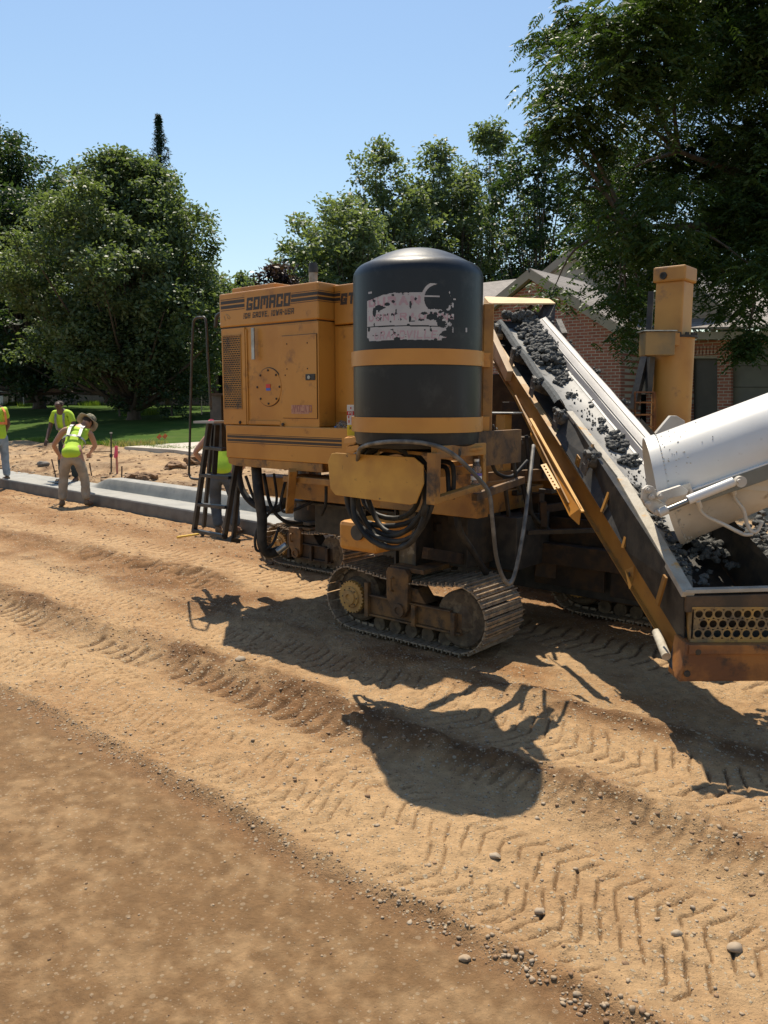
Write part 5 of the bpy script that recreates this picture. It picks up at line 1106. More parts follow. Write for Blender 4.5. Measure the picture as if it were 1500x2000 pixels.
b = MB(); b.bar(LdP(401, 824), LdP(441, 824), .26, .02, ZZ); b.build('top_step', mat('bright_worn_edge', (.30,.30,.29), None, .5, metal=.3), lad)
b = MB(); b.bar(LdP(424, 830, vLd+.1), LdP(418, 930, vLd+.1), .05, .02, U); b.build('rail', LM, lad)
RAILM = mat('dull_rail_paint', (.022,.021,.018), (.05,.04,.028), .5, 12)
b = MB(); b.tube(curve_pts([LdP(369, 925), LdP(371, 850), LdP(374, 720), LdP(377, 640), LdP(381, 623), LdP(392, 620), LdP(402, 628), LdP(406, 700), LdP(412, 800)], 6), .011, 8); b.build('hand_rail', RAILM, MR, smooth=True)
b = MB(); b.tube(curve_pts([LdP(369, 925), LdP(374, 934), LdP(390, 936), LdP(398, 934)], 5), .012, 8); b.build('hand_rail', RAILM, MR, smooth=True)
b = MB(); b.tube(curve_pts([LdP(421, 640, 5.2), LdP(424, 618, 5.2), LdP(436, 610, 5.2)], 6), .02, 8); b.build('hand_rail', RAILM, MR, smooth=True)
b = MB(); b.bar(W(424, 770, 7.6), W(427, 850, 7.6), .10, .10, U); b.bar(W(432, 768, 7.5), W(434, 880, 7.5), .10, .12, U); b.build('front_post', BLK, MR)
b = MB(); b.bar(W(436, 770, 7.6), W(440, 770, 7.2), .25, .02); b.build('post_cap', BLK, MR)
# shadow casting bits on top near the rear (seat rail and levers)
for pts in ([(700, 1, 4.9)],): pass
# front hub and guard ring at the front track
b = MB(); pts = []
c = PV(526, 1062, 5.72)
for i in range(20): a = math.radians(60+i*12); pts.append(c+U*math.cos(a)*.16+ZZ*math.sin(a)*.22)
b.tube(pts, .016, 7); b.build('hose_guard_ring', MUD, MR, smooth=True)
b = MB(); b.prism([PV(508, 1040, 5.9), PV(545, 1050, 5.9), PV(545, 1100, 5.9), PV(520, 1095, 5.9), PV(505, 1075, 5.9)], V*.06); b.build('track_end_guard', YELM, MR)
# ------------------------------------------------------------------ belt conveyor
cdv = ray(493, -27).normalized(); cr = Vector((cdv.y, -cdv.x, 0)).normalized(); cn = cr.cross(cdv).normalized()
CO = W(981, 628, 7.4)
def CF(s, a, h): return CO+cdv*s+cr*a+cn*h
def BP(px, py, h=-.055):
    d = ray(px, py); k = (CO+cn*h-C0).dot(cn)/d.dot(cn); return C0+d*k
CV = thing('belt_conveyor', 'steep yellow charging conveyor with grey belt carrying wet concrete up to the machine', 'conveyor', Vector((1.5, 4.3, .3)))
BWD = (W(1072, 628, 7.4)-CO).dot(cr)
def strip(prof, s0, s1, n=40, th=.006, bow=0.):
    b = MB(); m = len(prof)
    for i in range(n+1):
        s = s0+(s1-s0)*i/n; dz = bow*math.sin(i/n*math.pi*5)
        for a, h in prof: b.v.append(tuple(CF(s, a+(0.006*mnoise.noise(Vector((s*4, a, 0)))), h+dz)))
        for a, h in prof: b.v.append(tuple(CF(s, a, h+dz-th)))
    k = 2*m
    for i in range(n):
        for j in range(m-1):
            b.f.append((i*k+j, i*k+j+1, (i+1)*k+j+1, (i+1)*k+j)); b.f.append((i*k+m+j, (i+1)*k+m+j, (i+1)*k+m+j+1, i*k+m+j+1)); b.mi += [0, 0]
        for j in (0, m-1): b.f.append((i*k+j, (i+1)*k+j, (i+1)*k+m+j, i*k+m+j)); b.mi.append(0)
    return b
w = BWD
belt = strip([(.045, -.055), (.08, -.072), (.14, -.08), (.24, -.08), (w-.13, -.055)], -3.25, .12, 30).build('belt', BELT, CV, smooth=40)
strip([(-.040, -.028), (-.022, -.004), (.0, .004), (.018, -.012), (.046, -.052)], -1.65, .05, 60, bow=.007).build('belt_edge', mat('ribbed_rubber_edge', (.075,.082,.085), (.045,.05,.052), .85, 30, .5, 120), CV, smooth=False)
strip([(w-.133, -.053), (w-.12, -.046), (w-.10, -.012), (w-.085, -.004), (w-.055, .022), (w-.035, .030), (w-.01, .045), (w, .04)], -2.75, .02, 30, .008).build('side_skirt', SKIRT, CV, smooth=20)
for hh, aa in ((.0, w-.093), (.028, w-.044)):
    b = MB(); b.bar(CF(-2.75, aa, hh), CF(0, aa, hh), .006, .008, cn); b.build('skirt_rib', WHTD, CV)
strip([(-.03, -.17), (.1, -.19), (w, -.19), (w+.03, -.17)], -3.2, .1, 10).build('dark_return_belt', BLK, CV)  # black sheet put in so the gap below the belt reads as shade
# tray rim and hopper
YHF = 3.97; Ccor = W(1342, 1154, YHF); R1 = W(1112, 806, 5.79); R2 = W(1214, 936, 5.0); R3 = W(1556, 1148, YHF)
LEDGE = mat('dusty_ledge', (.42,.38,.31), (.33,.29,.23), .7, 9, .3, 60, c3=(.50,.28,.08), s3=5, lo3=.57, hi3=.64)
b = MB(); b.bar(R1, R2, .05, .03, cn); b.build('tray_rim', LEDGE, CV, bevel=.004)
b = MB(); b.bar(R2, Ccor+Vector((0, -.02, -.015)), .065, .035, cn); b.build('hopper_rim', LEDGE, CV, bevel=.004)
b = MB(); b.bar(Ccor+Vector((-.02, 0, 0)), R3, .05, .02); b.build('hopper_rim', LEDGE, CV, bevel=.003)
b = MB(); a1 = W(1214, 950, 4.98); a2 = Ccor+Vector((.02, 0, -.03)); b.prism([R1+cr*.03, R2+cr*.03, BP(1243, 950), BP(1150, 840)], cn*-.006); b.build('tray_floor', BELT, CV)
b = MB(); b.prism([R2+cr*.035, a2+cr*.015, W(1352, 1126, 4.42), W(1300, 1020, 4.7), BP(1262, 980, -.075)], cn*-.008); b.build('hopper_wall', mat('caked_hopper_wall', (.34,.31,.26), (.26,.24,.2), .8, 6, .4, 60), CV)
b = MB(); b.prism([a2, R3-ZZ*.03, R3+Vector((0, .12, -.34)), a2+Vector((.06, .12, -.34))], Vector((0, .01, 0))); b.build('hopper_front_wall', GREASE_SHADE, CV)
b = MB(); b.prism([a2+Vector((.05, .06, -.33)), R3+Vector((-.03, .06, -.33)), CF(-2.2, w, -.15), CF(-2.2, .05, -.15)], cn*-.01); b.build('hopper_floor', GREASE_SHADE, CV)  # near-black colour stands in for the shade inside the hopper
# far hopper wall under the chute (right side), truck's shade put into its colour
b = MB(); b.prism([CF(-2.0, w+.06, .02), R3+cr*-.01, R3+Vector((-.03, .1, -.3)), CF(-2.0, w, -.15)], cn*-.01); b.build('hopper_far_wall', GREASE_SHADE, CV)
# black side sheet
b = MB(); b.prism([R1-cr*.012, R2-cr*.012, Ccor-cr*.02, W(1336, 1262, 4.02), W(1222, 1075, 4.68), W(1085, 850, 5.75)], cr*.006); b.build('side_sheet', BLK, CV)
b = MB(); b.bar(Ccor+Vector((-.01, -.01, -.065)), R3+Vector((0, -.01, -.065)), .03, .085); b.build('hopper_beam', mat('dark_rusty_beam', (.10,.06,.03), (.05,.035,.022), .7, 9, .2), CV, bevel=.004)
# perforated plate: strips of cells with round holes
def perforated():
    b = MB(); YP = 3.94; o = W(1356, 1190, YP); s = YP/F; cell = 19.4*s*1.0; rr = 7.8*s; cols = 10; rows = 3; th = .006; ch = 20.3*s
    def ringcell(cx, cz, w, h):
        n = 16; outer = []; inner = []
        for k in range(n):
            a = 2*math.pi*(k+.5)/n; c_, s_ = math.cos(a), math.sin(a); inner.append((cx+c_*rr, cz+s_*rr)); m_ = max(abs(c_)/(w/2), abs(s_)/(h/2)); outer.append((cx+c_/m_, cz+s_/m_))
        vs = []
        for (x, z) in outer: vs.append((x, YP, z))
        for (x, z) in inner: vs.append((x, YP, z))
        for (x, z) in inner: vs.append((x, YP+th, z))
        b.add(vs, [(k, (k+1) % n, n+(k+1) % n, n+k) for k in range(n)]+[(n+k, n+(k+1) % n, 2*n+(k+1) % n, 2*n+k) for k in range(n)])
    z1 = o.z
    for r in range(rows):
        zc = z1-ch*(r+.5)+.0; off = cell*.5 if r == 1 else 0
        if off: b.quad((o.x, YP, zc-ch/2), (o.x+off, YP, zc-ch/2), (o.x+off, YP, zc+ch/2), (o.x, YP, zc+ch/2))
        for c in range(cols): ringcell(o.x+off+cell*(c+.55), zc, cell, ch)
        b.quad((o.x+off+cell*.05, YP, zc-ch/2), (o.x+off, YP, zc-ch/2), (o.x+off, YP, zc+ch/2), (o.x+off+cell*.05, YP, zc+ch/2))
    e = .012
    X1 = o.x+cell*(cols+.6); zb2 = z1-ch*rows
    b.quad((o.x-.01, YP, z1), (X1, YP, z1), (X1, YP, z1+e), (o.x-.01, YP, z1+e)); b.quad((o.x-.01, YP, zb2-e*1.6), (X1, YP, zb2-e*1.6), (X1, YP, zb2), (o.x-.01, YP, zb2))
    l = W(1334, 1196, YP+.12); l2 = W(1345, 1252, YP+.06)
    b.quad((l.x, YP+.12, z1+e), (o.x-.01, YP, z1+e), (o.x-.01, YP, zb2-e*1.6), (l2.x, YP+.08, zb2-e*1.6))
    p = b.build('perforated_plate', mat('caked_yellow_plate', (.40,.23,.06), (.22,.15,.07), .75, 9, .3, 60, c3=(.10,.075,.05), s3=12, lo3=.52, hi3=.64), CV)
    bb = MB(); bb.ub(0, 0, 0, 0, 0, 0) if False else bb.box(((o.x+X1)/2, YP+.10, (z1+zb2)/2), X1-o.x, .004, z1-zb2+.05); bb.build('backing_sheet', BLK, p)
    # lower skirt, angled
    sk = MB(); yb = W(0, 1329, YP).z
    x0 = W(1325, 1300, YP).x
    sk.hexa([Vector((x0, YP-.02, yb)), Vector((X1, YP-.02, yb+.004)), Vector((X1, YP+.15, yb+.004)), Vector((x0, YP+.15, yb)), Vector((W(1338, 1255, YP).x, YP-.03, zb2-e*1.7)), Vector((X1, YP-.03, zb2-e*1.7)), Vector((X1, YP+.15, zb2-e*1.7)), Vector((W(1338, 1255, YP).x, YP+.15, zb2-e*1.7))])
    sk.build('bumper_skirt', RUST, CV, bevel=.006)
    sk = MB(); sk.bar((o.x-.03, YP-.036, zb2-.045), (X1, YP-.036, zb2-.045), .012, .05); sk.build('bumper_lip', RUST, CV, bevel=.004)
    for px, py in ((1363, 1273), (1342, 1316)): c = W(px, py, YP-.035); q = MB(); q.lathe(c, [(.018, 0), (.015, .008)], 10, (Vector((1,0,0)), ZZ, Vector((0,-1,0)))); q.build('bolt', GREASE_SHADE, CV)
perforated()
# side rail channel
RL = mat('rail_yellow', (.34,.165,.032), (.24,.115,.024), .5, 3, .06, c3=(.16,.09,.04), s3=8, lo3=.56, hi3=.68)
def CW(px, py, Y): return W(px, py, Y)
t0, t1 = CW(957, 655, 7.35), CW(1342, 1255, 4.05); dr = (t1-t0).normalized(); upn = (cn-dr*cn.dot(dr)).normalized()
b = MB(); b.bar(t0-upn*.07, t1-upn*.07, .006, .14, upn); b.build('side_channel', RL, CV)
b = MB(); b.bar(t0+cr*.02, t1+cr*.02, .05, .006, upn); b.build('channel_flange', mat('worn_flange', (.46,.28,.12), (.36,.20,.075), .6, 7, .1, c3=(.50,.38,.24), s3=4, lo3=.5, hi3=.6), CV)
b = MB(); b.bar(t0-upn*.143-cr*.012, t1-upn*.143-cr*.012, .03, .007, upn); b.build('channel_flange', RL, CV)
b = MB(); b.bar(CW(957, 652, 7.25), CW(995, 735, 6.75), .055, .10, upn); b.build('head_arm', WHTD if False else mat('tan_worn_arm', (.50,.36,.22), (.40,.27,.15), .6, 6), CV, bevel=.004)
b = MB(); b.bar(CW(1006, 775, 6.2), CW(1110, 985, 5.1), .01, .03, upn); b.build('lower_rail', RL, CV)
# right side channel seen under the far edge
b = MB(); b.bar(t0+cr*(w+.05)-upn*.07, t1+cr*(w+.05)-upn*.07, .01, .14, upn); b.build('side_channel', RL, CV)
# bright guard plate with slotted bracket
gy = 5.15
b = MB(); b.prism([CW(1041, 822, 5.9), CW(1134, 992, 5.0), CW(1130, 1025, 5.0), CW(1112, 1008, 5.05), CW(1035, 850, 5.85)], cr*.006); b.build('guard_plate', YEL, CV)
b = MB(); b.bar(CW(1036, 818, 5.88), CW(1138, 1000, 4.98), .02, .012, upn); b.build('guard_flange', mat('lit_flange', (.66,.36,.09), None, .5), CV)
def slotted():
    b = MB(); p0, p1, wv = CW(1056, 908, 5.25), CW(1083, 956, 5.05), (CW(1066, 905, 5.25)-CW(1056, 908, 5.25)); n = 8
    for i in range(n):
        a, c = p0.lerp(p1, i/n), p0.lerp(p1, (i+.45)/n); d = p0.lerp(p1, (i+1)/n)
        b.prism([a, c, c+wv, a+wv], V*.006); b.prism([c+wv*.0, d+wv*.0, d+wv*.28, c+wv*.28], V*.006); b.prism([c+wv*.62, d+wv*.62, d+wv, c+wv], V*.006)
    b.build('slotted_bracket', MATS['lit_flange'], CV)
slotted()
# braces between rim and rail
for (a, ya), (c, yc), wd in (((1166, 868), 5.35), ((1150, 942), 5.3), .028), (((1207, 938), 5.0), ((1184, 1000), 4.98), .030), (((1242, 1008), 4.72), ((1226, 1070), 4.70), .03), (((1310, 1125), 4.12), ((1294, 1180), 4.18), .035):
    b = MB(); b.bar(CW(*a, ya)-cr*.03, CW(*c, yc)-cr*.03, wd, .012, cr); b.build('brace', RL, CV)
for px, py, Y in ((1138, 900, 5.4), (1205, 1010, 5.0)):
    b = MB(); c = CW(px, py, Y)-cr*.035; b.box(c, .008, .06, .07, (cr, cdv, cn)); b.lathe(c-cr*.005, [(.012, 0), (.012, .002)], 10, (cdv, cn, -cr)); b.build('idler_bracket', RL, CV)
b = MB(); c = CW(1238, 1128, 4.62)-cr*.03
n = 20; b.prism([CW(1230, 1113, 4.62)-cr*.03, CW(1247, 1106, 4.6)-cr*.03, CW(1246, 1128, 4.6)-cr*.03, CW(1238, 1150, 4.55)-cr*.03], cr*.008); b.build('gusset', RL, CV)
b = MB(); b.lathe(CW(1239, 1122, 4.6)-cr*.032, [(.016, 0), (.016, .001)], 14, (cdv, cn, -cr)); b.build('gusset_hole', BLK, CV)
# dusty tube at the rail foot
b = MB(); b.tube([CW(1292, 1234, 4.25)-cr*.03, CW(1312, 1282, 4.05)-cr*.03], .024, 14); b.build('rail_foot_sleeve', mat('caked_sleeve', (.50,.45,.36), (.38,.33,.25), .85, 14, .3), CV, smooth=35)
b = MB(); b.prism([CW(1318, 1240, 4.1), CW(1338, 1262, 4.05), CW(1322, 1318, 4.0), CW(1306, 1300, 4.05)], cr*.01); b.build('foot_plate', BLK, CV)
# idlers
IDL = mat('caked_idler', (.055,.05,.045), (.13,.12,.105), .7, 20, .5, 60)
for i, (px, py) in enumerate(((980, 652), (1012, 700), (1048, 757), (1094, 822), (1148, 905))):
    s = (BP(px, py, -.08)-CO).dot(cdv)
    b = MB(); b.cyl(CF(s, -.075, -.045), CF(s, .06, -.11), .045, 16); o = b.build('idler_roller', IDL, CV, smooth=35)
    b = MB(); b.box(CF(s, -.085, -.09), .012, .09, .12, (cr, cdv, cn)); b.box(CF(s, -.08, -.015), .03, .05, .05, (cr, cdv, cn)); b.build('bracket', IDL, o, bevel=.004)
    b = MB()
    for k in range(9): b.lump(CF(s+random.uniform(-.05, .05), -.07+random.uniform(-.03, .06), -.015+random.uniform(-.02, .02)), random.uniform(.010, .022), seed=k+i*9)
    b.build('caked_concrete', CONC_WET, o, kind='stuff')
    b = MB(); b.cyl(CF(s+.1, w-.02, -.04), CF(s+.1, w+.055, -.01), .032, 14); o = b.build('idler_roller', IDL, CV, smooth=35)
    b = MB()
    for k in range(5): b.lump(CF(s+.1+random.uniform(-.04, .04), w+.04+random.uniform(-.02, .02), .02+random.uniform(-.02, .02)), random.uniform(.010, .020), seed=k+i*5)
    b.build('caked_concrete', CONC_WET, o, kind='stuff')
b = MB(); b.cyl(CF(.10, -.03, -.12), CF(.10, w+.03, -.12), .085, 24); b.build('head_drum', RUB, CV, smooth=35)
b = MB(); b.cyl(CF(-.12, -.10, -.09), CF(-.12, -.02, -.09), .035, 12); b.build('drum_shaft', MATS['tan_worn_arm'], CV, smooth=35)
# head hood
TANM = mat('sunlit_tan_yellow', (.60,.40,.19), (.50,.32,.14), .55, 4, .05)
b = MB(); b.prism([W(947, 579, 7.95), W(1072, 583, 7.9), W(1085, 592, 7.55), W(956, 592, 7.55)], (0, 0, -.012)); b.build('head_hood', TANM, CV)
b = MB(); b.prism([W(946, 580, 7.9), W(955, 591, 7.55), W(951, 625, 7.5), W(940, 632, 7.8)], cr*.008); b.prism([W(955, 591, 7.55), W(962, 592, 7.55), W(961, 628, 7.5), W(951, 627, 7.5)], (0, .008, 0)); b.build('hood_cheek', TANM, CV)
b = MB(); b.prism([W(1085, 592, 7.55), W(1064, 592, 7.6), W(1047, 618, 7.6), W(1060, 624, 7.5), W(1068, 632, 7.45), W(1083, 634, 7.45)], (0, .01, 0)); b.build('hood_cheek', GREASE_SHADE, CV)
b = MB(); b.bar(W(1090, 628, 7.3), W(1102, 655, 7.1), .05, .05); b.build('take_up_bolt', IDL, CV)

# concrete on the belt
def clump(name, px, py, wpx, hpx, n, r, seed, h=.02, **kw):
    rg = random.Random(seed); b = MB(); c = BP(px, py, -.075); s = c.y/F
    for k in range(n):
        a, rr = rg.uniform(0, 6.28), math.sqrt(rg.random()); x, y = math.cos(a)*rr, math.sin(a)*rr
        q = BP(px+x*wpx/2, py+y*hpx/2, -.075); hh = h*(1-rr*rr*.8)*rg.uniform(.2, 1.0); R = r*rg.uniform(.5, 1.3)
        b.lump(q+cn*(R*.25+hh), R, (1, 1, .8), .40, 1.9, 2, seed*31+k)
    if kw.get('kind'): return b.build(name, CONC_WET, smooth=60, **kw)
    return b.build(name, CONC_WET, smooth=60, **kw)
b = MB(); rg = random.Random(9)
for k in range(800):
    t = rg.random(); px = 1028+(1082-1028)*t+rg.gauss(0, 1)*(13+9*t); py = 622+(712-622)*t+rg.gauss(0, 5); x = abs((px-(1028+54*t))/(32))
    if x > 1: continue
    q = BP(px, py, -.075); R = rg.uniform(.012, .034); b.lump(q+cn*(R*.35+.07*(1-x*x)*rg.uniform(.3, 1)), R, (1, 1, .8), .38, 1.9, 2, k)
for k in range(60):
    q = W(rg.uniform(985, 1040), rg.uniform(606, 620)+4, 7.5); b.lump(q, rg.uniform(.015, .035), (1, 1, .8), .5, 2.4, 2, k+900)
b.build('wet_concrete_heap', CONC_WET, smooth=60, kind='stuff', label='dark wet concrete heaped on the upper belt')
LG = 'lumps of wet concrete riding on the belt'
for i, (px, py, wp, hp, n, r, lab) in enumerate((
    (1095, 712, 62, 44, 110, .020, 'largest concrete lump just below the heap on the belt'), (1096, 741, 30, 24, 40, .017, 'concrete lump at the left edge below the largest one'),
    (1123, 735, 36, 22, 40, .017, 'concrete lump right of the left edge one, below the largest'), (1114, 773, 20, 10, 16, .012, 'small isolated flat concrete lump at the left of the belt'),
    (1148, 760, 24, 26, 34, .016, 'rounded concrete lump at the right side of the belt'), (1164, 783, 30, 34, 46, .017, 'concrete lump running down into small crumbs'),
    (1177, 823, 18, 16, 16, .012, 'small concrete lump in the middle of the crumbs'), (1180, 838, 26, 14, 20, .013, 'flat small concrete lump above the big lower mass'),
    (1210, 863, 50, 44, 90, .019, 'big dark concrete mass low on the belt near the chute lip'), (1237, 901, 56, 20, 60, .016, 'flat concrete streak touching the white chute lip'),
    (1209, 830, 16, 10, 12, .011, 'little concrete lump right of the flat small one'))):
    clump('concrete_lump', px, py, wp, hp, n, r, i+3, .03 if wp > 40 else .012, label=lab, cat='concrete lump', group=LG)
b = MB()
for k in range(220):
    t = rg.random(); px = 1105+(1290-1105)*t+rg.gauss(0, 14); py = 735+(985-735)*t+rg.gauss(0, 10); q = BP(px, py, -.078); R = rg.uniform(.003, .009); b.lump(q+cn*R*.5, R, seed=k, sub=1)
for k in range(160):
    t = rg.random(); c = R2.lerp(Ccor, t)+cr*rg.uniform(.03, .14)-ZZ*.05; q = BP(*[(1228+(1375-1228)*t)+rg.gauss(0, 8), 940+(1150-940)*t+rg.gauss(0, 6)], -.075); R = rg.uniform(.006, .024)*(.5+.5*(rg.random() > .6)); b.lump(q+cn*R*.5, R, (1, 1, .7), .5, 2.4, 2, k)
b.build('concrete_crumbs', CONC_WET, smooth=60, kind='stuff', label='dark crumbs of concrete scattered on the belt')
b = MB()
for k in range(300): b.lump(BP(rg.uniform(1350, 1540), rg.gauss(1062, 20), -.17)+ZZ*rg.uniform(0, .03), rg.uniform(.010, .028), (1, 1, .8), .5, 2.4, 2, k)
b.build('hopper_concrete', CONC_WET, smooth=60, kind='stuff', label='fresh concrete in the hopper under the chute')

# ------------------------------------------------------------------ mixer truck chutes
CH = thing('mixer_discharge_chute', 'white folding discharge chute of a concrete mixer reaching in over the hopper from the right', 'chute', W(1640, 900, 4.5))
def halfpipe(A, D, e1, e2, R, L, a0, a1, th=.008, n=28, m=2, flare=0):
    b = MB()
    for i in range(m+1):
        t = i/m
        for k in range(n+1):
            a = math.radians(a0+(a1-a0)*k/n)
            for rr in (R, R-th): b.v.append(tuple(A+D*(L*t)+e1*math.cos(a)*rr+e2*math.sin(a)*rr))
    q = 2*(n+1)
    for i in range(m):
        for k in range(n):
            o = i*q+2*k; b.f.append((o, o+2, o+2+q, o+q)); b.f.append((o+1, o+1+q, o+3+q, o+3)); b.mi += [0, 0]
        for k in (0, n): o = i*q+2*k; b.f.append((o, o+q, o+q+1, o+1)); b.mi.append(0)
    for i in (0, m):
        for k in range(n): o = i*q+2*k; b.f.append((o, o+1, o+3, o+2)); b.mi.append(0)
    return b
YC = 4.41
D1 = Vector((1, -.22, .416)).normalized(); e1 = Vector((-.22, -1, 0)).normalized(); e2 = Vector((-.20, 0, .98)).normalized()
A0 = W(1273, 948, YC)
up = halfpipe(A0, D1, e1, e2, .262, 1.5, -14, 194).build('upper_chute', WHT, CH, smooth=40)
halfpipe(A0-D1*.004, D1, e1, e2, .268, .058, -14, 194, .005).build('end_collar', WHT, up, smooth=40)
b = MB()
for k in range(14): a = math.radians(35+k*5.2); b.lump(A0+D1*.058+e1*math.cos(a-.35)*.266+e2*math.sin(a-.35)*.266, .004, seed=k, sub=1)
b.build('weld_bead', WHTD, up)
b = MB(); b.bar(A0+e1*.262-e2*.06+D1*.16, A0+e1*.262-e2*.06+D1*1.5, .03, .012, e2); b.build('chute_lip', WHT, CH, bevel=.003)
b = MB(); b.bar(A0+e1*.262-e2*.10+D1*.17, A0+e1*.262-e2*.10+D1*1.5, .035, .075, e2); b.build('stiffener_channel', mat('grey_green_steel', (.19,.19,.16), (.14,.14,.12), .6, 6), CH, bevel=.003)
b = MB(); b.bar(A0+e1*.29-e2*.05-D1*.0, A0+e1*.29-e2*.05+D1*.17, .012, .075, e2); b.build('hinge_arm', WHTD, CH, bevel=.003)
D2 = Vector((1, -.22, .52)).normalized(); g2 = Vector((.30, 0, -.95)).normalized()
A1 = W(1312, 975, 4.46)
e1b = Vector((-.46, -1, 0)).normalized()
lw_ = halfpipe(A1, D2, e1b, g2, .262, 1.5, -6, 186).build('lower_chute', WHTD, CH, smooth=40)
halfpipe(A1-D2*.004, D2, e1b, g2, .268, .03, -2, 182, .005).build('end_collar', WHTD, lw_, smooth=40)
b = MB()
for k in range(170):
    a = math.radians(rg.uniform(0, 130)); dd = abs(rg.gauss(0, .03)); b.lump(A1+D2*dd+e1b*math.cos(a)*.264+g2*math.sin(a)*.264, rg.uniform(.002, .0075), (1, .6, 1), seed=k, sub=1)
for k in range(60):
    a = math.radians(rg.uniform(5, 80)); dd = abs(rg.gauss(0, .16)); b.lump(A0+D1*dd+e1*math.cos(a)*.2625+e2*math.sin(a)*.2625, rg.uniform(.0015, .005), (1, .5, 1), seed=k, sub=1)
b.build('cement_splatter', mat('cement_crust', (.42,.40,.35), (.32,.30,.26), .9, 40), lw_, kind='stuff')
b = MB(); q = [W(1430, 922, 4.14), W(1477, 903, 4.14), W(1700, 815, 4.14), W(1700, 900, 4.16), W(1500, 960, 4.16), W(1440, 955, 4.15)]; b.prism(q, (0, .008, 0)); b.build('side_plate', WHTD, CH)
b = MB(); b.prism([W(p, q_, 4.02) for p, q_ in ((1256, 955), (1266, 948), (1276, 950), (1283, 962), (1284, 975), (1302, 985), (1304, 996), (1290, 1006), (1280, 1006), (1264, 992), (1254, 975))], (0, .03, 0)); lk = b.build('hinge_link', WHTD, CH, bevel=.003)
b = MB(); b.prism([W(p, q_, 4.05) for p, q_ in ((1288, 985), (1284, 970), (1288, 962), (1330, 948), (1345, 958), (1342, 966), (1305, 975), (1297, 986))], (0, .03, 0)); b.build('hinge_link', WHTD, CH, bevel=.003)
for px, py in ((1266, 957), (1272, 970), (1289, 969), (1265, 984), (1284, 1001)):
    c = W(px, py, 4.01); b = MB(); b.lathe(c, [(.016, 0), (.016, .012), (.010, .013), (.008, .018)], 16, (Vector((1,0,0)), ZZ, Vector((0,-1,0)))); b.build('pivot_pin', WHTD, lk, smooth=35)
b = MB(); b.cyl(W(1300, 997, 3.99), W(1352, 975, 3.99), .014, 12); b.build('cylinder_rod', mat('grey_rod', (.20,.20,.19), None, .35, metal=.6), CH, smooth=35)
b = MB(); b.cyl(W(1343, 977, 3.99), W(1432, 941, 3.99), .024, 18); b.build('hydraulic_cylinder', WHT, CH, smooth=35)
b = MB(); b.cyl(W(1286, 1003, 3.99), W(1303, 995, 3.99), .023, 12); b.build('rod_clevis', WHTD, CH, smooth=35)
b = MB(); b.lathe(W(1443, 940, 4.00), [(.028, 0), (.028, .03)], 20, (Vector((1,0,0)), ZZ, Vector((0,-1,0)))); b.lathe(W(1443, 940, 3.96), [(.012, 0), (.010, .01)], 14, (Vector((1,0,0)), ZZ, Vector((0,-1,0)))); b.build('cylinder_pivot', WHTD, CH, smooth=35)
for pp in ([(1362, 980), (1368, 997), (1382, 1010), (1415, 1025), (1440, 1038), (1455, 1044), (1470, 1043)], [(1428, 954), (1436, 975), (1452, 996), (1458, 1020), (1466, 1036), (1478, 1038), (1488, 1020)]):
    b = MB(); b.tube(curve_pts([W(x, y, 4.15+.0*i) for i, (x, y) in enumerate(pp)], 8), .0105, 8); b.build('painted_hose', WHTD, CH, smooth=True)
for px, py in ((1363, 981), (1430, 955)): b = MB(); b.cyl(W(px, py-3, 4.08), W(px+4, py+10, 4.10), .014, 8); b.build('hose_fitting', WHTD, CH)
b = MB()
for k in range(70): b.lump(W(rg.uniform(1358, 1410), 950-rg.random()*12-(0), 4.21), rg.uniform(.004, .012), seed=k, sub=1)
b.build('dried_concrete', mat('dried_concrete', (.40,.38,.31), (.30,.28,.23), .9, 40), CH, kind='stuff')

# ------------------------------------------------------------------ people
def skinned(name, joints, edges, m, parent=None, sub=2, root=0, mats=None):
    """joints: list of (pos, rx, ry)"""
    me = bpy.data.meshes.new(name); me.from_pydata([tuple(j[0]) for j in joints], edges, []); me.update(); me.materials.append(m)
    o = link(name, me, parent); md = o.modifiers.new('skin', 'SKIN'); md.use_smooth_shade = True
    sv = me.skin_vertices[0].data
    for i, j in enumerate(joints): sv[i].radius = (j[1], j[2]); sv[i].use_root = (i == root)
    s = o.modifiers.new('sub', 'SUBSURF'); s.levels = sub; s.render_levels = sub
    return o
FTX = bpy.data.textures.new('cloth_folds', 'CLOUDS'); FTX.noise_scale = .09; FTX.noise_depth = 2
def folds(o, s):
    d = o.modifiers.new('folds', 'DISPLACE'); d.texture = FTX; d.strength = s; d.mid_level = .42; d.texture_coords = 'GLOBAL'; return o
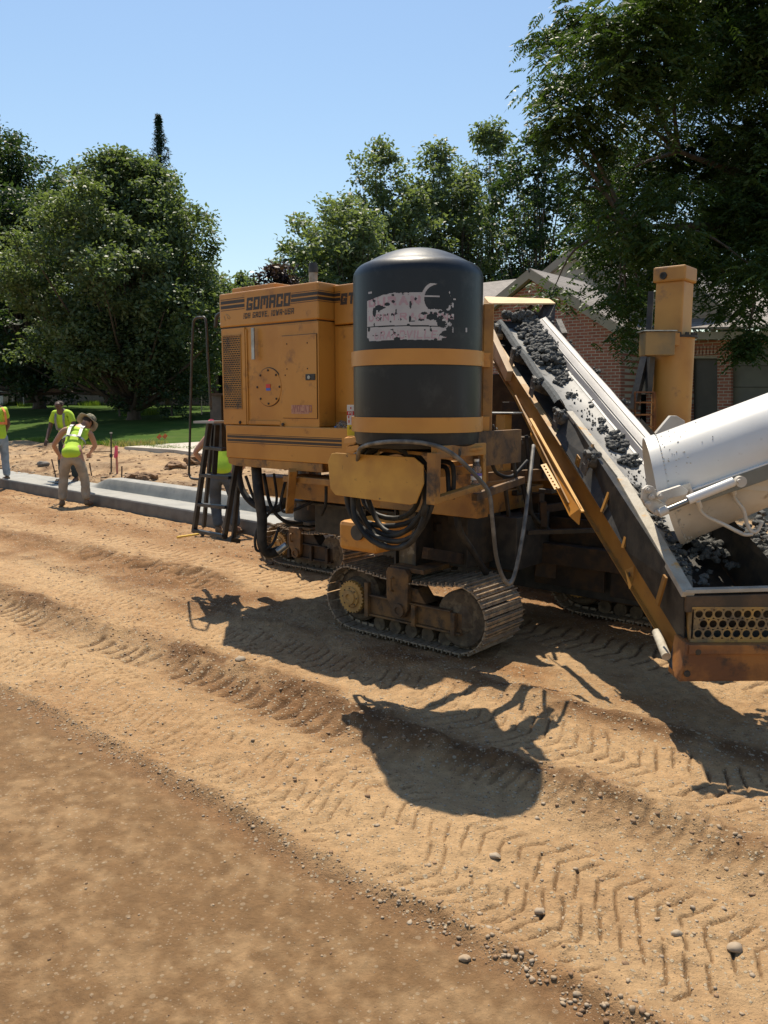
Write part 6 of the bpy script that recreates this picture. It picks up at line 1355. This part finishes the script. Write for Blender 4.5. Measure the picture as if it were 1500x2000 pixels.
def person(label, base, yaw, P, sc=1., skin=SKL, top='vest', pants=KHAKI, hat=None, bald=False, strap=SILV, boots=BOOT):
    """P: joint dict in local metres (x right, y forward, z up)"""
    R = Matrix.Rotation(yaw, 3, 'Z'); base = Vector(base)
    def X(p): return base+R@(Vector(p)*sc)
    t = thing('person', label, 'person', base)
    J = {k: X(v) for k, v in P.items()}
    js = []; idx = {}; ed = []
    def add(k, p, rx, ry=None, par=None):
        idx[k] = len(js); js.append((p, rx*sc, (ry or rx)*sc))
        if par is not None: ed.append((idx[par], idx[k]))
    add('pelvis', J['pelvis'], .135, .105); add('waist', J['waist'], .125, .095, 'pelvis'); add('chest', J['chest'], .155, .11, 'waist'); add('neckb', J['neckb'], .075, .07, 'chest'); add('neck', J['neck'], .055, .058, 'neckb')
    hd = (J['head']-J['neck']).normalized(); f = R@Vector(P.get('face', (0, 1, 0))); f = (f-hd*f.dot(hd)).normalized(); sd = f.cross(hd)
    add('jaw', J['neck']+hd*.06*sc+f*.02*sc, .066, .072, 'neck'); add('skull', J['head']-hd*.02*sc, .078, .094, 'jaw'); add('crown', J['head']+hd*.06*sc-f*.01*sc, .062, .078, 'skull')
    for s in 'LR':
        add('sh'+s, J['sh'+s], .058, None, 'chest' if False else 'neckb'); add('el'+s, J['el'+s], .042, None, 'sh'+s); mid = J['el'+s].lerp(J['wr'+s], .35); add('fa'+s, mid, .041, None, 'el'+s); add('wr'+s, J['wr'+s], .026, None, 'fa'+s)
        hdv = (J['wr'+s]-J['el'+s]).normalized(); side = hdv.cross(Vector((0, 0, 1))); side = side.normalized() if side.length > .1 else R@Vector((1, 0, 0)); dn = hdv.cross(side)
        add('pa'+s, J['wr'+s]+hdv*.055*sc, .034, .020, 'wr'+s)
        for q, (o_, l) in enumerate(((-.027, .070), (-.009, .080), (.009, .076), (.026, .060))):
            k1 = J['wr'+s]+hdv*.095*sc+side*o_*sc; add(f'f{q}{s}', k1, .0095, None, 'pa'+s); add(f'g{q}{s}', k1+hdv*l*.5*sc+dn*.012*sc, .0085, None, f'f{q}{s}'); add(f'h{q}{s}', k1+hdv*l*.75*sc+dn*.04*sc, .0075, None, f'g{q}{s}')
        th = J['wr'+s]+hdv*.045*sc-side*.04*sc; add('t1'+s, th, .012, None, 'pa'+s); add('t2'+s, th+hdv*.04*sc-side*.012*sc+dn*.015*sc, .0095, None, 't1'+s)
        add('hip'+s, J['hip'+s], .088, None, 'pelvis'); add('kn'+s, J['kn'+s], .055, None, 'hip'+s); cf = J['kn'+s].lerp(J['an'+s], .35); add('cf'+s, cf, .053, None, 'kn'+s); add('an'+s, J['an'+s], .036, None, 'cf'+s); add('to'+s, J['an'+s]+(R@Vector(P['foot'+s]))*.16*sc-Vector((0, 0, .045))*sc, .034, .026, 'an'+s)
    skinned('body', js, ed, skin, t)
    # face: nose, brow, ears, eyes, mouth
    c = J['head']-hd*.015*sc
    b = MB(); b.prism([c+f*.092*sc+hd*.03*sc, c+f*.118*sc-hd*.018*sc, c+f*.09*sc-hd*.03*sc], sd*.018*sc); 
    for k in (-1, 1): b.lump(c+sd*.084*sc*k-f*.005*sc, .02*sc, (.45, 1, 1.3), .1)
    b.lump(c+f*.088*sc-hd*.058*sc, .019*sc, (1.3, .5, .4), .1); b.build('face_features', skin, t, smooth=50)
    for k in (-1, 1): b = MB(); b.lump(c+f*.088*sc+sd*.032*sc*k+hd*.018*sc, .010*sc, (1.2, .6, .7), .05); b.build('eye', HAIR, t, smooth=50)
    if not bald: b = MB(); b.lump(c+hd*.055*sc-f*.02*sc, .093*sc, (.95, 1.05, .8), .08, 2, 3); b.build('hair', HAIR, t, smooth=60)
    else: b = MB(); b.lump(c+hd*.01*sc-f*.035*sc, .088*sc, (1.02, .95, .75), .03, 2, 3); b.build('hair', mat('short_dark_hair', (.045,.03,.022), None, .8), t, smooth=60)
    # shirt or vest
    k = 1.13; sj = [(J['pelvis']+(J['waist']-J['pelvis'])*-.75, .160*k*sc, .128*k*sc), (J['waist'], .140*k*sc, .108*k*sc), (J['chest'], .162*k*sc, .122*k*sc), (J['neckb']-(J['neckb']-J['chest'])*.12, .115*sc, .095*sc)]
    se = [(0, 1), (1, 2), (2, 3)]
    for s in 'LR':
        n = len(sj); sj.append((J['sh'+s]+(J['neckb']-J['sh'+s])*.12, .075*sc, .072*sc)); se.append((3, n))
        if top == 'shirt': sj.append((J['sh'+s].lerp(J['el'+s], .68), .064*sc, .064*sc)); se.append((n, n+1))
    folds(skinned('shirt' if top == 'shirt' else 'vest', sj, se, HIVIS, t, 2, 1), .022)
    # pants
    pj = [(J['pelvis']+(J['waist']-J['pelvis'])*.55, .146*sc, .118*sc), (J['pelvis']-Vector((0, 0, .04))*sc, .150*sc, .122*sc)]; pe = [(0, 1)]
    for s in 'LR':
        n = len(pj); pj += [(J['hip'+s]-Vector((0, 0, .10))*sc, .100*sc, .100*sc), (J['kn'+s], .076*sc, .078*sc), (J['kn'+s].lerp(J['an'+s], .5), .072*sc, .074*sc), (J['an'+s]+Vector((0, 0, .015))*sc, .070*sc, .072*sc)]; pe += [(1, n), (n, n+1), (n+1, n+2), (n+2, n+3)]
    folds(skinned('trousers', pj, pe, pants, t, 3, 0), .026)
    for s in 'LR':
        ft = (R@Vector(P['foot'+s])).normalized(); a = J['an'+s]; g = Vector((a.x, a.y, a.z-.075*sc))
        skinned('boot', [(a+Vector((0, 0, .03))*sc, .054*sc, .054*sc), (g+Vector((0, 0, .03))*sc-ft*.03*sc, .050*sc, .045*sc), (g+ft*.10*sc+Vector((0, 0, .022))*sc, .047*sc, .036*sc), (g+ft*.20*sc+Vector((0, 0, .015))*sc, .040*sc, .028*sc)], [(0, 1), (1, 2), (2, 3)], boots, t, 2, 0)
    # reflective strips as bands hugging the torso
    ax = (J['chest']-J['waist']).normalized(); lat = (J['shR']-J['shL']); lat = (lat-ax*lat.dot(ax)).normalized(); fr = ax.cross(lat) if ax.cross(lat).dot(R@Vector((0, 1, 0))) > 0 else lat.cross(ax)
    def ring(c, rx, ry, h, name='belt_strip', m=strap, a0=0, a1=360):
        b = MB(); n = 36
        for i in range(n+1):
            a = math.radians(a0+(a1-a0)*i/n); p = c+lat*math.cos(a)*rx+fr*math.sin(a)*ry
            b.v += [tuple(p-ax*h/2), tuple(p+ax*h/2)]
        for i in range(n): b.f.append((2*i, 2*i+2, 2*i+3, 2*i+1)); b.mi.append(0)
        b.build(name, m, t, smooth=True)
    ring(J['waist']+ax*.07*sc, .186*sc, .150*sc, .05*sc)
    for k in (-1, 1):
        b = MB(); pts = []
        top_ = J['chest'].lerp(J['neckb'], .75)
        seq = [(J['waist']+ax*.06*sc, -.148, .085), (J['waist'].lerp(J['chest'], .55), -.150, .09), (J['chest']+ax*.0*sc, -.150, .09), (J['chest'].lerp(J['neckb'], .5), -.135, .09), (top_+ax*.055*sc, -.05, .085), (top_+ax*.04*sc, .06, .085), (J['chest'], .15, .09), (J['waist']+ax*.06*sc, .150, .085)]
        cp = curve_pts([c_+fr*y*sc+lat*x*k*sc for c_, y, x in seq], 5)
        n = len(cp)
        for i, p in enumerate(cp): b.v += [tuple(p-lat*.024*sc), tuple(p+lat*.024*sc)]
        for i in range(n-1): b.f.append((2*i, 2*i+2, 2*i+3, 2*i+1)); b.mi.append(0)
        b.build('shoulder_strip', strap, t, smooth=True)
    if hat == 'bucket':
        b = MB(); c_ = J['head']+hd*.035*sc; n = 40; ax3 = (sd, f, hd)
        b.lathe(c_, [(.104*sc, -.02*sc), (.102*sc, .05*sc), (.085*sc, .095*sc), (.04*sc, .11*sc), (0, .112*sc)], n, ax3, cap=False)
        h = b.build('hat', CAMO, t, smooth=40)
        b = MB()
        for ri, (r_, z_) in enumerate(((.100, -.012), (.15, -.03), (.185, -.045))):
            for k in range(n): a = 2*math.pi*k/n; b.v.append(tuple(c_+(sd*math.cos(a)+f*math.sin(a))*r_*sc+hd*(z_+(.022*math.sin(3*a+.6)+.01*math.sin(5*a))*ri/2)*sc))
        for ri in range(2):
            for k in range(n): b.f.append((ri*n+k, ri*n+(k+1) % n, (ri+1)*n+(k+1) % n, (ri+1)*n+k)); b.mi.append(0)
        o = b.build('brim', mat('khaki_brim', (.34,.30,.22), (.27,.24,.17), .9, 9), h, smooth=True); o.modifiers.new('t', 'SOLIDIFY').thickness = .006
        b = MB(); b.lathe(c_, [(.107*sc, -.012*sc), (.107*sc, .022*sc)], n, ax3, cap=False); b.build('hat_band', mat('dark_hat_band', (.10,.095,.07), None, .9), h, smooth=True)
    if hat == 'cap':
        b = MB(); c_ = J['head']+hd*.03*sc; b.lathe(c_, [(.100*sc, -.01*sc), (.095*sc, .05*sc), (.06*sc, .085*sc), (0, .095*sc)], 28, (sd, f, hd), cap=False)
        h = b.build('hard_hat', mat('pale_cap', (.55,.54,.50), None, .6), t, smooth=40)
        b = MB(); b.prism([c_+f*.08*sc-sd*.07*sc, c_+f*.15*sc-sd*.04*sc, c_+f*.15*sc+sd*.04*sc, c_+f*.08*sc+sd*.07*sc], hd*.01*sc); b.build('peak', MATS['pale_cap'], h)
    return t, J
# person with the camouflage hat, seen from behind, bending over the curb (faces away and right)
s = 13.3
b3 = W(146, 985, 13.35); b3 = dropz(b3)
P3 = dict(pelvis=(0, 0, .90), waist=(-.01, .13, 1.02), chest=(.0, .34, 1.17), neckb=(.05, .46, 1.28), neck=(.09, .52, 1.32), head=(.14, .60, 1.385), face=(.45, .8, -.5),
          shL=(-.21, .40, 1.25), shR=(.21, .43, 1.20), elL=(-.40, .46, 1.00), elR=(.25, .58, .98), wrL=(-.36, .66, .80), wrR=(.12, .80, .85), hipL=(-.10, 0, .90), hipR=(.10, 0, .90), knL=(-.16, .04, .50), knR=(.17, .02, .50), anL=(-.19, -.03, .10), anR=(.20, -.02, .10), footL=(-.35, .9, 0), footR=(.2, 1, 0))
person('person in yellow vest, khaki trousers and camouflage hat bending with back turned at the kerb', b3, math.radians(8), P3, 1.02, hat='bucket', bald=False)
b2 = T(136, 941); b2 = W(136, 938, 15.9); b2.z = .15
P2 = dict(pelvis=(0, 0, .95), waist=(0, .05, 1.10), chest=(0, .13, 1.34), neckb=(0, .18, 1.48), neck=(0, .22, 1.53), head=(0, .27, 1.63), face=(0, 1, -.6),
          shL=(-.20, .14, 1.44), shR=(.20, .14, 1.44), elL=(-.27, .20, 1.16), elR=(.27, .18, 1.15), wrL=(-.22, .40, 1.0), wrR=(.25, .36, .93), hipL=(-.10, 0, .92), hipR=(.10, 0, .92), knL=(-.13, .08, .50), knR=(.13, .06, .5), anL=(-.15, 0, .10), anR=(.15, 0, .10), footL=(-.1, 1, 0), footR=(.1, 1, 0))
person('bald person in yellow safety shirt and dark trousers facing the camera behind the kerb', b2, math.radians(172), P2, .95, skin=SKD, top='shirt', pants=DARKC, bald=True)
b1_ = W(4, 950, 16.2); b1_.z = .12
P1 = dict(pelvis=(0, 0, .95), waist=(0, .01, 1.10), chest=(0, .03, 1.33), neckb=(0, .04, 1.48), neck=(0, .06, 1.53), head=(0, .09, 1.64), face=(0, 1, -.1),
          shL=(-.20, .03, 1.45), shR=(.20, .03, 1.45), elL=(-.25, .0, 1.16), elR=(.25, .02, 1.16), wrL=(-.24, .16, .94), wrR=(.24, .18, .93), hipL=(-.10, 0, .92), hipR=(.10, 0, .92), knL=(-.12, .03, .50), knR=(.12, .02, .5), anL=(-.13, 0, .10), anR=(.13, 0, .10), footL=(-.1, 1, 0), footR=(.1, 1, 0))
person('person in yellow shirt with orange stripes and pale jeans at the left edge', b1_, math.radians(62), P1, 1.02, skin=SKD, top='shirt', pants=JEAN, hat='cap', strap=ORNG)
b4 = dropz(W(437, 1040, 10.5))
P4 = dict(pelvis=(0, 0, .93), waist=(0, .06, 1.08), chest=(-.02, .20, 1.28), neckb=(-.02, .30, 1.42), neck=(-.0, .36, 1.47), head=(.0, .45, 1.54), face=(0, .9, -.6),
          shL=(-.22, .22, 1.36), shR=(.18, .24, 1.36), elL=(-.42, .16, 1.12), elR=(.34, .2, 1.08), wrL=(-.24, .26, .90), wrR=(.2, .35, .90), hipL=(-.10, 0, .90), hipR=(.10, 0, .90), knL=(-.12, .05, .48), knR=(.15, .03, .5), anL=(-.07, 0, .10), anR=(.16, 0, .10), footL=(-.1, 1, 0), footR=(.2, 1, 0))
person('person in yellow vest and dark jeans bending behind the black ladder of the machine', b4, math.radians(-4), P4, .97, pants=JEAND)
# dark apron hanging at his back pocket
# ------------------------------------------------------------------ small things
def pole(name, label, cat, px, py0, py1, Y=None, r=.012, m=GREASE_SHADE, grp=None, lean=0, base=None):
    p = base or T(px, py1); Yp = p.y; tp = W(px+lean, py0, Yp); b = MB(); b.tube([(p.x, p.y, p.z-.1), tp], r, 8)
    return b, p, tp
PG = 'steel form pins driven into the verge'
for px, y0, y1, ln, lab in ((111, 898, 932, -10, 'leaning steel pin between the boulder and the men'), (180, 905, 929, -5, 'short steel pin right behind the hatted person'), (237, 912, 942, 1, 'short upright steel pin nearest the raised kerb')):
    b, p, tp = pole('', '', '', px, y0, y1, r=.014, lean=ln); b.tube([tp, tp+ZZ*.012], .018, 8); b.build('form_pin', RUST if False else mat('rusty_pin', (.10,.05,.03), (.06,.035,.025), .8, 20), label=lab, cat='steel pin', group=PG)
b, p, tp = pole('', '', '', 217, 847, 925, r=.016); t = thing('grade_rod', 'tall black grade rod with clamp beside the pink stake', 'rod', p); b.build('rod', BLK, t)
b = MB(); m_ = W(217, 890, p.y); b.box(m_, .05, .05, .07); b.bar(m_, W(228, 886, p.y), .015, .015); b.bar(m_, W(195, 893, p.y+.4), .012, .012); b.build('clamp', BLK, t)
b = MB(); b.tube([tp-ZZ*.0, tp+ZZ*.03], .03, 8); b.build('cap', STEEL, t)
p = T(229, 928); t = thing('survey_stake', 'wooden survey stake wrapped in pink ribbon', 'stake', p); top_ = W(227, 872, p.y); b = MB(); b.bar(p-ZZ*.1, top_, .04, .02, Vector((0, 1, 0))); b.build('stake', mat('pinkish_stake', (.55,.22,.16), (.45,.2,.14), .8, 14), t)
b = MB(); b.bar(W(227.3, 892, p.y), W(227, 871, p.y), .055, .035, Vector((0, 1, 0))); b.prism([W(224, 878, p.y-.03), W(229, 878, p.y-.03), W(226, 896, p.y-.05), W(222, 893, p.y-.05)], (0, .004, 0)); b.build('ribbon', PINK, t)
for px, py, gx, gy, lab in ((311, 853, 316, 862, 'left one of the two small orange marker flags on the lawn'), (322, 852, 318, 862, 'right one of the two small orange marker flags on the lawn'), (273.5, 864, 272, 872, 'small orange marker flag low at the lawn edge')):
    q = T(gx, gy); s = q.y/F; t = thing('marker_flag', lab, 'flag', q, 'orange utility marker flags'); r_ = 5.6 if px > 280 else 3; c = W(px, py, q.y)
    b = MB(); b.prism([c+Vector((-r_*s, 0, -.2*r_*s)), c+Vector((0, 0, -r_*s)), c+Vector((r_*s, 0, .15*r_*s)), c+Vector((.1*r_*s, 0, r_*s))], (0, .004, 0)); b.build('flag', FLAGO, t)
    b = MB(); b.tube([q, c], .004, 5); b.build('wire', STEEL, t)
# hammer with yellow handle near the ladder foot
p0, p1 = G(346, 1049, .03), G(388, 1043, .03); t = thing('sledge_hammer', 'hammer with a yellow handle lying on the dirt by the ladder foot', 'hammer', p0)
zg = max(zat(p0.x, p0.y), zat(p1.x, p1.y)); p0.z = p1.z = zg+.02
b = MB(); b.tube([p0, p1], .014, 10); b.build('handle', mat('yellow_handle', (.80,.50,.06), None, .4), t); b = MB(); q_ = p1+(p1-p0).normalized()*.05+ZZ*.01; b.cyl(q_-Vector((-.03, .08, 0)), q_+Vector((-.03, .08, 0)), .028, 10); b.build('head', BLK, t)
# float tool lying on the fresh curb
c = W(112, 941, 0.1); c = PV(112, 941, curbv(-15)+.35); u_ = toU(c); b = MB(); vv_ = curbv(u_)+.38
b.ub(u_-.28, u_+.35, vv_-.07, vv_+.07, .205, .22); fl = thing('bull_float', 'grey float resting on the fresh kerb in front of the bald person', 'float', uvz(u_, vv_, .2)); b.build('blade', mat('blue_grey_metal', (.13,.16,.19), None, .4, metal=.4), fl, bevel=.004)
b = MB(); b.tube([uvz(u_-.1, vv_, .22), uvz(u_-.05, vv_, .26), uvz(u_+.15, vv_, .26), uvz(u_+.2, vv_, .22)], .012, 8); b.build('handle', WOOD, fl)
# grade board piece on verge
p = T(200, 882); b = MB(); b.box((p.x, p.y, zat(p.x, p.y)+.03), .5, .09, .03); b.build('timber_offcut', WOOD, label='pale timber offcut lying on the verge behind the stakes', cat='timber')
for px, py, r_, lab in ((262, 940, .14, 'reddish dirt clod with pink paint next to the raised kerb'), (289, 944, .14, 'second painted clod right of the reddish one'), (383, 905, .2, 'round dark clod behind the ladder handrail'), (345, 915, .17, 'dark clod on the verge left of the handrail')):
    p = T(px, py); b = MB(); b.lump((0, 0, 0), r_, (1.3, 1, .7), .4, 2, 3, int(px)); o = b.build('dirt_clod', [CLOD], label=lab, cat='clod', group='large dirt clods on the verge'); o.location = (p.x, p.y, zat(p.x, p.y)+r_*.3)
# water bottle on the shelf
c = W(930, 962, 4.50); bz = A4.z+.03; Yb = 4.60; c = W(930, 950, Yb); zb0 = c.z-.035
t = thing('water_bottle', 'clear plastic water bottle standing on the yellow shelf below the tank', 'bottle', (c.x, c.y, zb0))
b = MB(); b.lathe((c.x, c.y, zb0), [(.026, 0), (.032, .008), (.032, .05), (.029, .055), (.032, .06), (.032, .12), (.030, .135), (.014, .172), (.013, .182), (0, .182)], 20, cap=False); b.build('body', PLAST, t, smooth=40)
b = MB(); b.lathe((c.x, c.y, zb0+.180), [(.015, 0), (.015, .014), (0, .015)], 14, cap=False); b.build('cap', WHP, t)
b = MB(); b.lathe((c.x, c.y, zb0+.075), [(.0328, 0), (.0328, .022)], 20, cap=False); b.build('label_white', WHP, t); b = MB(); b.lathe((c.x, c.y, zb0+.098), [(.0328, 0), (.0328, .014)], 20, cap=False); b.build('label_blue', mat('violet_label', (.14,.09,.33), None, .5), t)
# product carton with red and yellow bands, left of the tank
c = W(686.5, 852, 4.86); s = c.y/F; x0, x1 = c.x-8.5*s, c.x+12*s; z = lambda py: CAMH+(785-py)/F*c.y*1.0+.0
def zz_(py): return W(686, py, c.y).z
t = thing('product_carton', 'narrow white carton with red and yellow printed bands beside the tank', 'carton', (c.x, c.y, zz_(853)))
for y0, y1, m in ((791, 803, WHP), (803, 811, RED), (811, 830, WHP), (830, 851, YEP)):
    b = MB(); b.box(((x0+x1)/2, c.y+.03, (zz_(y0)+zz_(y1))/2), x1-x0, .06, zz_(y0)-zz_(y1)-.0005); b.build('printed_band', m, t)
cs = .0014
for txt, px, py, hpx, m, k in (('XX', 682, 838.5, 5, PRINT, .0), ('PC', 680.5, 809.5, 5, WHP, 0)):
    S, H = np.meshgrid(np.arange(0, .06, cs), np.arange(0, hpx*s, cs)); M = text_mask(S, H, txt, 0, 0, 3.6*s, hpx*s, 1.*s, .45*s, 0)
    b = MB(); l0 = W(px, py, c.y); mask_mesh(b, M, 0, 0, cs, lambda a, h: (l0.x+a, c.y-.001, l0.z+h)); b.build('print', m, t)
b = MB()
for y0, y1, x in ((812, 817, 680), (820, 826, 680.5), (814, 829, 686.5), (795, 799, 684)): a = W(x, y0, c.y); d_ = W(x+2.2, y1, c.y); b.quad((a.x, c.y-.001, d_.z), (d_.x, c.y-.001, d_.z), (d_.x, c.y-.001, a.z), (a.x, c.y-.001, a.z))
b.build('print', RED, t)
# plastic bottle with blue cap lying on the deck
c = PV(668, 831, 4.47); t = thing('crumpled_bottle', 'crumpled clear bottle with blue cap lying on the machine deck', 'bottle', c)
b = MB(); b.lump(c, .038, (1.2, 1, .95), .2, 2, 3); b.build('body', PLAST, t, smooth=50); b = MB(); b.cyl(c+Vector((-.055, 0, -.02)), c+Vector((-.035, 0, -.012)), .014, 10); b.build('cap', mat('blue_cap', (.06,.16,.36), None, .4), t)
# small yellow shelf edge beside carton
b = MB(); b.prism([W(672, 856, 4.75), W(700, 853, 4.6), W(700, 850, 4.9), W(680, 852, 5.0)], (0, 0, -.03)); b.prism([W(676, 873, 4.7), W(700, 869, 4.6), W(700, 866, 4.8), W(684, 869, 4.9)], (0, 0, -.03)); b.build('side_step', YEL, MR)
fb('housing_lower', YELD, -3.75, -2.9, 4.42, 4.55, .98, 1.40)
# pink rag on the ladder top
b = MB(); b.lump(LdP(413, 822), .022, (1.2, 1, .6), .5, 3, 2); b.build('pink_rag', PINK, label='small pink ribbon knot on the ladder top', cat='ribbon')
